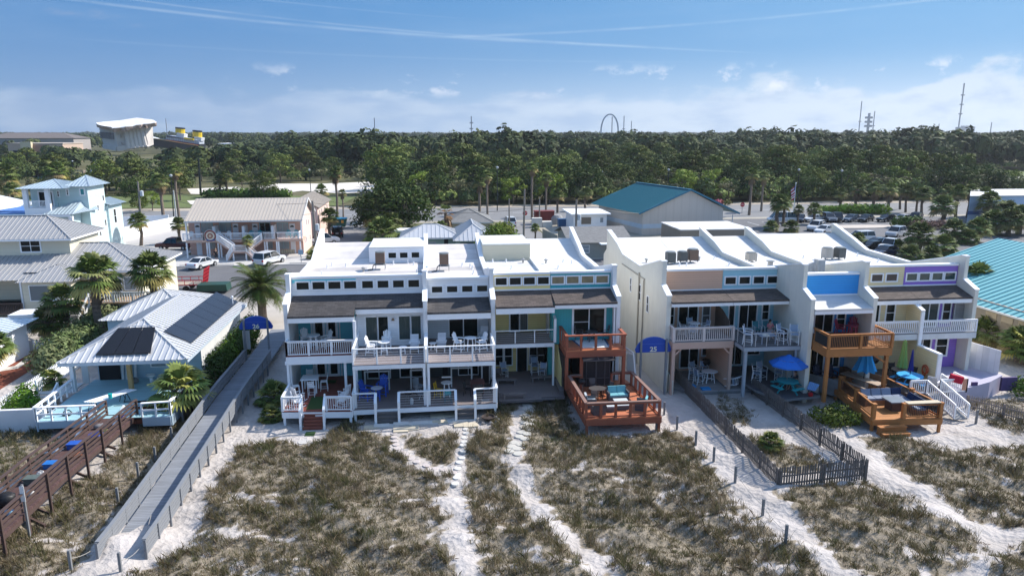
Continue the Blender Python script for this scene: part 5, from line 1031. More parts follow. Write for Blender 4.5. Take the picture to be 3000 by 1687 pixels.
b=M();[b.tube((31.5,41.1+.28*math.cos(i*.5),1.95+.28*math.sin(i*.5)),(31.5,41.1+.28*math.cos(i*.5+.5),1.95+.28*math.sin(i*.5+.5)),.04+.0*i,n=6)for i in range(13)];[b.tube((31.45,41.1+.2*math.cos(i*.5),1.85+.3*math.sin(i*.5)),(31.45,41.1+.2*math.cos(i*.5+.5),1.85+.3*math.sin(i*.5+.5)),.04,n=6)for i in range(13)];tag(b.obj('garden_hose',mat('orange_hose',(.5,.09,.03),.5)),'coiled orange hose hanging on the yellow side wall','hose')
t=thing('ramp','white railed timber ramp leading from the patio to the sand','ramp',(31,39,0))
b=M();b.prism([(30.1,38.9,1.1),(30.95,38.9,1.1),(31.75,37.3,.05),(30.9,37.3,.05)],(0,0,.06));b.obj('ramp_boards',DECKW,t)
for p,q in(((29.0,38.92,1.15),(30.08,38.92,1.15)),((30.08,38.9,1.15),(30.85,37.3,.15)),((30.98,38.9,1.15),(31.75,37.3,.15)),((30.98,38.92,1.15),(32.75,38.92,1.15)),((32.75,38.92,1.15),(32.85,40.2,1.15))):
 b=M();rail(b,p,q,h=.88,bal=.13,post=3,pw=.09,cap=.08,bs=.035);b.obj('railing',WHITE,t)
b=M();b.bar((32.35,38.85,1.95),(31.7,39.1,2.1),.3,.45);tag(b.obj('beach_towel',mat('red_towel',(.45,.01,.04),.9,pat='x',per=.12,dark=.6)),'red beach towel draped over the white patio rail','towel')
b=M();b.box(32.42,38.84,1.3,32.68,38.87,2.05);tag(b.obj('beach_towel',mat('peach_towel',(.6,.3,.2),.9)),'peach striped towel hanging on the white rail by the red one','towel')
b=M();b.prism([(31.85,39.3,1.1),(31.85,40.1,1.1),(31.85,40.1,2.0),(31.85,39.3,1.9)],(.1,0,0));tag(b.obj('low_wall',STUCCO),'low white wall between the patio and the lilac terrace','wall')
b=M();b.prism([(31.77,38.98,0),(34.3,39.9,0),(35.6,40.4,0),(37.4,41.5,0),(36.8,44.3,0),(35.9,44.4,0),(35.9,43.6,0),(31.77,43.6,0)],(0,0,1.17));tag(b.obj('terrace',mat('lilac_concrete',(.42,.40,.50),.85,var=.05)),'lilac painted concrete terrace before the purple unit','terrace')
b=M();p,q=Vector((36.0,44.2,1.1)),Vector((37.2,41.65,1.1));b.prism([p,q,q+Vector((0,0,1.72)),p+Vector((0,0,1.9))],(.05,.06,0));tag(b.obj('board_fence',mat('white_boards',(.66,.66,.70),.6,pat='x',per=.17,dark=.9)),'tall white vertical board fence beside the lilac terrace','fence')
b=M();b.box(36.9,40.9,.3,38.0,41.05,1.22);b.box(33.9,39.85,1.17,34.3,39.95,1.4);tag(b.obj('purple_low_wall',mat('purple_lattice',(.09,.06,.17),.8,pat='x',per=.1,dark=.5)),'low purple lattice wall at the front of the lilac terrace','wall')
b=M();b.prism([(35.9,45.2,.55),(35.9,45.2,3.4),(36.1,45.1,3.4),(36.1,45.1,.55)],(.05,-.3,0));
def mk_adir(m,hs=.42,name='adirondack_chair'):
 def f():
  t=thing(name,'x','chair');b=M()
  for i in range(5):x=-.22+i*.11;b.bar((x,-.12,hs),(x,.28,hs-.05),.09,.025)
  b=M();b.prism([(-.27,-.28,hs+.02),(.27,-.28,hs+.02),(.24,.22,hs-.04),(-.24,.22,hs-.04)],(0,0,.03));b.obj('seat',m,t)
  b=M()
  for i in range(5):x=-.2+i*.1;b.bar((x*.9,.2,hs-.02),(x*1.15,.42,hs+.72-abs(i-2)*.06),.085,.025,up=(0,1,0))
  b.bar((-.22,.27,hs+.2),(.22,.27,hs+.2),.03,.06);b.obj('backrest',m,t)
  for s in(-1,1):
   b=M();b.bar((s*.31,-.32,hs+.24),(s*.31,.34,hs+.24),.12,.03);b.obj('armrest',m,t)
   b=M();b.bar((s*.28,-.26,0),(s*.28,-.26,hs+.22),.08,.04);b.obj('leg',m,t);b=M();b.bar((s*.26,.38,0),(s*.26,.22,hs+.24),.07,.04);b.obj('leg',m,t)
  if hs>.5:
   b=M();b.bar((-.27,-.27,.18),(.27,-.27,.18),.05,.05);b.bar((-.27,.3,.2),(.27,.3,.2),.04,.05);b.bar((-.28,-.26,.24),(-.27,.33,.24),.04,.05);b.bar((.28,-.26,.24),(.27,.33,.24),.04,.05);b.obj('stretcher',m,t)
  return t
 return f
def mk_table(m,r,h,n=22,legs=True,oval=1.0,mt=None):
 def f():
  t=thing('table','x','table');b=M();b.lathe([(r-.02,h-.035),(r,h-.02),(r-.01,h)],(0,0,0),n)
  b.v=[(v[0]*oval,v[1],v[2])for v in b.v];b.obj('table_top',mt or m,t)
  for i in range(4):
   a=PI/4+i*PI/2;b=M();b.bar((r*.72*oval*math.cos(a),r*.72*math.sin(a),0),(r*.5*oval*math.cos(a),r*.5*math.sin(a),h-.03),.06,.06);b.obj('leg',m,t)
  b=M();b.bar((-r*.45*oval,-r*.45,h*.3),(r*.45*oval,r*.45,h*.3),.04,.05);b.bar((-r*.45*oval,r*.45,h*.3+.05),(r*.45*oval,-r*.45,h*.3+.05),.04,.05);b.obj('stretcher',m,t);return t
 return f
def mk_lounger(m):
 def f():
  t=thing('lounge_chair','x','lounge chair');b=M();b.bar((0,-.95,.36),(0,.1,.36),.6,.04)
  b.obj('seat',mat('slatted_white',(.68,.68,.70),.55,pat='y',per=.09,dark=.6),t);b=M();b.bar((0,.1,.36),(0,.55,1.05),.6,.04,up=(0,1,0));b.obj('backrest',MATS['slatted_white'],t)
  for s in(-1,1):
   b=M();b.bar((s*.34,-.25,.6),(s*.34,.3,.6),.1,.03);b.obj('armrest',m,t)
   for y in(-.8,.15):b=M();b.bar((s*.29,y,0),(s*.29,y,.38 if y<0 else.6),.06,.05);b.obj('leg',m,t)
  return t
 return f
def mk_rocker(m):
 def f():
  t=thing('rocking_chair','x','rocking chair');b=M();b.bar((0,-.25,.42),(0,.22,.38),.52,.04,up=(0,0,1));b.obj('seat',m,t)
  b=M();[b.bar((x,.22,.4),(x,.42,1.1),.05,.02,up=(0,1,0))for x in(-.2,-.12,-.04,.04,.12,.2)];b.bar((-.26,.41,1.08),(.26,.41,1.08),.03,.09);b.bar((-.26,.26,.52),(.26,.26,.52),.03,.05);b.obj('backrest',m,t)
  for s in(-1,1):
   b=M();P=[(s*.27,-.5+.1*i,.02+.9*(.5-.1*i if i<5 else.1*i-.5)**2*.5)for i in range(12)];[b.bar(P[i],P[i+1],.04,.04)for i in range(11)];b.obj('rocker',m,t)
   b=M();b.bar((s*.27,-.26,.04),(s*.27,-.26,.62),.04,.04);b.obj('leg',m,t);b=M();b.bar((s*.27,.25,.05),(s*.27,.43,1.12),.045,.04);b.obj('leg',m,t);b=M();b.bar((s*.28,-.32,.63),(s*.28,.3,.65),.08,.03);b.obj('armrest',m,t)
  return t
 return f
def mk_bar(m,ms,hs=.68,arms=True,name='bar_chair',sling=False):
 def f():
  t=thing(name,'x','chair');b=M();b.bar((0,-.22,hs),(0,.22,hs),.44,.04);b.obj('seat',ms,t)
  b=M()
  if sling:b.bar((0,.23,hs+.08),(0,.3,hs+.5),.42,.02,up=(0,1,0))
  else:[b.bar((-.2,.24+.02*i,hs+.14+.1*i),(.2,.24+.02*i,hs+.14+.1*i),.02,.06)for i in range(4)]
  b.obj('backrest',ms,t)
  for s in(-1,1):
   b=M();b.tube((s*.22,-.24,0),(s*.22,-.2,hs),.022,n=6);b.obj('leg',m,t);b=M();b.tube((s*.22,.28,0),(s*.22,.22,hs),.022,n=6);b.tube((s*.22,.22,hs),(s*.22,.32,hs+.54),.022,n=6);b.obj('leg',m,t)
   if arms:b=M();b.poly([(s*.23,-.2,hs),(s*.24,-.22,hs+.22),(s*.24,.26,hs+.24)],.02);b.obj('armrest',m,t)
  if hs>.5:b=M();b.poly([(-.22,-.23,.22),(.22,-.23,.22),(.22,.26,.22),(-.22,.26,.22),(-.22,-.23,.22)],.016,5);b.obj('footrest',m,t)
  return t
 return f
def PL(q,z):return gz(q,z)
adW=Pool(mk_adir(WHITE,.62));adL=Pool(mk_adir(WHITE,.38));adB=Pool(mk_adir(mat('cobalt_plastic',(.03,.11,.55),.4),.62));adR=Pool(mk_adir(mat('raspberry_plastic',(.30,.03,.07),.5),.62));adT=Pool(mk_adir(mat('teal_blue_plastic',(.02,.32,.38),.5),.4));adN=Pool(mk_adir(mat('dim_navy_plastic',(.02,.035,.08),.5),.4))
tW=Pool(mk_table(WHITE,.42,.95));tWl=Pool(mk_table(WHITE,.3,.5));tB=Pool(mk_table(MATS['cobalt_plastic'],.42,.92,mt=mat('pale_blue_top',(.62,.68,.80),.4)))
LG=Pool(mk_lounger(WHITE));RK=Pool(mk_rocker(WHITE));brW=Pool(mk_bar(WHITE,WHITE,.72,False))
SL=mat('blue_grey_sling',(.30,.38,.50),.7,var=.05);brS=Pool(mk_bar(WHITE,SL,.62,True,'sling_chair',True));brD=Pool(mk_bar(mat('bronze_tube',(.05,.04,.035),.5,.4),mat('brown_sling',(.12,.10,.095),.7),.42,True,'sling_chair',True));brK=Pool(mk_bar(BLACK,mat('black_sling',(.03,.035,.04),.7),.42,True,'patio_chair',True))
g3=3.5
adW.put((-8.35,45.5,g3),.35,'tall white adirondack chair left of the round table on the turquoise unit balcony',sc=F)
adW.put((-6.95,45.0,g3),-.9,'tall white adirondack chair right of the round table on the turquoise unit balcony',sc=F)
tW.put((-7.7,44.75,g3),0,'round white table on the turquoise unit balcony',sc=F*1.15)
adW.put((-3.95,43.2,g3),1.3,'tall white adirondack chair at the left of the first grey balcony, facing right',sc=F*1.05);adW.put((-3.1,44.4,g3),0,'tall white adirondack chair behind the round table by the sliding door',sc=F);tW.put((-3.2,43.2,g3),0,'round tall white table between two chairs on the first grey balcony',sc=F)
tWl.put((-2.05,43.3,g3),0,'small low white table between round table and lounge chair',sc=F);LG.put((-1.35,43.9,g3),0,'white slatted lounge chair at the right of the first grey balcony',sc=F)
tWl.put((-.2,43.9,g3),0,'small white side table against the balcony divider',sc=F);LG.put((.35,44.0,g3),-.1,'white slatted lounge chair beside the balcony divider, second grey balcony',sc=F)
adW.put((1.45,43.4,g3),1.1,'tall white adirondack chair left of the round table, second grey balcony',sc=F*1.05);tW.put((2.15,43.5,g3),0,'round white table near the right end of the second grey balcony',sc=F);adW.put((2.8,43.3,g3),-1.1,'tall white adirondack chair right of the round table, second grey balcony',sc=F*1.05);RK.put((3.1,45.3,g3),-.3,'white rocking chair in the shaded corner of the second grey balcony',sc=F)
t=thing('dining_table','tall square white table in the shade under the turquoise balcony','table',(-7.95,44.3,.9));b=M();b.box(-8.5,43.75,1.78,-7.45,44.8,1.83);b.obj('table_top',WHITE,t)
for x in(-8.4,-7.55):
 for y in(43.85,44.7):b=M();b.box(x-.035,y-.035,.9,x+.035,y+.035,1.78);b.obj('leg',WHITE,t)
for x,y,r,l in((-8.75,43.6,1.9,'left of'),(-7.75,43.3,PI,'seaward of'),(-7.15,44.3,-1.5,'right of'),(-8.2,45.2,0,'behind')):brW.put((x,y,.9),r,'tall white slat back chair %s the tall square table'%l,sc=F)
RK.put((-8.4,42.5,.9),2.3,'white rocking chair at the left end of the red deck',sc=F);RK.put((-8.3,41.6,.9),1.9,'white rocking chair close behind the left front rail of the red deck',sc=F);RK.put((-5.7,42.6,.9),-2.2,'white rocking chair right of the green runner, beside the turquoise screen',sc=F);RK.put((-5.7,41.5,.9),-1.9,'white rocking chair close behind the right front rail of the red deck',sc=F)
adB.put((-4.35,42.6,.8),1.1,'tall cobalt blue adirondack chair left of the pale round table',sc=F*1.1);adB.put((-3.4,43.3,.8),-.2,'tall cobalt blue adirondack chair behind the pale round table',sc=F*1.1);tB.put((-3.7,42.5,.8),0,'tall round table with pale top between cobalt chairs',sc=F)
def mk_pod():
 t=thing('pod_chair','x','chair');b=M();b.lathe([(.14,.3),(.32,.36),(.4,.5),(.36,.52),(.28,.42),(.05,.38)],n=14);b.obj('seat',mat('grey_shell',(.30,.33,.36),.5),t)
 b=M();n=9
 for i in range(n-1):
  a=.25*PI+PI*.5*i/(n-1)*1.0;c=.25*PI+PI*.5*(i+1)/(n-1);b.face([(.36*math.cos(a),.36*math.sin(a),.45),(.36*math.cos(c),.36*math.sin(c),.45),(.42*math.cos(c),.5*math.sin(c),.95),(.42*math.cos(a),.5*math.sin(a),.95)])
 b.obj('backrest',MATS['grey_shell'],t);b=M();[b.tube((.1*math.cos(a),.1*math.sin(a),.32),(.26*math.cos(a),.26*math.sin(a),0),.018,n=5)for a in(.8,2.4,3.9,5.5)];b.obj('base',WHITE,t);return t
pod=Pool(mk_pod);pod.put((-1.2,43.6,.8),.6,'grey shell chair in the shade beside the bar frame',sc=F);pod.put((-.95,42.4,.8),1.4,'grey shell chair beside the black grill',sc=F)
def mk_grill():
 t=thing('grill','x','grill');b=M();b.lathe([(.05,.55),(.22,.6),(.28,.75),(.28,.8),(.2,.92),(.04,.98)],n=14);b.obj('bowl',BLACK,t);b=M();[b.tube((.16*math.cos(a),.16*math.sin(a),.6),(.24*math.cos(a),.24*math.sin(a),0),.015,n=5)for a in(.5,2.6,4.7)];b.obj('stand',METAL,t);return t
GR=Pool(mk_grill);GR.put((-1.75,41.9,.8),0,'black kettle grill on the long grey deck',sc=F);GR.put((9.1,42.2,.95),0,'black kettle grill at the back of the orange deck',sc=F);GR.put((18.85,46.4,.22),0,'black covered grill against the peach wall',sc=(1.1,1.1,1.25))
b=M();b.lathe([(.11,0),(.11,.3),(.05,.38)],(-1.55,41.6,.8),10);tag(b.obj('gas_bottle',mat('grey_bottle',(.55,.56,.56),.4)),'grey gas bottle beside the black kettle grill','gas bottle')
tW.put((.6,42.7,.8),0,'tall round white table in the middle of the long grey deck',sc=(F,F,F*1.1));b=M();b.bar((.3,43.0,1.95),(.9,43.0,1.95),.12,.06);tag(b.obj('shelf_board',WHITE),'short white board behind the tall round table','board')
yel=Pool(mk_bar(mat('yellow_plastic',(.75,.48,.02),.4),MATS['yellow_plastic'],.6,False,'bar_stool'));yel.put((.1,42.5,.8),1.2,'yellow bar stool beside the tall white table',sc=F)
tea=Pool(mk_bar(mat('deep_teal_plastic',(.01,.16,.22),.4),mat('light_teal_seat',(.03,.38,.45),.4),.6,False,'bar_stool'));tea.put((.65,41.7,.8),PI,'teal bar stool in front of the tall white table',sc=F)
t=thing('dining_table','rectangular brown timber table on the right of the long grey deck','table',(2.6,43,.8));b=M();b.box(2.1,42.7,1.5,3.0,43.6,1.54);b.obj('table_top',mat('mahogany',(.13,.06,.055),.5,pat='x',per=.12),t)
for x in(2.18,2.92):
 for y in(42.8,43.5):b=M();b.box(x-.03,y-.03,.8,x+.03,y+.03,1.5);b.obj('leg',MATS['mahogany'],t)
brK.put((1.95,42.7,.8),1.2,'dark patio chair left of the brown timber table',sc=F*1.1);brK.put((3.15,43.1,.8),-1.5,'dark patio chair right of the brown timber table',sc=F*1.1);brK.put((2.6,42.2,.8),PI,'dark patio chair on the seaward side of the brown timber table',sc=F*1.1)
b=M();b.box(3.0,44.9,.8,3.45,45.5,1.9);tag(b.obj('cooker',mat('black_cover',(.02,.02,.022),.6,var=.2)),'black covered cooker inside the white timber frame','cooker')
b=M();b.box(2.7,41.5,.803,3.2,41.85,.81);tag(b.obj('patterned_mat',mat('grey_pattern_mat',(.4,.42,.45),.9,pat='brick',per=.08,dark=.4)),'small patterned grey mat by the right rail','mat')
t=thing('fire_pit','rusty metal fire pit with ring of stones before the grey deck','fire pit',(3.0,40.4,0));b=M();b.lathe([(.1,.12),(.35,.2),(.42,.32),(.38,.33),(.3,.24)],(3.0,40.3,0),14);b.obj('bowl',mat('rust_black',(.05,.035,.03),.8,var=.3),t)
rg=random.Random(4)
for i in range(9):b=M();a=i*.7;blob(b,3.0+.65*math.cos(a),40.3+.5*math.sin(a),0,.13,.12,.1,i);b.obj('stone',mat('fieldstone',(.3,.28,.26),.9,var=.3,vs=5),t)
pav=mat('cream_paver',(.56,.49,.37),.9,var=.12,vs=3);pavw=mat('pale_paver',(.62,.60,.56),.9,var=.1,vs=3)
def paver(q,w,d,m,rz=0,name='paving_slab',label=None,grp=None,rnd_=False):
 p=gz(q);b=M()
 if rnd_:b.lathe([(w,-.02),(w,.035),(w-.03,.045)],(0,0,0),12)
 else:b.box(-w/2,-d/2,-.02,w/2,d/2,.075)
 o=b.obj(name,m);z=gh(p.x,p.y)if p.y<45 else 0;o.location=(p.x,p.y,z);o.rotation_euler=(0,0,rz);return tag(o,label,'paving slab',grp)
for i in range(11):paver((z5(1050+i*103,1092-i*8)),.9,.42,pav if i in(0,7)else pavw,.05,label='rectangular pale slab in the curved row before the white units',grp='slab row before the white units')
for q,c in((z5(1355,1128),pav),(z5(1468,1108),pav),(z5(1745,972),pav),(z5(1850,962),pav),(z5(1995,1070),pav),(z5(2095,1072),pav)):paver(q,.85,.62,c,.04,label='square cream paving slab beside the row of pale slabs',grp='square cream slabs')
def trail(pts,n,r,label,grp,m=pavw,wide=0):
 P=[Vector(gz(q))for q in pts];L_=[(P[i+1]-P[i]).length for i in range(len(P)-1)];T=sum(L_);rg=random.Random(n)
 for k in range(n):
  s=T*k/(n-1)
  i=0
  while i<len(L_)-1 and s>L_[i]:s-=L_[i];i+=1
  p=P[i].lerp(P[i+1],min(1,s/L_[i]));off=wide*(1 if k%2 else-1)
  b=M();b.lathe([(r,-.05),(r*1.0,.03),(r*.9,.045)],(0,0,0),11);b.v=[(v[0]*rg.uniform(.9,1.08),v[1]*rg.uniform(.9,1.08),v[2])for v in b.v]
  o=b.obj('stepping_stone',m);o.location=(p.x+off+rg.uniform(-.05,.05),p.y+rg.uniform(-.05,.05),gh(p.x,p.y)+.01);o.rotation_euler=(0,0,rg.uniform(0,3));tag(o,label,'stepping stone',grp)
trail([D(1172,1080),D(1165,1130),D(1150,1180),D(1147,1215)],12,.2,'round pale stepping stone on the middle sandy path','stepping stones on the middle path')
trail([D(990,1090),D(998,1130),D(1050,1165),D(1140,1182)],13,.2,'round stepping stone on the curved path from the grey deck','stepping stones on the curved path',mat('pinkish_stone',(.52,.46,.43),.9,var=.1,vs=3))
trail([z7(620,850),z7(600,1050),z7(560,1180),z7(440,1340),z7(450,1400)],22,.27,'round concrete stepping stone on the wider path below the yellow unit','stepping stones on the right path',mat('warm_stone',(.50,.48,.43),.9,var=.1,vs=3),.2)
brD.put((4.3,45.9,.45),.5,'dark slung chair with white frame at the left of the yellow deck',sc=F*1.1);brS.put((4.6,46.6,.45),.2,'white framed sling chair by the left yellow unit windows',sc=F*1.1);brS.put((7.2,46.2,.45),-.4,'white framed sling chair at the right of the yellow deck',sc=F*1.1);brS.put((6.8,47.2,.45),0,'tall white framed sling chair against the right yellow unit windows',sc=F*1.2)
tD=Pool(mk_table(mat('dark_grey_slat',(.085,.09,.095),.5,pat='y',per=.09,dark=.5),.45,.75));tD.put((10.2,44.6,3.5),0,'dark slatted round table on the orange balcony',sc=F*1.05)
adK=Pool(mk_bar(MATS['dark_grey_slat'],MATS['dark_grey_slat'],.5,True,'slat_chair'));adK.put((9.4,44.7,3.5),1.3,'dark slatted chair left of the table on the orange balcony',sc=F*1.15);adK.put((11.1,44.9,3.5),-1.2,'dark slatted chair right of the table on the orange balcony',sc=F*1.15)
b=M();b.prism([(9.0,45.1,3.506),(9.3,43.1,3.506),(11.1,43.1,3.506),(11.2,45.1,3.506)],(0,0,.008),0);b.prism([(8.93,45.1,3.508),(9.22,43.1,3.508),(9.32,43.1,3.508),(9.05,45.1,3.508)],(0,0,.008),1);b.prism([(11.0,43.1,3.508),(11.12,43.1,3.508),(11.24,45.1,3.508),(11.1,45.1,3.508)],(0,0,.008),1);tag(b.obj('rug',[mat('white_rug',(.66,.68,.68),.9),mat('blue_stripe',(.03,.08,.18),.9)]),'white rug with navy stripes on the orange balcony','rug')
WICK=mat('grey_wicker',(.10,.105,.115),.8,pat='z',per=.06,dark=.6);AQC=mat('aqua_cushion',(.16,.40,.44),.85,var=.08)
def sofa(loc,rz,w,label,cush=AQC,cat='sofa',name='sofa'):
 t=thing(name,label,cat,(0,0,0));b=M();b.box(-w/2,-.36,0,w/2,.36,.3);b.box(-w/2,.28,.3,w/2,.4,.78);b.obj('wicker_frame',WICK,t)
 for s in(-1,1):b=M();b.box(s*w/2-.05,-.36,.3,s*w/2+.05,.38,.6);b.obj('armrest',WICK,t)
 n=max(1,round(w/.65))
 for i in range(n):
  a=-w/2+.06+i*(w-.12)/n;b=M();b.box(a+.01,-.35,.3,a+(w-.12)/n-.01,.24,.43);b.obj('seat_cushion',cush,t);b=M();b.bar((a+(w-.12)/n/2,.24,.4),(a+(w-.12)/n/2,.33,.85),(w-.12)/n-.03,.14,up=(0,1,0));b.obj('back_cushion',cush,t)
 t.location=loc;t.rotation_euler=(0,0,rz);t.scale=(F*1.05,)*3;return t
sofa((11.0,40.6,.95),.05,1.35,'grey wicker love seat with aqua cushions facing the sea on the orange deck');sofa((12.0,38.9,.95),-2.0,.8,'grey wicker armchair with aqua cushion at the right corner of the orange deck',name='armchair',cat='armchair');sofa((9.3,38.5,.95),PI+.1,.8,'grey wicker armchair with its back to the front rail, left corner',name='armchair',cat='armchair',cush=mat('pale_cushion',(.5,.55,.56),.9));sofa((9.1,39.7,.95),1.5,.75,'grey wicker armchair with pale cushion against the left rail of the orange deck',name='armchair',cat='armchair',cush=MATS['pale_cushion'])
for x,y,l in((10.95,39.7,'pale topped coffee table just before the aqua love seat'),(10.9,39.05,'pale topped coffee table nearer the front rail of the orange deck')):
 t=thing('coffee_table',l,'table',(x,y,.95));b=M();b.box(x-.42,y-.25,1.22,x+.42,y+.25,1.27);b.obj('table_top',MATS['pale_cushion'],t);b=M();b.box(x-.34,y-.2,.95,x+.34,y+.2,1.22);b.obj('base',WICK,t)
t=thing('ottoman','square grey wicker ottoman with pale cushion on the orange deck','ottoman',(10.1,38.8,.95));b=M();b.box(9.85,38.6,.95,10.4,39.05,1.22);b.obj('base',WICK,t);b=M();b.box(9.87,38.62,1.22,10.38,39.03,1.3);b.obj('cushion',MATS['pale_cushion'],t)
tG=Pool(mk_table(MATS['bronze_tube'],.5,.68,oval=1.3,mt=mat('smoked_glass',(.10,.09,.085),.1,var=.1)));tG.put((9.85,41.1,.95),0,'oval smoked glass table on the orange deck',sc=F)
brD.put((9.8,42.0,.95),.1,'brown sling chair behind the oval glass table',sc=F*1.05);brD.put((10.6,41.4,.95),-1.2,'brown sling chair right of the oval glass table',sc=F*1.05);brD.put((9.5,40.3,.95),2.8,'brown sling chair on the seaward side of the oval glass table',sc=F*1.05)
tW.put((17.15,44.6,3.65),0,'round white table on the peach balcony',sc=F*1.1)
for i,(x,y,r,l)in enumerate(((16.4,44.6,1.4,'left of'),(17.2,45.4,0,'behind'),(18.0,44.8,-1.3,'right of'),(16.8,43.9,2.8,'seaward of'))):brS.put((x,y,3.65),r,'white sling chair %s the round table on the peach balcony'%l,sc=F)
tWo=Pool(mk_table(WHITE,.55,.92,oval=1.2));tWo.put((18.55,44.9,.22),0,'tall oval white table under the peach balcony',sc=F)
for x,y,r,l in((17.5,45.3,1.3,'left of'),(17.9,46.0,.4,'at the back left of'),(18.6,46.0,0,'behind'),(17.7,44.7,1.9,'at the front left of')):brS.put((x,y,.22),r,'tall white and blue sling chair %s the oval table'%l,sc=F*1.1)
o=brS.put((19.2,43.8,.6),.4,'white framed chair tipped over on the weathered deck',sc=F*1.1);o.rotation_euler=(1.35,.1,.9)
for x,y,l in((17.0,44.2,'bright blue cushion under the tall sling chairs'),(17.8,43.6,'bright blue cushion at the seaward edge of the weathered deck')):
 b=M();b.box(x-.3,y-.22,.225,x+.3,y+.22,.32);tag(b.obj('cushion',mat('blue_cushion',(.03,.27,.6),.8)),l,'cushion')
for x,y,r,l in((20.0,42.5,1.0,'at the left end of the grey metal balcony'),(22.3,42.5,.6,'right of the low slate table on the metal balcony'),(22.95,42.2,-.3,'at the right end of the grey metal balcony')):brS.put((x,y,3.6),r,'tall white framed sling chair %s'%l,sc=F*1.25)
b=M();b.box(20.8,42.3,4.1,21.9,43.3,4.14);[b.box(x-.03,y-.03,3.6,x+.03,y+.03,4.1)for x in(20.9,21.8)for y in(42.4,43.2)];tag(b.obj('table',mat('slate_blue_top',(.28,.33,.42),.4)),'low slate blue table on the grey metal balcony','table')
b=M();b.lathe([(.02,.08),(.22,.04),(.24,0)],(21.2,42.5,4.15),14);tag(b.obj('sun_hat',mat('straw',(.7,.68,.6),.9)),'pale sun hat lying on the low slate table','hat')
SLG=mat('teal_sling',(.04,.20,.23),.8);brG=Pool(mk_bar(WHITE,SLG,.42,True,'sling_chair',True))
for x,l in((21.5,'teal sling chair left of the seated person on the balcony'),(22.2,'teal sling chair under the seated person on the balcony'),(22.9,'teal sling chair right of the seated person on the balcony')):brG.put((x,44.5,3.6),0,l,sc=F*1.1)
b=M();blob(b,22.95,44.0,3.62,.55,.4,.3,9);tag(b.obj('blanket',mat('dark_brown_blanket',(.06,.045,.04),.9,var=.3)),'dark brown blanket heaped beside the seated person','blanket')
t=thing('patio_umbrella','open bright blue umbrella with a white badge over the turquoise picnic table','umbrella',(22.45,41.6,.65));UC=mat('blue_canvas',(.02,.17,.62),.75,var=.06)
c0_=Vector((22.45,41.7,3.0));b=M();b.tube((22.45,41.7,.65),(22.45,41.7,3.04),.025);b.obj('pole',METAL,t)
b=M();n=8
for i in range(n):
 a0,a1=2*PI*i/n+.2,2*PI*(i+1)/n+.2;am=(a0+a1)/2
 def pu(a,r,z):return(c0_.x+r*math.cos(a),c0_.y+r*math.sin(a),c0_.z+z)
 rr_=[(.12,-.02),(.7,-.22),(1.2,-.52)]
 for j in range(2):
  (r0,z0),(r1,z1_)=rr_[j],rr_[j+1];b.face([pu(a0,r0,z0),pu(am,r0*.95,z0-.02),pu(am,r1*.93,z1_-.0),pu(a0,r1,z1_)]);b.face([pu(am,r0*.95,z0-.02),pu(a1,r0,z0),pu(a1,r1,z1_),pu(am,r1*.93,z1_)])
 b.face([pu(a0,1.2,-.52),pu(am,1.12,-.52),pu(am,1.12,-.62),pu(a0,1.2,-.62)]);b.face([pu(am,1.12,-.52),pu(a1,1.2,-.52),pu(a1,1.2,-.62),pu(am,1.12,-.62)])
b.obj('canopy',UC,t);b=M();b.lathe([(.2,-.04),(.16,.02),(.03,.07)],tuple(c0_),10);b.obj('finial',UC,t)
TQP=mat('turquoise_plastic',(.02,.33,.36),.5,var=.05)
t=thing('picnic_table','turquoise octagonal picnic table under the open blue umbrella','table',(22.4,41.5,.65));b=M();b.lathe([(.68,.7),(.7,.75),(.65,.76)],(22.4,41.5,.65),8);b.obj('table_top',TQP,t)
for i in range(4):
 a=i*PI/2+.35;c,s=math.cos(a),math.sin(a);b=M();b.bar((22.4+c*.88-s*.45,41.5+s*.88+c*.45,1.08),(22.4+c*.88+s*.45,41.5+s*.88-c*.45,1.08),.26,.05);b.obj('bench',TQP,t);b=M();b.bar((22.4+c*.2,41.5+s*.2,1.35),(22.4+c*.85,41.5+s*.85,.67),.06,.08);b.bar((22.4+c*.88,41.5+s*.88,1.06),(22.4+c*.45,41.5+s*.45,.97),.05,.06);b.obj('leg',TQP,t)
for x,y,r,l in((21.2,43.4,1.2,'white framed stool left behind the umbrella'),(21.8,43.9,.3,'white framed stool behind the umbrella pole'),(22.8,43.4,-.8,'white framed stool right behind the umbrella')):brS.put((x,y,.65),r,l,sc=F*1.2)
t=thing('beach_chair','low beach chair with a blue and white striped towel on the slate deck','chair',(23.8,40.9,.65));b=M();b.poly([(23.4,40.7,.67),(23.7,40.9,.95),(24.2,41.0,.7)],.02);b.poly([(23.6,41.1,.67),(23.9,40.8,1.2)],.02);b.obj('frame',METAL,t);b=M();b.prism([(23.4,40.9,.97),(23.8,40.6,.95),(24.2,40.85,1.25),(23.7,41.2,1.35)],(0,0,.04));b.obj('towel',mat('striped_towel',(.20,.38,.68),.9,pat='x',per=.12,dark=.6),t)
b=M();b.box(23.4,40.5,.65,23.62,40.7,.85);tag(b.obj('cooler',mat('red_cooler',(.5,.01,.02),.5)),'small red cooler at the edge of the slate deck','cooler')
adR.put((25.95,42.0,4.05),.7,'raspberry coloured tall chair left of the table on the bright blue balcony',sc=F);adR.put((27.05,42.4,4.05),-.5,'raspberry coloured tall chair behind the table on the bright blue balcony',sc=F)
tR=Pool(mk_table(MATS['raspberry_plastic'],.4,.9));tR.put((26.6,41.8,4.05),0,'raspberry coloured round table on the bright blue balcony',sc=F)
adN.put((25.3,42.9,.8),.1,'dark adirondack chair left, deep in shade under the honey balcony',sc=F*1.05);adN.put((26.2,42.9,.8),0,'dark adirondack chair right, deep in shade under the honey balcony',sc=F*1.05)
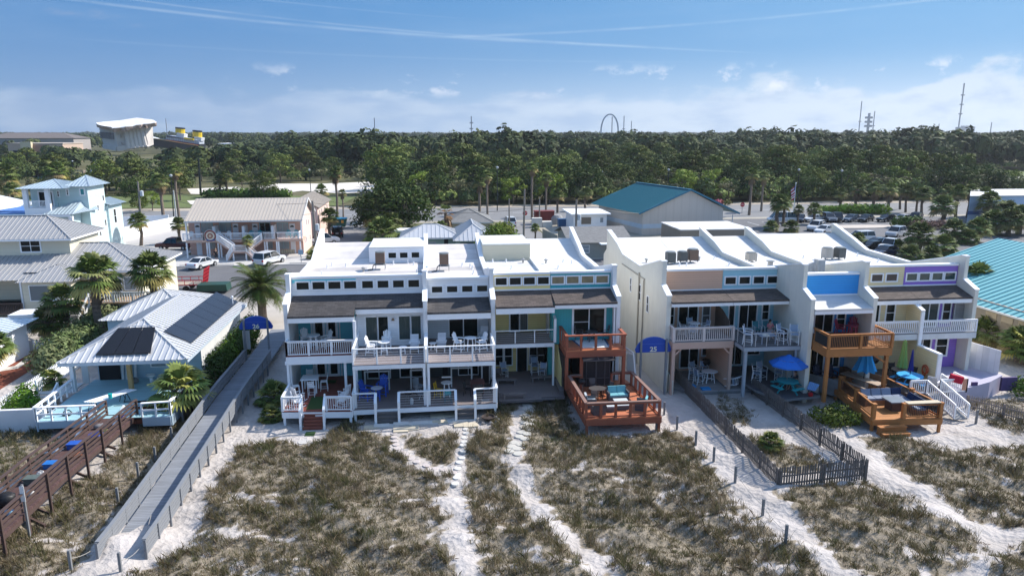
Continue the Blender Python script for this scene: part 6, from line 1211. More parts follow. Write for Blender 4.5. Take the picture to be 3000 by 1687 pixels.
b=M();b.box(26.9,42.6,.8,27.4,43.2,1.6);tag(b.obj('cabinet',mat('dark_honey',(.15,.07,.03),.7)),'brown wooden cabinet under the honey balcony','cabinet')
b=M();b.box(24.2,41.9,.3,24.8,42.4,.75);tag(b.obj('storage_box',CONC),'pale storage box at the foot of the balcony post','box')
for x,y,r,l in((29.35,41.3,1.2,'black patio chair left of the green umbrella table'),(30.1,42.2,0,'black patio chair behind the green umbrella table'),(30.85,41.5,-1.3,'black patio chair right of the green umbrella table')):brK.put((x,y,1.15),r,l,sc=F*1.05)
GR.put((28.9,42.9,1.15),0,'large black covered grill in the corner of the paved patio',sc=(1.8,1.8,1.35))
LG.put((31.1,39.7,1.15),2.3,'white plastic lounger on the patio near the ramp',sc=F)
for x,l,gg in((zmx(1060,101.6),'third',0),(zmx(1180,101.6),'second',0),(zmx(1570,101.6),'x',0),(zmx(1665,101.6),'first',0)):pass
for px,l,pl in((1070,'turquoise chair left of the pair in the middle of the inn gallery',adT),(1180,'turquoise chair right of the pair in the middle of the inn gallery',adT),(1565,'turquoise chair left of the pair at the right end of the inn gallery',adT),(1665,'turquoise chair right of the pair at the right end of the inn gallery',adT),(635,'white chair above the emblem on the inn gallery',adL),(770,'white chair by the second blue window of the inn gallery',adL),(270,'white chair at the left end of the inn gallery',adL)):
 pl.put((zmx(px,101.8),101.8,dz),.0,l,sc=1.0)
def arch_sign(num,x,y,z0,z1,w,base,label,fence=False):
 t=thing('arch_sign',label,'sign',(x,y,0));BL=mat('royal_blue_board',(.008,.065,.40),.45,var=.03)
 b=M();n=16;hm=z1-z0;pts=[(x-w/2,y,z0),(x+w/2,y,z0)]+[(x+w/2*math.cos(PI*i/n),y,z0+hm*.12+hm*.88*math.sin(PI*i/n))for i in range(n+1)];b.prism(pts,(0,.06,0));b.obj('board',BL,t)
 for i in range(n):
  pass
 b=M()
 for i in range(n):b.bar((x+w/2*math.cos(PI*i/n),y+.03,z0+hm*.12+hm*.88*math.sin(PI*i/n)),(x+w/2*math.cos(PI*(i+1)/n),y+.03,z0+hm*.12+hm*.88*math.sin(PI*(i+1)/n)),.1,.03)
 b.bar((x-w*.36,y-.01,z0+hm*.55),(x+w*.36,y-.01,z0+hm*.55),.02,.025);b.obj('edge_trim',mat('blue_edge',(.04,.14,.5),.5),t)
 for s in(-1,1):b=M();xx=x+s*w*.36;b.box(xx-.06,y-.14,base,xx+.06,y-.02,z1-hm*.12);b.obj('post',GREYL,t)
 cu=bpy.data.curves.new('numerals','FONT');cu.body=num;cu.size=.46;cu.align_x='CENTER';cu.extrude=.01;cu.offset=.012
 to=bpy.data.objects.new('tmp',cu);COL.objects.link(to);bpy.context.view_layer.update();dg=bpy.context.evaluated_depsgraph_get();me=bpy.data.meshes.new_from_object(to.evaluated_get(dg));bpy.data.objects.remove(to)
 me.materials.clear();me.materials.append(mat('numeral_white',(.72,.72,.55),.5,var=0));no=bpy.data.objects.new('numerals',me);COL.objects.link(no);no.parent=t;no.location=(0,-.02,z0+.07);no.rotation_euler=(PI/2,0,0);no.scale=(1.05,.95,1)
 return t
S26=arch_sign('26',-12.93,51.85,3.02,3.98,2.3,.7,'blue arched sign numbered 26 over the grey boardwalk')
S25=arch_sign('25',14.1,43.6,2.92,3.95,2.35,0,'blue arched sign numbered 25 over the sandy beach path')
b=M();b.box(-13.95,51.95,1.5,-13.45,51.99,2.9);b.obj('side_panel',mat('grey_panel',(.42,.41,.4),.8),S26)
b=M();b.box(15.0,43.7,1.6,15.12,43.74,2.9);b.box(12.4,43.7,1.4,13.0,43.74,2.85);b.obj('side_panel',mat('clear_grey_panel',(.34,.34,.33),.5),S25)
b=M();b.prism([(15.35,45.3,0),(15.4,43.3,0),(15.4,43.3,1.0),(15.35,45.3,1.5)],(.06,0,0));tag(b.obj('board_fence',mat('cream_fence',(.62,.60,.50),.7)),'cream board fence between the 25 sign and peach deck','fence')
WF=mat('grey_brown_pickets',(.14,.125,.115),.9,var=.3,vs=5)
picket((16.4,45.6,0),(16.4,30.4,0),'weathered grey picket fence running from peach deck towards the sea beside path 25',h=1.02,step=.14,w=.085,m=WF,jit=.04,rails=(.25,.65))
picket((16.4,30.4,0),(21.25,30.9,0),'weathered grey picket fence closing the seaward end of the sandy plot',h=1.08,step=.14,w=.085,m=WF,jit=.04,rails=(.25,.65))
picket((21.25,30.9,0),(20.85,43.0,0),'weathered grey picket fence along the right side of the sandy plot',h=1.08,step=.14,w=.085,m=WF,jit=.04,rails=(.25,.65))
picket((33.0,39.0,0),(36.4,34.2,0),'thin weathered slat fence at the right edge beyond the white ramp',h=.9,step=.12,w=.05,m=mat('pale_slats',(.30,.25,.22),.9,var=.2),jit=.03,rails=(.25,.65))
GRP='rope posts along the sandy paths'
def rpost(p,h=.85):
 b=M();b.box(-.05,-.05,-.2,.05,.05,h,0);b.tube((0,0,h-.22),(0,0,h-.19),.07,.07,8);o=b.obj('rope_post',GREYW);o.location=(p.x,p.y,gh(p.x,p.y));return tag(o,'short weathered square post with rope beside a sandy path','post',GRP)
rp=[gz(q)for q in(z10(165,960),z10(300,1115),z10(500,1270),z10(690,1450),D(1848,1225),D(1918,1297),D(1975,1375))]
rp2=[gz(q)for q in(z3(1450,240),z3(1362,380),z3(1232,545),z3(1095,660),z3(935,860),z3(570,1440),z3(960,1440))]
for p in rp+rp2:rpost(p)
rpost(gz(D(2455,1062)),.9)
def rope(P,label,sag=.12,m=None,h=.5):
 b=M()
 for a,c in zip(P,P[1:]):
  a=Vector((a.x,a.y,gh(a.x,a.y)+h));c=Vector((c.x,c.y,gh(c.x,c.y)+h));q=[a.lerp(c,k/6)-Vector((0,0,sag*4*(k/6)*(1-k/6)))for k in range(7)];b.poly(q,.012,4)
 tag(b.obj('rope',m or mat('pale_rope',(.4,.37,.32),.9)),label,'rope')
rope(rp,'sagging rope strung between the short posts beside path 25');rope([gz(z3(1205,1060)),gz(z3(1110,1320)),gz(z3(960,1440))],'rope running from the boardwalk rail down over the sand');rope([gz(z3(785,1310)),gz(z3(570,1440))],'rope from the left boardwalk end to a short post')
b=M();[b.bar(a,c,.14,.05)for a,c in(((-21.2,38.4,.1),(-19.6,38.5,.14)),((-20.9,38.5,.18),(-19.4,38.9,.1)),((-20.6,38.7,.2),(-20.3,38.1,.25)),((-20.9,38.2,.08),(-19.9,38.15,.12)))];tag(b.obj('board_pile',WHITE2),'pile of discarded white boards lying in the dune grass','board pile')
SKIN=mat('skin',(.50,.29,.20),.6,var=.03)
def person(label,J,cloth,top_c,leg_c,hair_c,loc,rz,s=.87,hair_long=False):
 """J: joint table -> skinned body; cloth parts wrap torso and thighs"""
 t=thing('person',label,'person',(0,0,0));names=list(J)
 E_=[('pel','spi'),('spi','che'),('che','nek'),('nek','hea'),('hea','top')]
 for k in'lr':E_+=[('che','sh'+k),('sh'+k,'el'+k),('el'+k,'wr'+k),('wr'+k,'ha'+k),('pel','hi'+k),('hi'+k,'kn'+k),('kn'+k,'an'+k),('an'+k,'fo'+k)]
 R_=dict(pel=.13,spi=.12,che=.135,nek=.055,hea=.095,top=.085,sh=.06,el=.042,wr=.03,ha=.04,hi=.095,kn=.06,an=.04,fo=.04)
 def skin(name,nodes,edges,rad,m,par,grow=0):
  me=bpy.data.meshes.new(name);ix={n:i for i,n in enumerate(nodes)};me.from_pydata([J[n]for n in nodes],[(ix[a],ix[b_])for a,b_ in edges],[]);me.materials.append(m)
  o=bpy.data.objects.new(name,me);COL.objects.link(o);o.parent=par;md=o.modifiers.new('s','SKIN');
  for n,i in ix.items():r=rad.get(n,rad.get(n[:2],.05))+grow;me.skin_vertices[0].data[i].radius=(r,r*.85)
  me.skin_vertices[0].data[0].use_root=True;md.use_smooth_shade=True;sb=o.modifiers.new('u','SUBSURF');sb.levels=1;sb.render_levels=1
  bpy.context.view_layer.update();dg=bpy.context.evaluated_depsgraph_get();m2=bpy.data.meshes.new_from_object(o.evaluated_get(dg));o.modifiers.clear();o.data=m2;return o
 body=skin('body',names,E_,R_,SKIN,t)
 skin('shirt',['spi','pel','che','shl','shr','ell','elr'],[('spi','pel'),('spi','che'),('che','shl'),('che','shr'),('shl','ell'),('shr','elr')],dict(R_,el=.03),mat('shirt_'+cloth,top_c,.85,var=.1),t,.022)
 skin('shorts',['pel','hil','hir','knl','knr'],[('pel','hil'),('pel','hir'),('hil','knl'),('hir','knr')],R_,mat('shorts_'+cloth,leg_c,.85,var=.1),t,.02)
 h=Vector(J['hea']);b=M();b.ball((h.x,h.y+.03,h.z+.06),.105,.11,.115,10,8);
 if hair_long:b.bar((h.x,h.y+.1,h.z+.02),(h.x,h.y+.13,h.z-.22),.16,.08)
 b.obj('hair',mat('hair_'+cloth,hair_c,.8),t,smooth=True)
 t.location=loc;t.rotation_euler=(0,0,rz);t.scale=(s,s,s);return t
SIT=dict(pel=(0,.1,.5),spi=(0,.14,.68),che=(0,.18,.92),nek=(0,.17,1.08),hea=(0,.14,1.2),top=(0,.14,1.3),shl=(-.18,.17,1.0),shr=(.18,.17,1.0),ell=(-.27,.05,.78),elr=(.27,.05,.78),wrl=(-.12,-.12,.74),wrr=(.12,-.12,.74),hal=(-.05,-.17,.74),har=(.05,-.17,.76),hil=(-.1,.05,.5),hir=(.1,.05,.5),knl=(-.13,-.4,.52),knr=(.13,-.4,.52),anl=(-.12,-.5,.1),anr=(.12,-.55,.12),fol=(-.12,-.64,.05),**{'for':(.12,-.7,.07)})
STD=dict(pel=(0,0,.92),spi=(0,.01,1.1),che=(0,.02,1.32),nek=(0,.01,1.48),hea=(0,-.01,1.6),top=(0,-.01,1.7),shl=(-.18,.02,1.42),shr=(.18,.02,1.42),ell=(-.24,.04,1.16),elr=(.24,.04,1.16),wrl=(-.22,-.1,.96),wrr=(.2,-.18,1.2),hal=(-.2,-.16,.9),har=(.15,-.24,1.26),hil=(-.09,0,.88),hir=(.09,0,.88),knl=(-.1,-.03,.48),knr=(.1,.02,.48),anl=(-.1,.0,.08),anr=(.1,.06,.08),fol=(-.1,-.14,.04),**{'for':(.1,-.08,.04)})
person('person with dark hair in a pink top sitting on the grey metal balcony',SIT,'pink',(.55,.18,.20),(.5,.42,.40),(.03,.02,.015),(22.25,44.0,3.58),.1,hair_long=True)
person('person in a dark shirt and cap sitting at the turquoise picnic table',SIT,'dark',(.035,.04,.05),(.05,.055,.07),(.12,.08,.05),(23.0,41.9,.72),-1.2)
person('person with fair hair in a black shirt standing under the inn gallery',STD,'black',(.012,.014,.016),(.02,.02,.03),(.35,.22,.12),(gz(zm(608,1205)).x,gz(zm(608,1205)).y,.02),.3,1.0)
struct(M().box(-9,0,0,-8.9,.1,.01),'kerb_chip',CONC)if False else None
sheet([(-140,76),(140,76),(140,94.6),(-140,94.6)],.008,'street',ASPH)
sheet([(-60,58.5),(62,58.5),(62,76),(-60,76)],.006,'driveway',mat('sandy_concrete',(.44,.40,.35),.9,var=.15,vs=.5,bump=.1))
b=M();b.box(-34.5,94.6,-.1,-12.3,103.5,.10);struct(b,'forecourt',CONC)
b=M();b.box(-11.0,94.6,-.1,12.6,97.2,.12);b.box(18.6,94.6,-.1,33,97.2,.12);struct(b,'pavement',CONC)
sheet([(-17.2,94.6),(-11.2,94.6),(-11.0,146),(-19.5,146)],.012,'side_street',ASPHL);sheet([(12.8,94.6),(18.4,94.6),(18.6,146),(14.2,146)],.012,'side_street',ASPHL)
sheet([(-400,141.5),(400,137.5),(400,163),(-400,165)],.016,'main_road',mat('main_road_asphalt',(.20,.20,.20),.9,var=.1,vs=.2))
sheet([(-400,165.0),(400,163.0),(400,168.5),(-400,170)],.03,'far_pavement',mat('tan_verge',(.42,.36,.28),.95,var=.25,vs=.3));sheet([(-400,138.8),(400,134.5),(400,137.4),(-400,141.4)],.03,'near_pavement',mat('tan_verge2',(.36,.33,.27),.95,var=.25,vs=.3))
b=M()
for i in range(60):x=-200+i*7;b.box(x,152.3,.02,x+3,152.5,.024)
b.box(-390,142.6,.02,390,142.75,.023)if False else None
struct(b,'lane_markings',WHITE2)
sheet([(46,95),(150,95),(150,136),(53,137),(46,120)],.014,'parking_lot',ASPH)
b=M();b.lathe([(1,-.05),(1,.14)],(0,0,0),20);b.v=[(76.5+v[0]*9,122.2+v[1]*2.2,v[2])for v in b.v];struct(b,'parking_island',mat('pinkish_concrete',(.50,.44,.38),.9))
b=M()
for i in range(16):x=60+i*2.9;b.box(x,126.5,.018,x+.12,131.5,.022)
for i in range(14):x=55+i*2.9;b.box(x,102,.018,x+.12,107,.022)
struct(b,'parking_lines',WHITE2)
sheet([(-62,98),(-34.8,96),(-34.8,122),(-52,139),(-62,139)],.01,'lot',mat('pale_lot',(.42,.40,.38),.9,var=.12,vs=.3))
sheet([(-11,97.2),(12.6,97.2),(13.8,139),(-10.8,139)],.007,'yard',mat('yard_grass',(.13,.13,.06),.95,var=.35,vs=.4));sheet([(18.8,97.2),(46,97.2),(46,136),(18.8,136)],.007,'yard',mat('sandy_yard',(.38,.34,.27),.95,var=.25,vs=.3))
FW=mat('fairway',(.12,.15,.045),.95,var=.3,vs=.12);SN=mat('bunker_sand',(.66,.61,.54),.95,var=.12,vs=.2)
sheet([(-150,171),(-22,171),(-20,196),(-60,205),(-150,205)],.05,'fairway',FW);sheet([(60,175),(260,200),(400,300),(330,330),(180,262),(120,240)],.05,'fairway',FW)
flat([D(645,490),D(640,470),D(700,462),D(820,462),D(935,457),D(955,468),D(950,482),D(860,487),D(760,480),D(700,488)],.09,'sand_area',SN);flat([D(470,475),D(600,470),D(620,478),D(600,490),D(480,488)],.09,'sand_area',SN);flat([D(2330,437),D(2400,437),D(2576,445),D(2700,452),D(2700,456),D(2576,451),D(2330,444)],.09,'cart_path',SN)
flat([D(470,505),D(520,502),D(560,506),D(560,512),D(480,514)],.09,'cart_path',SN)
wm=mat('pond_water',(.02,.05,.10),.08,var=.1,spec=.8);flat([z1(280,690),z1(420,660),z1(600,632),z1(870,640),z1(860,665),z1(720,700),z1(640,730),z1(380,740)],.08,'pond',wm)
def house(name,label,poly_lo,x0,x1,y0,y1,h,wall,roofm,rise,ax='x',over=.5,cat='house',gl=False,gr=False,step=.5,flatroof=False,thing_=None):
 t=thing_ or thing(name,label,cat,((x0+x1)/2,y0,0));b=M();b.box(x0,y0,0,x1,y1,h-.02);b.obj('wall',wall,t)
 b=M()
 if flatroof:b.box(x0-over,y0-over,h,x1+over,y1+over,h+.2)
 else:hip(b,x0-over,x1+over,y0-over,y1+over,h,rise,ax,step=step,gl=gl,gr=gr)
 b.obj('roof',roofm,t)
 if not flatroof:b=M();eaves(b,x0-over,x1+over,y0-over,y1+over,h,.2);b.obj('fascia',WHITE2,t)
 return t
GRN=mat('sage_green_wall',(.26,.36,.31),.75,var=.05)
e0=gz(z14(705,800),2.6);e1=gz(z14(1205,806),2.6);e2=gz(z14(1215,828),2.6);e3=gz(z14(1500,820),2.6)
GH=house('cottage','sage green cottage with white metal hip roofs behind the white townhouses',0,e0.x+.5,e1.x+1,e0.y+.5,e0.y+6.5,2.6,GRN,MRW,1.5,step=.6)
b=M();b.box(e2.x+.5,e2.y+.5,0,e3.x+1.2,e2.y+11,2.58);b.obj('wall',GRN,GH);b=M();hip(b,e2.x,e3.x+1.7,e2.y,e2.y+11.5,2.62,1.9,'y',step=.6);b.obj('roof',MRW,GH)
win(GH,e0.x+2.0,e0.x+5.0,1.0,1.9,e0.y+.5,'v',glass=GLASSL,frame=METAL);b=M();b.box(e0.x+6.2,e0.y+.4,0,e1.x-.5,e0.y+.5,2.4);b.obj('carport_opening',DARK,GH);b=M();b.box(e2.x+1,e2.y+.4,.3,e3.x,e2.y+.5,2.3);b.obj('carport_opening',DARK,GH)
g0=gz(z14(1165,652),2.7);g1=gz(z14(1590,640),2.7)
house('house','grey shingled hip roof house beside the main road',0,g0.x+.4,g1.x-.4,g0.y+.4,g0.y+9.5,2.7,mat('beige_wall',(.48,.43,.33),.8),SHGREY,1.7,step=99)
a0=gz(z12(5,478),3.0);a1=gz(z12(335,470),3.0);WB=thing('house','white flat roofed block with brown shuttered window','house',((a0.x+a1.x)/2,a0.y,0))
xl=gz(z14(2245,550),3.0).x
house('x','x',0,xl+1.2,a1.x-.8,a0.y+.5,a0.y+8,3.0,WHITE,WHITE,0,flatroof=True,over=.6,thing_=WB);p0=gy(z12(12,505),a0.y+.5);p1=gy(z12(115,575),a0.y+.5)
b=M();b.box(p0.x,a0.y+.42,p1.z,p1.x,a0.y+.5,p0.z);b.obj('shutter',mat('brown_shutter',(.22,.18,.14),.8,pat='z',per=.12),WB);p0=gy(z12(215,508),a0.y+.5);p1=gy(z12(247,558),a0.y+.5);win(WB,p0.x,p1.x,p1.z,p0.z,a0.y+.5,glass=GLASSL)
r0=gz(z6(980,55),3.7);r1=gz(z6(1615,45),3.7);f0=gz(z6(1130,212),2.4);f1=gz(z6(1400,205),2.4)
SG=thing('house','low grey shingled gable house behind the gap between the rows','house',(f0.x,f0.y,0));dy_=r0.y-f0.y
b=M();x0_,x1_=r0.x+.2,r1.x;yf=f0.y;b.face([(x0_-.6,yf-.4,2.3),(x1_,yf-.4,2.3),(x1_,r0.y,3.75),(x0_-.6,r0.y,3.75)]);b.face([(x1_,2*r0.y-yf+.4,2.3),(x0_-.6,2*r0.y-yf+.4,2.3),(x0_-.6,r0.y,3.75),(x1_,r0.y,3.75)]);b.obj('roof',SHGREY,SG)
b=M();b.box(x0_,yf,0,x1_-.5,2*r0.y-yf,2.3);b.prism([(x0_,yf,2.3),(x0_,2*r0.y-yf,2.3),(x0_,r0.y,3.6)],(.1,0,0));b.obj('wall',mat('grey_green_wall',(.30,.31,.28),.8),SG);win(SG,f0.x+.5,f0.x+1.6,.9,1.9,yf,'h',glass=GLASSL);b=M();b.box(f0.x+2.9,yf-1.6,2.15,f0.x+5.2,yf,2.3);b.obj('porch_canopy',WHITE,SG)
P0=Vector((34.8,116.5,0));P1=Vector((50.2,119.2,0));ud=(P1-P0).normalized()
eL=gy(z12(660,440),P0.y);zE=eL.z;B1=gz(z12(145,335),zE);vd=(B1-Vector((eL.x,eL.y,zE)));vd.z=0;Lb=vd.length;vd.normalize()
Pm=P0+ud*8.6;zR=gy(z12(1088,213),Pm.y).z
TB=thing('hall','large cream hall with teal ribbed gable roof and pale blue wall band','building',tuple(P0))
HW=mat('cream_block_wall',(.56,.52,.47),.85,pat='brick',per=.25,dark=.93,var=.01)
b=M();E0=P0.copy();E0.z=zE;R0_=Pm.copy();R0_.z=zR;E1=P0+ud*15.3;E1.z=zE+.1
b.prism([P0,P0+ud*15.3,E1,R0_,E0],vd*Lb*.9);b.obj('wall',HW,TB)
b=M();ov=-vd*.5;ol=-ud*.9;dz2=Vector((0,0,.12));drop=Vector((0,0,-.45));A_=E0+ol+drop+ov+dz2;Bq=E0+ol+drop+vd*Lb+dz2;Cq=R0_+vd*Lb+dz2;Dq=R0_+ov+dz2;metal_roof(b,[Bq,A_,Dq,Cq],.55,.07,.06)
G1=E1+ud*3.0+Vector((0,0,-1.1))+ov+dz2;G2=E1+ud*3.0+Vector((0,0,-1.1))+vd*Lb+dz2;metal_roof(b,[G1,G2,Cq,Dq],.55,.07,.06);ro=b.obj('roof',TEAL,TB)
b=M();b.bar(Dq+Vector((0,0,.06)),Cq+Vector((0,0,.06)),.5,.08);b.bar(A_,Dq,.12,.28);b.bar(G1,Dq,.12,.28);b.obj('roof_trim',mat('teal_trim',(.03,.16,.24),.5),ro)
zb1=gy(z12(700,580),P0.y).z;b=M();b.bar(P0-vd*.03+ud*.05+Vector((0,0,zb1-.35)),P0-vd*.03+ud*15.25+Vector((0,0,zb1-.35)),.05,.75);b.bar(P0-ud*.03+vd*.02+Vector((0,0,zb1-.35)),P0-ud*.03+vd*Lb*.88+Vector((0,0,zb1-.35)),.05,.75);b.obj('wall_band',mat('pale_blue_band',(.50,.60,.68),.8),TB)
b=M();[b.bar(P1+ud*1.6+vd*k+Vector((0,0,0)),P1+ud*1.6+vd*k+Vector((0,0,zE-1.1)),.12,.12)for k in(0,4)];b.obj('canopy_post',WHITE2,TB)
b=M();q=gz(z12(1080,645),2.6);b.box(q.x,q.y-.2,0,q.x+11,q.y+9,2.6);b.obj('wall',mat('brown_store',(.25,.22,.18),.8),thing('outbuilding','low flat white roofed store behind the peach unit','building',(q.x,q.y,0)))
OB=bpy.data.objects['outbuilding'];b=M();b.box(q.x-.1,q.y-.3,2.6,q.x+11.1,q.y+9.1,2.75);b.obj('roof',ROOFW2,OB)
zc_=3.2;K0=gz((2593,813),zc_);K1=gz(z9(2355,1035),zc_);ed=(K1-K0).normalized();nd=Vector((-ed.y,ed.x,0));nd=nd if nd.y>0 else-nd
t=thing('pavilion','large building with bright turquoise ribbed roof at the right edge','building',(K0.x,K0.y,0));TQR=mat('turquoise_roof',(.17,.43,.44),.45,.1,var=.03)
RT=gy(z9(2080,172),(K0+nd*9).y);W_=10.5
rt=gz(z9(2080,172),6.6);wv=rt-K0;al=wv.dot(ed);wn_=wv.dot(nd)
b=M();K2=K0+ed*34;
A0=K0.copy();R_a=K0+ed*0+nd*wn_;R_a.z=6.6;R_b=R_a+ed*34
b.face([A0,K2,R_b,R_a],0);sl_=(rt-K0);sl_.z=0
pit=Vector((rt.x,rt.y,6.6))
b=M();K2=K0+ed*34;R2=pit+ed*34;nn_=ed.cross(pit-K0).normalized()
b.face([K0,K2,R2,pit],0);nrb=54
for i in range(nrb):s_=K0+ed*(34*(i+.5)/nrb);b.bar(s_+Vector((0,0,.04)),s_+(pit-K0)+Vector((0,0,.015)),.09,.03,1)
hz_=nd*1.0;back=pit+nd*9-Vector((0,0,3.2));b.face([pit,R2,R2+nd*9-Vector((0,0,3.2)),back],0)
b.obj('roof',[TQR,mat('turquoise_ribs',(.02,.20,.27),.4,.3)],t)
b=M();q0=K0+nd*.9;b.prism([q0-Vector((0,0,3.2)),q0+ed*32-Vector((0,0,3.2)),q0+ed*32+Vector((0,0,.3)),q0+Vector((0,0,.3))],nd*.3);b.prism([q0-Vector((0,0,3.2)),q0+(pit-K0)*1.0-Vector((0,0,6.6)),pit+nd*.9-Vector((0,0,.3)),q0+Vector((0,0,.2))],ed*.2);b.obj('wall',mat('driftwood_wall',(.34,.30,.25),.85,pat='x',per=.3,dark=.8),t)
b=M();b.bar(K0-Vector((0,0,.06)),K2-Vector((0,0,.06)),.1,.14);b.obj('fascia',WHITE2,t)
for k in(11.5,13.1,14.7):b=M();c=q0+ed*k-nd*.02;[b.bar(c+ed*.12*j-Vector((0,0,2.1)),c+ed*.12*j-Vector((0,0,.9)),.05,.04)for j in range(10)];b.bar(c-Vector((0,0,.7)),c+ed*1.1-Vector((0,0,.7)),.04,.5);b.obj('louvred_gate',mat('tan_frames',(.45,.38,.28),.8),t)
s0=gz(z13(1995,545),0);hs2=gy(z13(2010,262),s0.y).z;t=thing('shop','white two storey shop with blue band and flat white roof among palms','building',tuple(s0));SW=mat('shop_blue_white',(.50,.60,.72),.7,var=.03)
k_=(s0.y+14)/s0.y
def wedge(x0,y0,z0,x1,y1,z1_):kk=y1/y0;P=[(x0,y0),(x1,y0),(x1*kk,y1),(x0*kk,y1)];return M().hexa([(a,c,z0)for a,c in P],[(a,c,z1_)for a,c in P])
wedge(s0.x,s0.y,0,s0.x+40,s0.y+14,hs2).obj('wall',SW,t);zz=gy(z13(2000,415),s0.y).z;b=M();b.box(s0.x-.05,s0.y-.06,zz-.5,s0.x+40,s0.y-.002,zz+.1);b.obj('wall_band',mat('mid_blue_band',(.06,.15,.38),.6),t);wedge(s0.x-.2,s0.y-.2,hs2,s0.x+40.2,s0.y+14,hs2+.15).obj('roof',ROOFW2,t)
wedge(s0.x+36,s0.y+20,0,s0.x+70,s0.y+34,hs2+.9).obj('wall',WHITE,thing('shop','second white flat roofed shop further behind at the right edge','building',(s0.x+14,s0.y+20,0)))
for p,q,l in((z1(1140,1200),z1(1600,1175),'long white privacy wall along the road behind the pool yard'),(z1(1130,1320),z1(1655,1195),'white sloping privacy wall between the pool yard and pale lot')):
 P=gz(p);Q=gz(q);b=M();d=(Q-P).normalized();b.prism([P,Q,Q+Vector((0,0,2.2)),P+Vector((0,0,2.2))],(0,.15,0));tag(b.obj('privacy_wall',WHITE),l,'wall')
flat([z1(1140,1250),z1(1280,1240),z1(1275,1285),z1(1150,1290)],.06,'pool',mat('pool_blue',(.02,.10,.45),.1,spec=.8));flat([z1(1140,1205),z1(1280,1200),z1(1280,1225),z1(1150,1230)],.06,'pool_deck',mat('pool_deck_tan',(.55,.42,.28),.8))
def farbox(name,label,q0,q1,zt,Y,dep,wall,roofm,rise=0,cat='building'):
 a=gy(q0,Y);c=gy(q1,Y);t=thing(name,label,cat,(a.x,Y,0));b=M();b.box(a.x,Y,0,c.x,Y+dep,a.z);b.obj('wall',wall,t);b=M()
 if rise:hip(b,a.x-1,c.x+1,Y-1,Y+dep+1,a.z,rise,'x',step=99)
 else:b.box(a.x-.3,Y-.3,a.z,c.x+.3,Y+dep,a.z+.5)
 b.obj('roof',roofm,t);return t
farbox('apartment_block','long low block with brown grey hipped roofs near the horizon',z1(-200,340),z1(690,332),0,640,30,mat('far_tan',(.35,.32,.30),.8),mat('far_brown_roof',(.16,.135,.12),.8),4.5)
SH=farbox('store','tan flat roofed store with darker entrance beyond the trees at far left',z1(70,395),z1(590,402),0,430,24,mat('far_pink_tan',(.50,.38,.30),.8),mat('far_tan_roof',(.45,.38,.32),.8))
a=gy(z1(120,420),430);c=gy(z1(270,480),430);b=M();b.box(a.x,429.5,0,c.x,430,a.z-2);b.obj('dark_entrance',DARK,SH);a=gy(z1(375,440),430);c=gy(z1(415,462),430);b=M();b.box(a.x,429.5,c.z,c.x,430,a.z);b.obj('window',DARK,SH)
a=gy(z1(195,375),428);b=M();b.box(a.x,427,0,a.x+5.5,429,a.z);b.obj('entrance_tower',mat('cream_tower',(.62,.53,.36),.8),SH);a=gy(z1(275,390),429);c=gy(z1(460,410),429);b=M();b.box(a.x,428.8,c.z-4,c.x,429.4,a.z-1);b.obj('brick_band',mat('far_brick',(.33,.2,.15),.9),SH)
farbox('warehouse','white roofed hall with yellow and blue sides beyond the pines',z1(2060,395),z1(2200,395),0,560,25,mat('far_white',(.6,.62,.68),.8),WHITE)
YU=560;t=thing('tilted_building','tilted upside down classical white building carrying a slab of torn ground on top','building',(gy(z1(1200,440),YU).x,YU,0))
UW=mat('aged_plaster',(.60,.56,.52),.85,var=.14,vs=.15,streak=.2);BRK=mat('torn_brick',(.42,.30,.24),.9,var=.35,vs=.3);SLB=mat('slab_top',(.74,.71,.67),.9,var=.06,vs=.05)
def U(px,py,Y=YU):return gy(z1(px,py),Y)
f1,f2,f3,f4=U(1085,255,YU-8),U(1360,235,YU-2),U(1405,418,YU-2),U(1112,452,YU-8)
l1,l4=U(935,245,YU+8),U(985,430,YU+6)
r1_,r4_=U(1440,215,YU+10),U(1450,400,YU+14)
b=M();b.hexa([f4,f3,r4_,l4],[f1,f2,r1_,l1]);b.obj('wall',UW,t)
n_=(f2-f1).normalized();out=Vector((0,-1,0))
for k in range(5):
 s=.42+k*.13;tp=f1.lerp(f2,s);bt_=f4.lerp(f3,s);b=M();b.tube(tp+out*3,bt_+out*3,1.5,1.7,8);b.bar(tp+out*2.5,tp.lerp(bt_,.07)+out*2.5,3.8,4.5);b.bar(bt_+out*2.5,bt_.lerp(tp,.07)+out*2.5,3.8,4.5);b.obj('column',UW,t)
for k in range(2):
 s=.08+k*.17
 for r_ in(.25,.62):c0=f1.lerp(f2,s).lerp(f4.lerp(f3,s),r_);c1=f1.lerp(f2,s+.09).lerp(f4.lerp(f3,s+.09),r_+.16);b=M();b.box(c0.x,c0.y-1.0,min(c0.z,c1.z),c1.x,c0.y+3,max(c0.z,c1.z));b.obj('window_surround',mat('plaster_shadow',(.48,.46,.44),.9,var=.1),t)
for k in range(5):
 s=.1+k*.18;c0=l1.lerp(f1,s).lerp(l4.lerp(f4,s),.18);b=M();b.box(c0.x-.8,c0.y-1.5,c0.z-4.5,c0.x+.8,c0.y+1,c0.z);b.obj('window',mat('window_and_gap_shade',(.14,.15,.17),.5),t)
b=M();b.bar(f4+out*.8+Vector((0,0,1)),f3+out*.8+Vector((0,0,1)),2.5,3.4);b.bar(l4+out*.5+Vector((0,0,1)),f4+out*.5+Vector((0,0,1)),2,3);b.obj('base_cornice',UW,t)
b=M();b.bar(f1+out*1.0-Vector((0,0,1.5)),f2+out*1.0-Vector((0,0,1.5)),2.5,3.0);b.obj('entablature',UW,t)
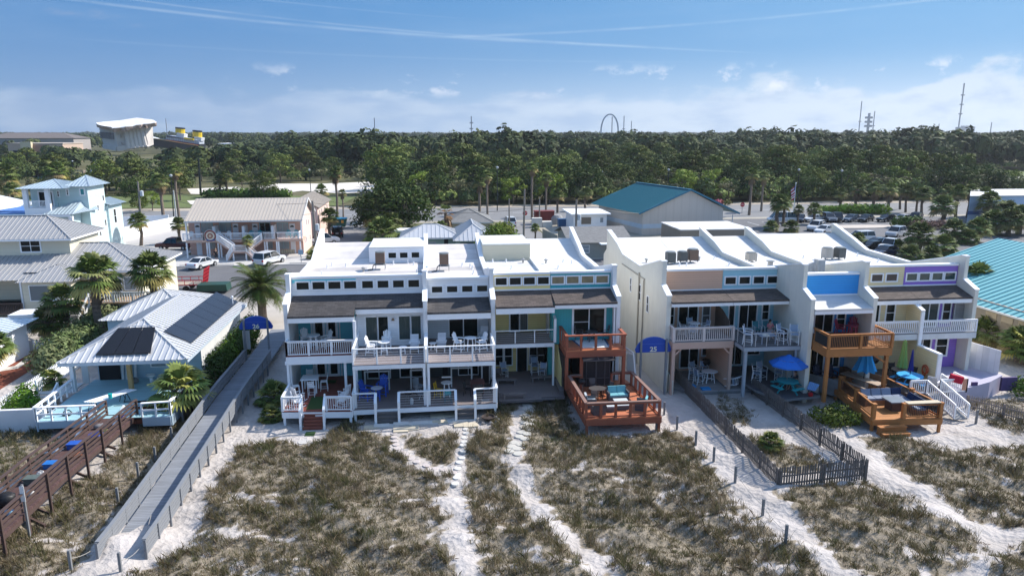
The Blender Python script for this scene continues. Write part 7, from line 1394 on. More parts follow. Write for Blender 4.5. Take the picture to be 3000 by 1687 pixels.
top=[U(*p,YU+o_)for p,o_ in(((885,203),-2),((960,218),-9),((1060,242),-14),((1165,235),-15),((1270,215),-13),((1380,205),-10),((1478,190),-4),((1455,172),10),((1400,160),22),((1300,148),34),((1210,155),30),((1120,172),22),((1010,185),12))]
rj=random.Random(2);tp2=[]
for i in range(len(top)):
 a,c=top[i],top[(i+1)%len(top)];tp2+=[a+Vector((rj.uniform(-1.3,1.3),rj.uniform(-1.5,1.5),rj.uniform(-.3,.3)))]+[a.lerp(c,k/3)+Vector((rj.uniform(-1.1,1.1),rj.uniform(-2.5,2.5),rj.uniform(-.35,.35)))for k in(1,2)]
top=tp2
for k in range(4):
 s=.485+k*.13;c0=f1.lerp(f2,s).lerp(f4.lerp(f3,s),.2);c1=f1.lerp(f2,s).lerp(f4.lerp(f3,s),.8);M().bar(c0+out*.6,c1+out*.6,2.0,1.2,up=(0,1,0)).obj('window',mat('window_and_gap_shade',(.14,.15,.17),.5),t)  # dark panels shaped as windows paint the shade between the columns
b=M();b.prism(top,(0,0,-.3));b.obj('slab_top',SLB,t);b=M();rg=random.Random(8);n=len(top);low=[p+Vector((rg.uniform(-.8,.8),rg.uniform(0,2),-1.7-rg.uniform(0,1.6)))for p in top]
for i in range(n):
 j=(i+1)%n;k=4
 for q in range(k):
  a0,a1=q/k,(q+1)/k;u0=top[i].lerp(top[j],a0)-Vector((0,0,.31));u1=top[i].lerp(top[j],a1)-Vector((0,0,.31));w0=low[i].lerp(low[j],a0)+Vector((0,0,rg.uniform(-.9,.9)if 0<q else 0));w1=low[i].lerp(low[j],a1);b.face([u0,u1,w1,w0])
b.face([p for p in low]);b.obj('torn_edge',BRK,t)
YS_=600;t=thing('ship_building','ship shaped building with black and red hull and two yellow black topped funnels','building',(gy(z1(1600,400),YS_).x,YS_,0))
def V(px,py,o=0):return gy(z1(px,py),YS_+o)
HL=mat('black_hull',(.012,.014,.02),.5);RD=mat('red_boot',(.42,.02,.02),.5);YB=mat('funnel_yellow',(.75,.52,.01),.5);GS=mat('ship_white',(.62,.64,.68),.6)
b=M();b.prism([V(1348,320),V(1440,345),V(1560,352),V(1700,368),V(1880,398),V(1880,450),V(1600,440),V(1420,400),V(1370,365)],(0,16,0));b.obj('hull',HL,t)
b=M();b.prism([V(1560,352,-.4),V(1870,400,-.4),V(1870,414,-.4),V(1700,388,-.4),V(1560,362,-.4)],(0,.35,0));b.obj('red_stripe',RD,t)
b=M();b.prism([V(1360,323,-.8),V(1870,406,-.8),V(1870,412,-.8),V(1360,329,-.8)],(0,.35,0));b.obj('gold_line',mat('gold_line',(.6,.42,.15),.5),t)
b=M();b.prism([V(1350,318,.1),V(1440,342,.1),V(1440,347,.1),V(1352,323,.1)],(0,15,0));b.obj('bow_bulwark',GS,t)
for(x0,y0,x1,y1,h)in((1563,350,1880,395,38),(1570,328,1760,350,16)):
 b=M();b.prism([V(x0,y0,1),V(x1,y1,1),V(x1,y1-h*.65,1),V(x0+4,y0-h,1)],(0,13,0));b.obj('deck_house',mat('ship_windows',(.42,.46,.54),.6,pat='x',per=1.6,dark=.55),t)
b=M();b.prism([V(1662,325,2),V(1732,340,2),V(1737,300,2),V(1668,284,2)],(0,9,0));b.obj('bridge',GS,t);b=M();b.prism([V(1830,348,2),V(1895,365,2),V(1900,335,2),V(1832,322,2)],(0,9,0));b.obj('bridge',GS,t)
b=M();b.bar(V(1740,338,1),V(1830,352,1),3,1.2);b.obj('yellow_boats',YB,t)
for x0,y0,y1 in((1700,290,238),(1862,328,265)):
 a=V(x0,y0,6);c=V(x0,y1,6);m_=a.lerp(c,.75);b=M();b.tube(a,m_,3.6,3.6,12);o=b.obj('funnel',YB,t);b=M();b.tube(m_,c,3.7,3.7,12);b.obj('funnel_top',HL,o)
def mast(q0,q1,Y,w,label,levels=0,m=None):
 c=gy(q1,Y);t_=gy(q0,Y);b=M();b.bar((c.x,Y,0),(c.x,Y,t_.z),w,w);
 for k in range(levels):z=t_.z*(.45+.5*k/max(1,levels));b.box(c.x-w*1.8,Y-w,z,c.x+w*1.8,Y+w,z+w*1.2)
 tag(b.obj('radio_mast',m or mat('mast_grey',(.30,.32,.36),.6)),label,'mast')
mast(D(2423,210),D(2411,325),1500,1.9,'tallest thin radio mast at the far right',3);mast(D(2168,255),D(2161,325),1700,1.7,'left thin mast of the three to the right',1);mast(D(2184,285),D(2183,325),1700,4.2,'stout lattice mast between two thin ones',3);mast(D(2198,280),D(2196,325),1700,1.8,'right thin mast of the three to the right',1)
mast(D(943,297),D(943,335),900,1.0,'pole with lamp cluster left of centre on the horizon',1);mast(D(1186,293),D(1186,335),1500,2.0,'thin striped mast near the middle of the horizon',2);mast(D(1569,292),D(1569,325),1400,1.4,'thin mast just right of the arch',1);mast(D(1588,305),D(1588,325),1400,1.2,'short mast further right of the arch',1);mast(z1(1570,155),z1(1575,270),1300,1.0,'faint mast right of the tilted building',0);mast(z13(0,0)if False else D(2493,308),D(2493,322),1500,1.4,'short faint mast right of the far tower block',0);mast(D(2361,312),D(2361,325),1500,1.3,'short faint mast left of the tallest mast',0)
t=thing('arch_ride','tall white steel arch ride on the horizon with a central pylon','tower',(gy(D(1533,325),1000).x,1000,0));a=gy(D(1512,326),1000);c=gy(D(1555,326),1000);tp=gy(D(1533,288),1000);b=M();n=18;cx_=(a.x+c.x)/2;rw=(c.x-a.x)/2
P=[(cx_+rw*math.cos(PI*k/n)*(1+.12*(math.sin(PI*k/n))),1000,a.z-6+(tp.z-a.z+6)*math.sin(PI*k/n))for k in range(n+1)]
for k in range(n):b.bar(P[k],P[k+1],1.7,1.7)
b.bar((P[0][0],1000,0),P[0],1.7,1.7);b.bar(P[-1],(P[-1][0],1000,0),1.7,1.7);b.obj('arch',mat('steel_white',(.45,.48,.54),.6),t);b=M();b.bar((cx_+4,1003,0),(cx_+4,1003,tp.z-3),1.0,1.0);b.obj('pylon',MATS['mast_grey'],t)
a=gy(D(2412,327),2600);c=gy(D(2455,318),2600);b=M();b.box(a.x,2600,0,a.x+22,2620,c.z-3);b.box(a.x+22,2600,0,a.x+50,2620,c.z+2);b.box(a.x+50,2600,0,a.x+66,2620,c.z-1);tag(b.obj('tower_block',mat('far_tower',(.28,.31,.36),.8)),'pale hazy apartment tower block on the right horizon','building')
WOODP=mat('grey_pole',(.25,.22,.19),.9,var=.2,vs=3);LAMPK=mat('black_lamp_pole',(.015,.02,.02),.5)
WIRE={}
def pole(key,base,top,label,m=None,r=.13,arm=0,can=False,lamp=False,name='utility_pole'):
 p=gz(base);z=gy(top,p.y).z;xt=gy(top,p.y).x;t=thing(name,label,'pole' if not lamp else'lamp post',tuple(p));b=M();b.tube(p,(xt*.5+p.x*.5,p.y,z),r*1.15,r*.8,8);b.obj('pole',m or WOODP,t);tp=Vector((xt*.5+p.x*.5,p.y,z))
 if arm:b=M();b.bar(tp+Vector((-arm,0,-.4)),tp+Vector((arm,0,-.4)),.1,.12);b.obj('crossarm',WOODP,t)
 if can:b=M();b.lathe([(.28,0),(.3,.1),(.3,.85),(.1,.95)],(tp.x+.45,tp.y,tp.z-1.9-can),12);b.obj('transformer',mat('transformer_grey',(.5,.54,.56),.5),t)
 if lamp:b=M();b.lathe([(.1,-.1),(.32,.15),(.3,.3),(.08,.45)],tuple(tp),10);b.obj('lamp_head',mat('lamp_glass',(.45,.47,.48),.3)if lamp==1 else LAMPK,t)
 WIRE[key]=tp;return t
pole('a',z1(1345,1230),z1(1305,745),'grey utility pole with white transformer behind the yellow house roof',can=.6,r=.16)
pole('b',z1(1690,1310),z1(1630,830),'thin pale pole standing left of the inn',mat('pale_pole',(.55,.55,.53),.6),.12)
pole('c',zm(1945,1140),zm(1858,400),'tall grey pole with big transformer beside the inn gable',can=2.2,r=.2,arm=.0)
pole('d',z14(1745,715),z14(1743,425),'dark utility pole beside the white car on the side street');pole('e',z14(1880,835),z14(1900,335),'tall dark utility pole right of the side street',r=.16);pole('f',z14(2030,680),z14(2030,415),'utility pole by the rusty red container',r=.12);pole('g',z14(2372,865),z14(2378,435),'tall grey pole with transformer and lamp arm before the white block',can=1.2,r=.18)
pole('h',z14(40,620),z14(38,435),'short pale pole beside the inn annex',mat('pale_pole',(.55,.55,.53),.6),.1)
for i,(bq,tq,l,w_)in enumerate(((z1(1895,880),z1(1882,530),'thick black lamp pole standing in the fairway at left',2),(zm(1862,300),zm(1835,0),'black lamp post behind the inn roof',1),(z14(1632,540),z14(1635,140),'tall green black lamp post across the road, centre',1),(z12(233,240),z12(233,20),'black lamp post behind the teal roof at left',1),(z12(945,330),z12(945,0),'black lamp post rising behind the teal roof ridge',1),(z13(295,340),z13(300,0),'black lamp post near the flagpole',1),(z13(722,330),z13(735,10),'black lamp post above the parking palms',1),(z1(1640,1100),z1(1625,700),'thin black lamp post left of the two tall palms',1),(z1(700,730),z1(690,560),'faint lamp post by the pond',1))):
 pole('l%d'%i,bq,tq,l,LAMPK,.10 if w_==1 else.28,lamp=w_ if w_==1 else 0,name='lamp_post')
p=gz(z12(2290,565));zt=gy(z12(2308,135),p.y).z;t=thing('flagpole','white flagpole with a limp red and white striped flag by the parking palms','flagpole',tuple(p));b=M();b.tube(p,(p.x,p.y,zt),.09,.05,8);b.ball((p.x,p.y,zt),.12,.12,.12);b.obj('pole',WHITE,t)
b=M();zf_=zt-.4
for i in range(9):
 z0,z1_=zf_-.28*i,zf_-.28*(i+1);b.face([(p.x,p.y,z0),(p.x-.35-.12*math.sin(i),p.y-.1,z0-.25),(p.x-.35-.12*math.sin(i+1),p.y-.1,z1_-.25),(p.x,p.y,z1_)],i%2)
 b.face([(p.x-.35-.12*math.sin(i),p.y-.1,z0-.25),(p.x-.75-.1*math.sin(i),p.y+.1,z0-.65),(p.x-.75-.1*math.sin(i+1),p.y+.1,z1_-.65),(p.x-.35-.12*math.sin(i+1),p.y-.1,z1_-.25)],i%2)
b.face([(p.x,p.y-.03,zf_),(p.x-.32,p.y-.13,zf_-.25),(p.x-.32,p.y-.13,zf_-1.1),(p.x,p.y-.03,zf_-.85)],2);b.obj('flag',[mat('flag_red',(.5,.03,.05),.8),mat('flag_white',(.7,.66,.68),.8),mat('flag_blue',(.03,.05,.2),.8)],t)
def wire(a,c,label,sag=.8,r=.022):
 b=M();q=[a.lerp(c,k/12)-Vector((0,0,sag*4*(k/12)*(1-k/12)))for k in range(13)];b.poly(q,r,4);tag(b.obj('overhead_wire',BLACK),label,'wire')
dn=Vector((0,0,-.3));wire(WIRE['c']+dn,WIRE['b']+dn,'overhead wire from the transformer pole to the pale pole across the inn front');wire(WIRE['c']+dn*6,WIRE['b']+dn*5,'lower overhead wire sagging across the inn front',1.1);wire(WIRE['a']+dn,WIRE['b']+dn,'overhead wire from the left transformer pole to the pale pole');wire(WIRE['c']+dn,WIRE['g']+dn,'long overhead wire behind the white townhouses',1.6);wire(WIRE['e']+dn,WIRE['g']+dn,'overhead wire between two poles right of the side street',.5);wire(WIRE['d']+dn,WIRE['e']+dn,'overhead wire across the side street',.5);wire(WIRE['g']+dn,Vector((P0.x,P0.y,zE-.3)),'service wire from the pole to the teal roofed hall',.5);wire(WIRE['d']+dn,WIRE['h']+dn,'long overhead wire along the main road',1.6)
def rsign(q0,top,label,m,r=.38,n=8,txt=None):
 p=gz(q0);z=gy(top,p.y).z;t=thing('road_sign',label,'sign',tuple(p));b=M();b.box(p.x-.04,p.y-.04,0,p.x+.04,p.y+.04,z+.3);b.obj('post',METAL,t);b=M();b.prism([(p.x+r*math.cos(2*PI*(k+.5)/n),p.y-.08,z+r*math.sin(2*PI*(k+.5)/n))for k in range(n)],(0,.02,0));b.obj('sign_plate',m,t)
 if txt:
  cu=bpy.data.curves.new('lettering','FONT');cu.body=txt;cu.size=r*.62;cu.align_x='CENTER';cu.align_y='CENTER';cu.extrude=.004
  to=bpy.data.objects.new('tmp',cu);COL.objects.link(to);bpy.context.view_layer.update();me=bpy.data.meshes.new_from_object(to.evaluated_get(bpy.context.evaluated_depsgraph_get()));bpy.data.objects.remove(to);me.materials.clear();me.materials.append(WHITE)
  o=bpy.data.objects.new('lettering',me);COL.objects.link(o);o.parent=t;o.location=(0,-.09,z);o.rotation_euler=(PI/2,0,0)
 return t
RS=mat('stop_red',(.5,.02,.03),.5);rsign(z14(1893,620),z14(1893,562),'red octagonal stop sign at the end of the side street',RS,.5,txt='STOP');rsign(z12(1742,460),z12(1747,367),'red octagonal stop sign at the parking lot exit',RS,.5,txt='STOP')
rsign(zm(1735,1225),zm(1733,1080),'small blue grey rectangular sign in front of the inn gable',mat('sign_greyblue',(.3,.42,.52),.5),.45,4)
TY=mat('tyre_rubber',(.015,.015,.016),.8);RIM=mat('alloy_rim',(.45,.46,.47),.35,.7);CGL=mat('car_glass',(.01,.014,.018),.06,spec=.8);TLR=mat('tail_light',(.35,.005,.008),.3);HLW=mat('head_light',(.7,.7,.68),.2)
def mk_car(kind,paint):
 def f():
  t=thing('parked_car','x',{'sedan':'car','suv':'suv','pickup':'pickup truck','van':'van'}[kind]);L_,W,H=dict(sedan=(4.7,1.82,1.42),suv=(4.8,1.95,1.78),pickup=(5.5,1.98,1.85),van=(5.6,2.0,2.15))[kind]
  lo={'sedan':[(-2.35,.3),(-2.35,.75),(-2.2,.93),(-1.6,1.0),(.75,.95),(1.9,.82),(2.3,.68),(2.35,.35)],'suv':[(-2.4,.35),(-2.4,1.05),(-.2,1.1),(1.1,1.08),(2.1,.98),(2.38,.8),(2.4,.4)],'pickup':[(-2.75,.45),(-2.75,1.12),(-.7,1.12),(1.3,1.12),(2.5,1.05),(2.75,.85),(2.75,.45)],'van':[(-2.8,.35),(-2.8,1.15),(1.6,1.15),(2.5,1.0),(2.8,.75),(2.8,.35)]}[kind]
  hi={'sedan':[(-1.7,.98),(-.95,H),(.35,H),(1.15,.95)],'suv':[(-2.3,1.05),(-2.05,H),(.45,H),(1.2,1.07)],'pickup':[(-.75,1.1),(-.65,H),(.75,H),(1.45,1.1)],'van':[(-2.75,1.1),(-2.7,H),(1.3,H),(2.2,1.08)]}[kind]
  def loft(b,prof,w0,w1,zlo,zhi):
   k=len(prof);n=len(b.v)
   for s in(-1,1):
    for x,z in prof:
     fz=0 if zhi<=zlo else max(0,min(1,(z-zlo)/(zhi-zlo)));ww=w0+(w1-w0)*fz;ww*=1-.10*max(0,(abs(x)-L_*.42)/(L_*.08));b.v.append((s*ww/2,x,z))
   b.f.append(tuple(range(n,n+k))[::-1]);b.f.append(tuple(range(n+k,n+2*k)));b.mi+=[0,0]
   for i in range(k):j=(i+1)%k;b.f.append((n+i,n+j,n+k+j,n+k+i));b.mi.append(0)
  b=M();loft(b,lo,W,W*.94,.4,1.1)
  if kind=='pickup':b.v=b.v
  bo=b.obj('body',paint,t)
  md=bo.modifiers.new('bev','BEVEL');md.width=.07;md.segments=2;md.limit_method='ANGLE'
  b=M();loft(b,hi,W*.92,W*.76,hi[0][1],H);o=b.obj('glasshouse',CGL,t)
  b=M();x0,x1=hi[1][0],hi[2][0];b.box(-W*.375,x0+.04,H-.02,W*.375,x1-.04,H+.035);o2=b.obj('roof_panel',paint,t);md=o2.modifiers.new('bev','BEVEL');md.width=.03;md.segments=2
  b=M()
  for s in(-1,1):
   for(xa_,za),(xb_,zb_)in((hi[0],hi[1]),(hi[2],hi[3])):b.bar((s*W*.455,xa_,za),(s*W*.375,xb_,zb_),.09,.07)if(xa_,za)==hi[0]else b.bar((s*W*.375,xa_,za),(s*W*.455,xb_,zb_),.07,.06)
   xm=(x0+x1)/2+.05;b.bar((s*W*.46,xm,hi[0][1]),(s*W*.378,xm,H),.05,.09)
  b.obj('pillars',paint,t)
  if kind=='pickup':b=M();b.box(-W*.42,-2.65,1.125,W*.42,-.85,1.13);b.obj('load_bed',BLACK,t)
  for s in(-1,1):
   for y in(-L_*.31,L_*.31):b=M();b.tube((s*(W/2-.2),y,.34),(s*(W/2+.01),y,.34),.34,.34,14);w_=b.obj('wheel',TY,t);b=M();b.tube((s*(W/2+.0),y,.34),(s*(W/2+.025),y,.34),.2,.2,10);b.obj('rim',RIM,w_)
   b=M();b.box(s*W*.44,-L_/2-.01,.72,s*W*.33,-L_/2+.1,.98 if kind!='sedan' else.86);b.obj('tail_light',TLR,t);b=M();b.box(s*W*.44,L_/2-.08,.6,s*W*.30,L_/2+.005,.74);b.obj('head_light',HLW,t)
   b=M();b.box(s*(W/2-.02),.75*L_/4.7,.98,s*(W/2+.14),.85*L_/4.7,1.1);b.obj('mirror',paint,t)
  b=M();b.box(-.25,-L_/2-.02,.55 if kind!='suv' else.75,.25,-L_/2-.002,.67 if kind!='suv' else.88);b.obj('number_plate',WHITE2,t)
  return t
 return f
def paint(n,c):return mat('car_paint_'+n,c,.22,.15,var=0,spec=.6)
PW,PS,PB,PG,PN,PM=paint('white',(.72,.73,.74)),paint('silver',(.42,.44,.46)),paint('black',(.012,.013,.015)),paint('slate',(.10,.125,.16)),paint('navy',(.02,.03,.06)),paint('maroon',(.06,.008,.012))
CARS={}
def car(kind,col,q,rz,label,s=.95,z=.02):
 if(kind,col.name)not in CARS:CARS[(kind,col.name)]=Pool(mk_car(kind,col))
 p=gz(q,z)if not isinstance(q,Vector)else q;return CARS[(kind,col.name)].put((p.x,p.y,z),rz,label,sc=s)
car('sedan',PW,zm(425,1285),-.38,'white sedan parked nose in before the pink inn');car('suv',PW,zm(1315,1240),-.45,'large white suv parked before the right half of the pink inn',.98);car('pickup',PM,zm(60,1045),1.45,'dark maroon pickup at the left side of the pink inn');car('pickup',PW,zm(2010,975),-1.2,'white pickup behind the inn gable and pole')
car('suv',PB,zm(2215,870),.1,'black vehicle in the side street shade below the dumpster');car('suv',PW,z14(1750,680),.05,'white suv with red tail lights driving up the side street',.95)
car('van',PW,z12(2170,560),1.5,'long white van behind the parking palms');car('pickup',PS,z12(1500,645),1.4,'silver pickup half hidden by the teal roofed hall');car('pickup',PW,z12(1650,712),1.5,'white crew cab pickup behind the stepped white parapets')
row=[('sedan',PN,320,'dark navy sedan next to the white van'),('sedan',PW,468,'white sedan left of the grey suv'),('suv',PG,605,'grey suv between white sedan and black suv'),('suv',PB,697,'black suv right of the grey suv'),('sedan',PG,838,'slate blue sedan before the green hedge'),('sedan',PB,982,'black sedan before the middle of the hedge'),('sedan',PB,1195,'black sedan at the right end of the hedge'),('sedan',PW,1358,'white sedan right of the black one, near the jeep'),('suv',PN,1480,'dark off roader with pale bonnet at the right end of the row')]
for i,(k,c,x,l)in enumerate(row):car(k,c,z13(x,512),(2.6,1.9,3.0,2.7,2.1,2.2,1.9,1.8,2.3)[i],l)
car('suv',PW,z13(480,600),2.3,'white suv beside the white roofs, upper one of two');car('sedan',PW,z13(570,630),2.1,'white sedan beside the white roofs, lower one of two');car('suv',PS,z13(1280,665),2.2,'silver suv driving past the parking island');car('suv',PW,z13(920,715),1.7,'white suv right of the swept parapet');car('sedan',PG,z13(1100,765),1.7,'blue grey car below the silver suv');car('sedan',PB,z13(1040,800),1.8,'black car left of the white pickup');car('pickup',PW,z13(1230,800),2.2,'white pickup partly hidden by palms');car('sedan',PN,z13(1180,850),2.0,'dark car below the white pickup by the palms')
t=thing('trailer','red utility trailer with raised mesh ramp behind the solar panel cottage','trailer',(-21.5,78,0));RT_=mat('trailer_red',(.45,.015,.03),.45);c=gz(z2(1360,360),0);cx0,cy0=c.x,c.y
b=M();b.box(cx0-2.2,cy0-1.0,.7,cx0+1.4,cy0+1.0,.78);b.obj('bed',mat('trailer_boards',(.4,.33,.25),.8),t);b=M()
for y in(-1,1):b.bar((cx0-2.2,cy0+y,1.3),(cx0+1.4,cy0+y,1.3),.07,.07);b.bar((cx0-2.2,cy0+y,.75),(cx0+1.4,cy0+y,.75),.07,.1);[b.bar((cx0-2.2+k*.9,cy0+y,.7),(cx0-2.2+k*.9,cy0+y,1.3),.05,.05)for k in range(5)]
b.bar((cx0-2.2,cy0-1,1.3),(cx0-2.2,cy0+1,1.3),.07,.07);b.obj('side_frame',RT_,t)
b=M();[b.bar((cx0+1.45,cy0-1+k*.2,.75),(cx0+1.75,cy0-1+k*.2,2.5),.04,.06)for k in range(11)];[b.bar((cx0+1.45+.07*k,cy0-1,.8+.4*k),(cx0+1.45+.07*k,cy0+1,.8+.4*k),.05,.06)for k in range(5)];b.obj('ramp_gate',RT_,t)
for y in(-1.05,1.05):b=M();b.tube((cx0-.3,cy0+y-.1,.33),(cx0-.3,cy0+y+.1,.33),.33,.33,14);b.obj('wheel',TY,t)
c=gz(z2(1480,390),0);b=M();b.prism([(c.x-1.2,c.y,1.0),(c.x+1.8,c.y,1.0),(c.x+1.9,c.y,.3),(c.x-1.3,c.y,.3)],(0,1.8,0));tag(b.obj('covered_vehicle',mat('dark_green_cover',(.015,.06,.045),.6,var=.1)),'low dark green covered vehicle behind the cottage roof','covered vehicle')
t=thing('dumpster','green dumpster with blue lid and orange sticker raised in the side street','dumpster',tuple(gz(zm(2215,770))));c=gz(zm(2215,770));b=M();b.prism([(c.x-1.3,c.y,.3),(c.x+1.3,c.y,.3),(c.x+1.6,c.y,1.7),(c.x-1.6,c.y,1.7)],(0,1.6,0));b.obj('body',mat('dumpster_green',(.01,.09,.07),.5,var=.1),t);b=M();b.box(c.x-1.6,c.y-.1,1.7,c.x+1.6,c.y+1.7,1.82);b.obj('lid',mat('lid_blue',(.01,.25,.45),.5),t);b=M();b.box(c.x+.7,c.y-.02,1.0,c.x+1.1,c.y-.005,1.5);b.obj('sticker',mat('sticker_orange',(.6,.3,.05),.5),t)
c=gz(z14(2080,670));b=M();b.box(c.x-1.8,c.y,.2,c.x+1.8,c.y+2,2.4);b.box(c.x-1.9,c.y-.1,2.4,c.x+1.9,c.y+2.1,2.5);tag(b.obj('skip_container',mat('rust_red_container',(.17,.03,.025),.7,pat='x',per=.3,dark=.7)),'rusty red container behind the block wall by the side street','container')
c=gz(z14(2190,665));b=M();b.lathe([(1.2,0),(1.25,1.2),(.9,1.7),(.1,1.8)],tuple(c),14);tag(b.obj('covered_boat',mat('grey_tarp',(.28,.28,.28),.8,var=.1)),'grey tarpaulin mound right of the rusty container','tarpaulin')
c=gz(z14(2255,690));b=M();b.box(c.x-.9,c.y,0,c.x+.9,c.y+1.2,1.3);b.box(c.x-.95,c.y-.05,1.3,c.x+.95,c.y+1.25,1.4);tag(b.obj('bin',mat('dull_blue',(.04,.12,.25),.6)),'dull blue bin beside the white block','bin')
c=gz(z14(2000,690));b=M();b.box(c.x-.9,c.y-1.2,0,c.x+.9,c.y,1.7);b.box(c.x+1,c.y-1.0,0,c.x+2.8,c.y+.6,1.0);tag(b.obj('block_wall',mat('white_blocks',(.6,.58,.53),.85)),'stepped white block wall beside the rusty container','wall')
picket(tuple(gz(z14(2060,800))),tuple(gz(z14(2200,870))),'grey green board fence beside the side street verge',h=1.5,step=.3,w=.26,m=mat('grey_green_boards',(.28,.30,.27),.9,var=.1))
c=gz(z4(1400,290),0);b=M();b.box(c.x-2.2,c.y+2,2.3,c.x+2.2,c.y+5,2.5);b.box(c.x-2.0,c.y+2.2,0,c.x+2.0,c.y+4.8,2.3);tag(b.obj('white_shed',WHITE),'low white flat roofed shed behind the penthouse of the white unit','shed')
b=M();[b.cb(-31.5+i*4.6,95.2,.02,2.2,.3,.18)for i in range(4)];struct(b,'kerb',CONC)
LEAF=leafmat('foliage',trans=.1);BARK=mat('bark',(.13,.105,.085),.95,var=.3,vs=4);PBARK=mat('palm_bark',(.17,.13,.10),.95,pat='z',per=.12,dark=.6,var=.2)
PINKB=mat('dry_frond_bark',(.22,.17,.13),.95,var=.3,vs=6)
LB=1.3
def leaves(m,c,r,n,sz,col,rs,flat_=1.0,jit=.35,asp=1.6):
 """n leaf clumps scattered in the outer part of an ellipsoid"""
 for _ in range(n):
  d=rs.normal(0,1,3);d/=np.linalg.norm(d);k=rs.uniform(.55,1.05)
  p=Vector((c[0]+d[0]*r[0]*k,c[1]+d[1]*r[1]*k,c[2]+d[2]*r[2]*k*flat_))
  nn=Vector(d+rs.normal(0,jit,3)).normalized();u=nn.cross(Vector(rs.normal(0,1,3))).normalized();v=nn.cross(u);s=sz*rs.uniform(.6,1.35)
  f=rs.uniform(.7,1.35);f*=LB;m.col=(col[0]*f,col[1]*f*rs.uniform(.95,1.08),col[2]*f*.8)
  m.face([p-u*s,p-v*s*.45+u*s*.2,p+u*s,p+v*s*.45-u*s*.15])
def mk_tree(kind,seed,n=1500,sz=.34):
 def f():
  rs=np.random.RandomState(seed);rg=random.Random(seed);t=thing('tree','x','tree');H=10.0
  tr=M();m=M();m.col=(0,0,0)
  pal=dict(oak=[(.062,.085,.026),(.085,.105,.03),(.05,.07,.022),(.10,.12,.035)],pine=[(.075,.09,.03),(.055,.075,.025),(.09,.10,.035)],dark=[(.03,.05,.017),(.04,.06,.02),(.025,.042,.015),(.06,.08,.03)],scrub=[(.12,.115,.07),(.10,.10,.055),(.14,.125,.085)],lime=[(.13,.17,.035),(.10,.145,.03)])[kind]
  lean=Vector((rg.uniform(-.6,.6),rg.uniform(-.6,.6),0));top=Vector((0,0,H*(.78 if kind=='pine' else.5)))+lean;tr.tube((0,0,-.3),top*.5,.24,.18,7);tr.tube(top*.5,top,.18,.09,7)
  nc={'pine':15,'oak':17,'dark':18,'scrub':14,'lime':12}[kind]
  for i in range(nc):
   a=i*2.4+rg.uniform(-.4,.4);q=(i+.5)/nc
   if kind=='pine':z=H*(.52+.44*q);rad=2.9*math.sin(PI*min(.97,.25+.75*q))*rg.uniform(.5,1.1)+.2;r=(rg.uniform(1.2,1.9),rg.uniform(1.2,1.9),rg.uniform(.45,.7))
   else:z=H*(.26+.66*q)if kind!='scrub' else H*(.15+.6*q);rad=3.5*math.sqrt(max(0,1-(1.35*(q-.3))**2))*rg.uniform(.4,1.05);r=(rg.uniform(1.2,1.9),)*2+(rg.uniform(.8,1.35),)
   c=(lean.x+rad*math.cos(a),lean.y+rad*math.sin(a),z);st=top*rg.uniform(.45,.95);tr.tube(st,Vector(c)-Vector((0,0,.3)),.09,.035,5);leaves(m,c,r,n//nc,sz,rg.choice(pal),rs)
  m.obj('crown',LEAF,t,fix=False);tr.obj('trunk',BARK,t,fix=False);return t
 return f
def frond_fan(m,base,d,L_,col,rg,n=11,spread=1.15,droop=.35):
 """fan palm leaf: a stalk and narrow folded segments"""
 d=d.normalized();up=Vector((0,0,1));side=d.cross(up)
 side=side.normalized()if side.length>.05 else Vector((1,0,0));nrm=side.cross(d).normalized();hub=base+d*L_*.45;f=rg.uniform(.7,1.25)*1.2;m.col=tuple(x*f for x in col)
 m.face([base-side*.02,base+side*.02,hub+side*.02,hub-side*.02])
 for k in range(n):
  a=(k/(n-1)-.5)*2*spread;dr=(d*math.cos(a)+side*math.sin(a)).normalized();ll=L_*.62*(1-.18*abs(a));w_=ll*.09;pe=dr.cross(nrm)*w_
  mid=hub+dr*ll*.55+nrm*.03*L_;tip=hub+dr*ll-up*droop*ll*rg.uniform(.5,1.2);f2=f*rg.uniform(.85,1.2);m.col=tuple(x*f2 for x in col);m.face([hub,mid-pe,tip,mid+pe])
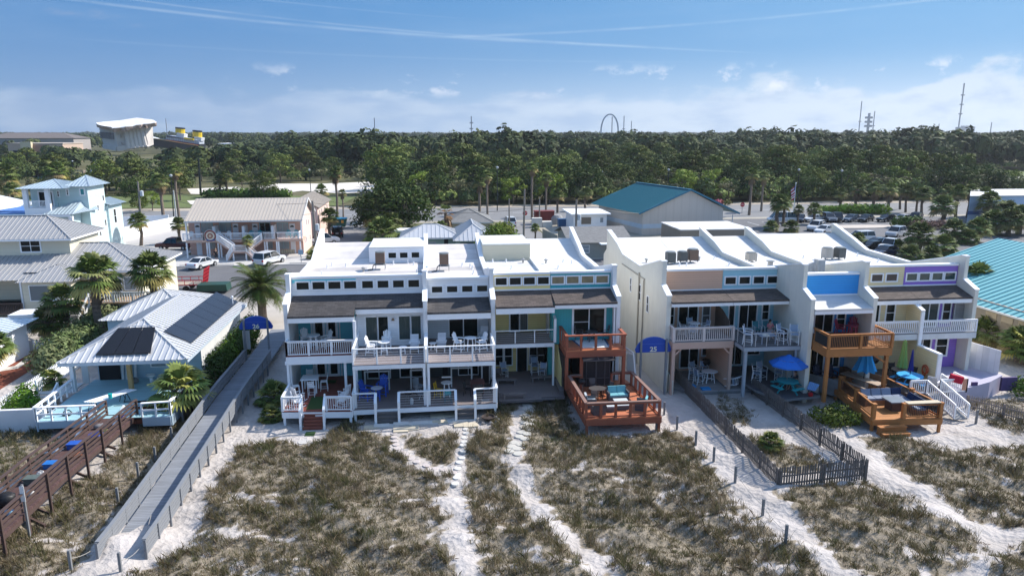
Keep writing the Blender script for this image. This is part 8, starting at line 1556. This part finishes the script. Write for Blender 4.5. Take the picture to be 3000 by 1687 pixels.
def mk_palm(kind,seed):
 """unit palms: trunk height 5, crown radius about 1.5 (sabal, fan), 0.9 trunk for palmetto, feather palm 2.2"""
 def f():
  rg=random.Random(seed);t=thing('palm_tree' if kind!='palmetto' else'palmetto','x','palm tree');m=M();m.col=(0,0,0);tr=M()
  th={'sabal':4.0,'fan':8.0,'palmetto':.5,'feather':3.2,'dying':6.5}[kind];G=[(.085,.12,.028),(.11,.14,.04),(.065,.095,.025),(.15,.16,.06)];Y_=[(.26,.22,.07),(.20,.15,.07)]
  if kind=='feather':
   tr.tube((0,0,0),(0,0,th),.33,.3,10)
   for i in range(70):
    a=i*2.4;e=rg.uniform(-.35,1.3);d=Vector((math.cos(a)*math.cos(e),math.sin(a)*math.cos(e),math.sin(e)));L_=rg.uniform(2.1,2.7);p=Vector((0,0,th));f_=rg.uniform(.8,1.2);col=rg.choice(G[:3]);seg=9;v=d.copy()
    for k in range(seg):
     q=p+v*L_/seg;v=(v-Vector((0,0,.13))).normalized();sd=v.cross(Vector((0,0,1)));sd=sd.normalized()if sd.length>.05 else Vector((1,0,0));w_=.62*math.sin(PI*(.12+.85*k/seg));m.col=tuple(x*f_*rg.uniform(.85,1.2)for x in col)
     for j in range(3):
      b0=p.lerp(q,j/3);b1=p.lerp(q,j/3+.27)
      for s in(-1,1):m.face([b0,b1,b1+sd*s*w_+v*.25-Vector((0,0,.14))])
     m.face([p-sd*.015,p+sd*.015,q+sd*.012,q-sd*.012]);p=q
  else:
   n={'sabal':50,'fan':34,'palmetto':34,'dying':12}[kind];L0={'sabal':1.35,'fan':1.3,'palmetto':1.15,'dying':1.3}[kind]
   bend=Vector((rg.uniform(-.2,.2),rg.uniform(-.2,.2),0));r0={'sabal':.2,'fan':.2,'palmetto':.2,'dying':.17}[kind]
   tr.tube((0,0,-.2),Vector((0,0,th*.5))+bend,r0*1.15,r0*.9,8);tr.tube(Vector((0,0,th*.5))+bend,(0,0,th),r0*.9,r0*1.05,8)
   if kind!='fan':
    for i in range(26 if kind=='sabal' else 12):a=i*2.4;z=th*(.5+.5*i/26);tr.bar((r0*.7*math.cos(a),r0*.7*math.sin(a),z),(r0*2.0*math.cos(a),r0*2.0*math.sin(a),z+.22),.09,.03)
   for i in range(n):
    a=i*2.399+rg.uniform(-.2,.2);q=i/n;e=1.35-2.0*q+rg.uniform(-.15,.15)
    if kind=='palmetto':e=1.35-1.75*q
    d=Vector((math.cos(a)*math.cos(e),math.sin(a)*math.cos(e),math.sin(e)));col=rg.choice(G)if q<.82 else rg.choice(Y_ if kind!='palmetto' else G+Y_)
    if kind=='palmetto' and rg.random()<.45:col=(.24,.24,.06)
    if kind=='dying' and q>.4:col=(.20,.11,.05)
    frond_fan(m,Vector((0,0,th-.1)),d,L0*rg.uniform(.85,1.12),col,rg,n=12)
   if kind in('fan','dying'):
    for i in range(22 if kind=='fan' else 44):a=i*2.4;e=-1.15+rg.uniform(-.25,.25);frond_fan(m,Vector((0,0,th-.2-rg.uniform(0,.5))),Vector((math.cos(a)*math.cos(e),math.sin(a)*math.cos(e),math.sin(e))),.95 if kind=='fan' else 1.35,(.17,.12,.075),rg,n=6,spread=.5,droop=.6)
  m.obj('crown',LEAF,t,fix=False);tr.obj('trunk',PBARK if kind!='fan' else PINKB,t,fix=False);return t
 return f
PP={k:[Pool(mk_palm(k,s))for s in ss]for k,ss in dict(sabal=(1,2,3),fan=(4,5),palmetto=(6,7),feather=(8,),dying=(9,)).items()}
TH=dict(sabal=4.0,fan=8.0,palmetto=.5,feather=3.2,dying=6.5);CR=dict(sabal=1.42,fan=1.35,palmetto=1.2,feather=2.25,dying=1.35);pk=0
def palm(kind,base,crown,rpx,label,group=None):
 """base and crown are photo points of the trunk foot and crown centre, rpx the crown radius"""
 global pk
 p=gz(base);c=gy(crown,p.y);dist=math.hypot(p.x,p.y);R_=rpx*dist/CF;k=R_/CR[kind];hz=max(.2,c.z);P_=PP[kind][pk%len(PP[kind])];pk+=1
 o=P_.put((p.x,p.y,0),rnd.uniform(0,6.28),label,group,sc=(k,k,k));h=TH[kind]*k
 for ch in o.children if o.children else[]:
  pass
 kids=[x for x in bpy.data.objects if x.parent==o]
 for ch in kids:
  nm=ch.name.split('.')[0]
  if nm=='crown':ch.location.z=hz/k-TH[kind]
  else:ch.scale=(1,1,hz/k/TH[kind])
 return o
near=[('sabal',D(262,868),D(256,692),78,'full green fan palm between yellow house stairs and cottage roof, left of two'),('sabal',D(398,855),D(402,680),66,'full green fan palm behind the cottage, right of two'),('sabal',D(172,862),D(166,755),58,'smaller fan palm left of the white stairs, behind the clipped hedge'),('sabal',D(128,868),D(124,808),52,'short stout fan palm beside the mulch bed'),('sabal',D(-5,945),D(5,872),52,'fan palm cut by the left edge beside the small cottage'),('feather',D(662,812),D(660,722),84,'broad feather palm behind the 26 sign'),('palmetto',D(462,1045),D(460,978),96,'large bushy palmetto between cottage deck and grey boardwalk'),('palmetto',D(135,1005),D(132,955),40,'small palmetto beside the white garden steps'),('palmetto',D(690,1012),D(688,995),62,'palmetto at the left end of the red deck, upper one'),('palmetto',D(682,1056),D(682,1046),44,'small yellow green palmetto on the sand below the red deck'),('palmetto',D(1938,1120),D(1938,1116),44,'small bright green palmetto inside the picket fenced plot'),('sabal',z9(1960,1300),z9(1890,1180),55,'wide fan palm hanging over the white board fence'),('sabal',z9(2280,1480),z9(2270,1270),55,'dark fan palm before the driftwood wall at the right edge'),('sabal',z9(1800,1050),z9(1850,600),52,'tall fan palm against the turquoise roof beside the purple unit'),('sabal',z9(2010,1100),z9(2000,700),28,'small palm crown against the turquoise roof'),('palmetto',z9(2330,1500),z9(2340,1330),60,'palmetto filling the corner at the right edge'),('sabal',z14(545,900),z14(560,760),66,'bushy green palm cluster behind the first penthouse, lower crown'),('sabal',z14(500,800),z14(560,560),52,'palm rising in the dark tree clump right of the side street'),('sabal',z14(640,830),z14(610,650),40,'palm in the middle of the clump behind the white units'),('dying',z14(1090,880),z14(1110,700),30,'half dead palm with brown hanging skirt behind the narrow white unit'),('dying',z14(1150,840),z14(1070,560),34,'taller half dead palm with orange tinged crown'),('fan',zm(1040,1195),zm(985,920),20,'small curved palm in front of the inn landing'),('sabal',z1(1330,1350),z1(1290,1120),30,'palm beside the utility pole left of the inn'),('sabal',z1(1700,1330),z1(1690,1150),26,'palm at the left corner of the inn'),('sabal',zm(2130,940),zm(2110,600),32,'palm with thick booted trunk behind the inn gable'),('palmetto',zm(1880,1180),zm(1880,1130),22,'low spiky palmetto by the inn sign'),('sabal',z14(1990,810),z14(2040,700),18,'little palm beside the board fence on the side street verge')]
for a in near:palm(*a)
tall=[(z14(125,640),z14(108,195),23,'tall palm at the mouth of the side street'),(z14(180,600),z14(170,370),15,'lower palm just right of the tall side street palm'),(z14(1465,545),z14(1455,270),26,'left palm of the pair across the road'),(z14(1540,575),z14(1540,205),20,'taller right palm of the pair across the road'),(z14(1960,620),z14(1970,130),22,'tallest slender palm beside the stop sign'),(z14(2090,590),z14(2100,235),20,'slender palm right of the tallest one'),(z14(2465,540),z14(2475,370),24,'full palm left of the teal roof'),(z14(530,480),z14(540,130),17,'slim palm above the sand area'),(z14(2200,560),z14(2215,390),24,'bushy palm in the dark thicket left of the teal roof'),(z1(1545,1100),z1(1525,740),28,'left tall palm of the two by the fairway'),(z1(1690,1080),z1(1680,640),22,'right and taller palm of the two by the fairway'),(zm(665,355),zm(640,130),22,'left palm of the cluster behind the inn roof'),(zm(740,355),zm(730,80),24,'right palm of the cluster behind the inn roof'),(zm(2210,680),zm(2200,30),24,'tall palm rising right of the inn annex'),(zm(2010,420),zm(2040,260),24,'low palm between annex and tall palm'),(z1(560,900),z1(520,650),34,'bushy palm behind the mint house roof'),(z1(70,900),z1(60,680),36,'palm left of the mint house'),(z1(130,940),z1(120,820),24,'yellowish palm directly left of the mint balcony'),(z12(1820,480),z12(1860,40),24,'slender palm right of the teal roof ridge'),(z12(1950,440),z12(1975,60),20,'slim palm next to the flagpole thicket')]
for b_,c_,r,l in tall:palm('fan' if'palm' in l and('tall' in l or'sl' in l or'pair' in l)else'sabal',b_,c_,r,l)
park=[(715,410,720,225,21),(885,370,890,185,25),(1062,365,1078,180,25),(1205,425,1215,190,26),(1328,390,1330,190,20),(1385,420,1405,205,20),(1490,430,1492,230,19),(1545,440,1550,240,24),(1880,520,1895,215,24),(1760,500,1780,200,22),(2000,470,2050,200,22),(2150,480,2190,230,22)]
for i,(a,b_,c,d_,r)in enumerate(park):palm('fan' if i<4 else'sabal',z13(a,b_),z13(c,d_),r,'palm in the row along the road behind the parking lot','palms lining the road behind the parking lot')
clump=[(455,540,458,390,25),(300,530,305,390,18),(100,570,95,330,34),(150,560,160,310,28),(1740,540,1740,360,40),(1505,830,1470,650,46),(1760,860,1790,760,42),(1860,720,1860,600,40),(2100,720,2110,580,36),(1290,810,1330,780,34),(1420,900,1420,860,42),(1640,890,1650,850,34),(900,780,905,700,28),(2000,740,2010,690,34),(2250,640,2290,520,40),(2420,660,2440,500,40),(2520,640,2560,470,40),(1940,200,1945,60,12),(2200,560,2215,320,36),(2380,560,2390,400,34),(2160,500,2110,300,26),(30,610,40,570,26),(230,620,240,570,28),(2380,230,2385,160,22),(2180,190,2200,60,14),(2330,130,2345,10,12),(2470,180,2485,30,13)]
for a,b_,c,d_,r in clump:palm('sabal',z13(a,b_),z13(c,d_),r,'bushy palm among the planting around the parking lot at right','palms round the parking lot')
def bush(name,label,pts,cols,sz,n,seed,cat='hedge',smooth=None):
 rs=np.random.RandomState(seed);m=M();m.col=(0,0,0)
 t=thing(name,label,cat,(pts[0][0],pts[0][1],0))
 for(x,y,z,rx,ry,rz)in pts:leaves(m,(x,y,z),(rx,ry,rz),int(n*rx*ry),sz,cols[rs.randint(len(cols))],rs,asp=1)
 m.obj('foliage',LEAF,t,fix=False);s=M();[s.tube((p[0],p[1],-.1),(p[0],p[1],p[2]),.06,.03,5)for p in pts];s.obj('stems',BARK,t,fix=False);return t
SG_=[(.14,.17,.09),(.17,.19,.11),(.10,.14,.06)];BG=[(.10,.19,.025),(.08,.15,.02)];DG=[(.035,.065,.015),(.05,.085,.02),(.03,.05,.014)]
HA,HB=gz(z15(640,760),1.4),gz(z2(850,470),1.6)
bush('hedge','dense silvery green clipped hedge between picket fence and the cottage roof',[(HA.x+(HB.x-HA.x)*i/19+(i%2)*.5-.2,HA.y+(HB.y-HA.y)*i/19,1.15+.2*(i%3),1.35,1.1,1.15)for i in range(20)],SG_,.16,480,11)
bush('hedge','bright green shrub behind the low white wall',[(-25.3,43.9,.8,.8,.9,.75),(-25.5,45.2,1.0,.8,.9,.8),(-24.8,44.4,.7,.6,.7,.6)],BG,.12,700,12,'shrub')
bush('hedge','tall dark green hedge filling the gap between cottage and grey boardwalk',[(-14.75,47.5+i*.95,1.35,.75,.85,1.5)for i in range(12)],DG+[(.08,.13,.02)],.14,750,13)
bush('shrub','bright yellow green shrub before the honey timber deck',[(22.9,37.9,.5,1.0,.8,.55),(24.0,38.2,.55,.9,.8,.6),(23.4,37.2,.4,.9,.6,.45),(24.5,37.4,.4,.6,.6,.45)],[(.12,.16,.03),(.09,.12,.025)],.10,750,14,'shrub')
TC=gy(D(1258,592),83)
bush('shrub','round green tree like shrub right of the white metal cottage roofs',[(TC.x+dx,83+dy,TC.z-.6+dz,1.5,1.5,1.1)for dx,dy,dz in((0,0,.2),(1.6,.4,-.2),(-1.5,.3,-.3),(.6,1,1.0),(-.6,.5,.9),(1.9,1,-.8),(-1.8,.6,-.9))],[(.09,.13,.025),(.12,.15,.03)],.2,260,15,'tree')
h0,h1=gz(z13(560,425)),gz(z13(1160,440))
bush('hedge','bright green rounded hedge behind the parked cars',[(h0.x+(h1.x-h0.x)*i/11,h0.y+(h1.y-h0.y)*i/11,.9,1.7,1.4,1.3 if i>3 else.7)for i in range(12)],[(.08,.13,.02),(.10,.16,.03)],.3,110,16)
p_=gz(z13(1400,575));bush('shrub','dark round shrub beside the parking island',[(p_.x+dx,p_.y,1.1,1.8,1.4,1.1)for dx in(-1.5,0,1.5)],DG,.3,120,17,'shrub');p_=gz(z13(1620,590));bush('shrub','purple brown leafless shrub behind the parking lot palms',[(p_.x+dx,p_.y,.8,1.8,1.6,.9)for dx in(-2,0,2)],[(.11,.065,.07),(.09,.06,.055)],.22,150,18,'shrub')
p_=gz(z15(2000,0));bush('shrub','dark scrubby bushes at the right edge beyond the lilac terrace',[(38.5+i*1.1,40.6+(i%2)*1.2-i*.3,.5,1.2,1.0,.6)for i in range(6)],DG+[(.09,.10,.05)],.14,350,19,'shrub');bush('shrub','pink flowering shrub at the roadside before the dark trees',[(gz(z12(1440,385)).x+i*2,gz(z12(1440,385)).y+2,.7,1.2,1.0,.8)for i in range(3)],[(.35,.10,.16),(.10,.10,.04),(.3,.12,.17)],.35,60,20,'shrub')
bush('shrub','green bushes along the fairway behind the inn roof',[(gz(zm(560+i*75,340)).x,gz(zm(560+i*75,340)).y-3,1.0,2.4,1.9,1.0+(i%3)*.35)for i in range(14)],[(.08,.13,.03),(.06,.10,.025),(.11,.16,.04)],.42,60,21,'shrub')
TP={k:[Pool(mk_tree(k,s))for s in ss]for k,ss in dict(oak=(31,32,33),pine=(34,35,36),dark=(37,38),scrub=(39,40),lime=(41,)).items()};tk={k:0 for k in TP}
LBL=dict(oak='green broad crowned tree in the wood beyond the main road',pine='olive green pine with layered crown in the wood beyond the road',dark='very dark glossy leaved tree in the wood beyond the road',scrub='grey brown half bare tree in the wood beyond the road',lime='light yellow green tree in the wood beyond the road')
def tree(kind,x,y,h,w=None,label=None):
 P_=TP[kind][tk[kind]%len(TP[kind])];tk[kind]+=1;s=h/10.4;w=w or s*rnd.uniform(1.05,1.4)
 return P_.put((x,y,0),rnd.uniform(0,6.28),label or LBL[kind],None if label else kind.replace('lime','pale').replace('oak','broadleaf')+' trees beyond the road',sc=(w,w,s))
for q,tp_,k,l in((z14(400,700),z14(300,390),'dark','dark glossy magnolia like tree right of the side street, left crown'),(z14(800,690),z14(780,300),'dark','dark glossy tree behind the palm cluster, right crown'),(z14(600,640),z14(620,230),'dark','tall dark tree at the back of the palm cluster'),(z1(1250,950),z1(1150,700),'dark','dark tree right of the mint house'),(z1(1440,1020),z1(1420,830),'lime','light green tree left of the inn'),(z1(1320,1040),z1(1300,850),'oak','green tree between mint house and light green tree'),(zm(2000,860),zm(1990,600),'oak','small green tree behind the pink inn gable'),(zm(130,400),zm(100,20),'pine','spreading pine with bare forked trunk on the fairway'),(zm(960,290),zm(980,30),'pine','spreading brownish pine beside the sand area')):
 p=gz(q);h=gy(tp_,p.y).z*1.05;tree(k,p.x,p.y,h,h/10.4*1.15,l)
for x,y,h,l in((-8.9,117,9.0,'dark glossy tree at the edge of the side street, lowest of the clump'),(-4.0,118.5,8.8,'dark glossy tree behind the pale green cottage, right part of the clump'),(-6.6,124,9.6,'tallest dark tree of the clump right of the side street')):tree('dark',x,y,h,1.12,l)
rs_=np.random.RandomState(77);placed=[];CLR=[[tuple(gz(D(*p)))[:2]for p in pl]for pl in([(630,496),(640,466),(960,452),(965,488),(860,492)],[(455,500),(470,465),(640,465),(640,515),(460,520)],[(2310,475),(2330,432),(2700,436),(2700,500),(2500,490)],[(60,470),(120,440),(300,432),(300,462),(240,480)],[(330,420),(420,425),(440,450),(350,452)])]
def clear(x,y):
 xx,yy=np.array([x]),np.array([y]);return not any(pip(c,xx,yy)[0]for c in CLR)
n=0;tries=0
while n<262 and tries<9000:
 tries+=1;y=170+170*rs_.uniform()**1.6;th_=rs_.uniform(-.66,.88);x=y*th_
 if not clear(x,y)or not clear(x,y-6)or any((x-a)**2+(y-b_)**2<(4.2 if y<200 else 5.4)**2 for a,b_ in placed):continue
 if x<-15 and y<206:
  if rs_.uniform()<.93 or y<182:continue
 if x<-25 and y<250 and rs_.uniform()<.35:continue
 placed.append((x,y));n+=1;r=rs_.uniform();k='pine' if r<(.35 if x<20 else.2)else'oak' if r<.6 else'dark' if r<.78 else'scrub' if r<.93 else'lime'
 if y<185 and x>-10:k=['dark','scrub','oak','dark','lime'][int(rs_.uniform()*5)]
 h={'pine':15,'oak':13,'dark':11,'scrub':9,'lime':10}[k]*rs_.uniform(.8,1.15)*((.8 if x>-10 else.55)if y<180 else.85 if x>-10 else.72 if y<200 else.95)
 if x<-25:h*=.8
 if-.47<x/y<-.26:h=min(h,15.5-(y-60)*.036)
 tree(k,x,y,h)
def wood(name,label,P,nl,sz,cols,seed,cat='wood',zlow=.15,kmul=1.0):
 """P: rows x, y, height, radius; every tree is a cloud of leaf clumps on an uneven crown"""
 rs=np.random.RandomState(seed);P=np.array(P);T=len(P);N=T*nl
 x,y,h,r=[np.repeat(P[:,i],nl)for i in range(4)]
 nb=4;off=rs.normal(0,.5,(T,nb,3))*np.array([1,1,.5]);bi=rs.randint(0,nb,N);o=off[np.repeat(np.arange(T),nl),bi]
 d=rs.normal(0,1,(N,3));d[:,2]=np.abs(d[:,2])*1.0-.25;d/=np.linalg.norm(d,axis=1)[:,None]
 c=np.stack([x+(o[:,0]+d[:,0]*.55)*r,y+(o[:,1]+d[:,1]*.55)*r,h*(.62+o[:,2]*.35)+d[:,2]*h*.34],-1)
 nn=d+rs.normal(0,.22,(N,3));nn/=np.linalg.norm(nn,axis=1)[:,None];u=np.cross(nn,rs.normal(0,1,(N,3)));u/=np.linalg.norm(u,axis=1)[:,None];v=np.cross(nn,u)
 s=(sz*r/4*rs.uniform(.6,1.4,N))[:,None];V=np.stack([c-u*s,c-v*s*.6,c+u*s,c+v*s*.6],1).reshape(-1,3)
 me=bpy.data.meshes.new(name);me.vertices.add(N*4);me.vertices.foreach_set('co',V.ravel());me.loops.add(N*4);me.loops.foreach_set('vertex_index',np.arange(N*4,dtype=np.int32));me.polygons.add(N);me.polygons.foreach_set('loop_start',np.arange(N)*4);me.polygons.foreach_set('loop_total',np.full(N,4));me.update()
 cs=LB*np.array(cols)[rs.randint(0,len(cols),T)]*rs.uniform(.8,1.2,T)[:,None];cc=np.repeat(cs,nl,0)*rs.uniform(.75,1.3,N)[:,None];cc=np.repeat(cc,4,0);cc=np.concatenate([cc,np.ones((len(cc),1))],1)
 a=me.color_attributes.new('tint','FLOAT_COLOR','POINT');a.data.foreach_set('color',cc.ravel());me.materials.append(LEAF);o_=bpy.data.objects.new(name,me);COL.objects.link(o_);return tag(o_,label,cat,kind='stuff')
WC=[(.06,.08,.028),(.05,.07,.024),(.08,.10,.032),(.035,.052,.018),(.10,.10,.05),(.11,.14,.035)]
P=[]
for _ in range(1900):
 y=171.5+150*rs_.uniform()**1.7;x=y*rs_.uniform(-.7,.95)
 if not clear(x,y)or(x<-12 and y<207):continue
 P.append((x,y,rs_.uniform(2.2,5.6)if y<184 else rs_.uniform(2.5,6),rs_.uniform(2,4)))
wood('undergrowth','tangled green and brown undergrowth below the trees beyond the main road',P,170,.5,WC,91,'undergrowth')
P=[]
for _ in range(5000):
 y=300+2600*rs_.uniform()**2.0;x=y*rs_.uniform(-.72,.98)
 if y<360 and(not clear(x,y)):continue
 if x/y<-.48 and 405<y<458:continue
 if-.46<x/y<-.27 and 330<y<640:continue
 bump=1+.25*math.sin(x/y*22+y*.004)+.15*math.sin(x*.02);bump=1+.13*math.sin(x/y*31+y*.013)+.10*math.sin(x*.021+y*.007);P.append((x,y,rs_.uniform(9,13.6)*bump*(1+.15*(x/y>.02)*(y<900))*(.42 if x/y<-.48 and y<430 else.72 if x/y<-.2 and y<620 else 1),rs_.uniform(4,7)*(1+y/2200)))
wood('far_wood','far off mixed pine wood spreading to the horizon',P,170,.72,WC[:4],92)
hz=M();hz.box(-2000,-260,-3,3500,3300,135);hm=bpy.data.materials.new('air');hm.use_nodes=True;hn=hm.node_tree;hn.nodes.remove(hn.nodes['Principled BSDF']);pv=hn.nodes.new('ShaderNodeVolumePrincipled');pv.inputs['Color'].default_value=(.86,.92,1,1);pv.inputs['Density'].default_value=.00012;pv.inputs['Anisotropy'].default_value=.3
hn.links.new(pv.outputs[0],hn.nodes['Material Output'].inputs['Volume']);ho=hz.obj('haze',hm);tag(ho,'thin bluish sea air veiling the far wood','haze',kind='stuff')
SC.cycles.volume_bounces=0;SC.cycles.volume_step_rate=10
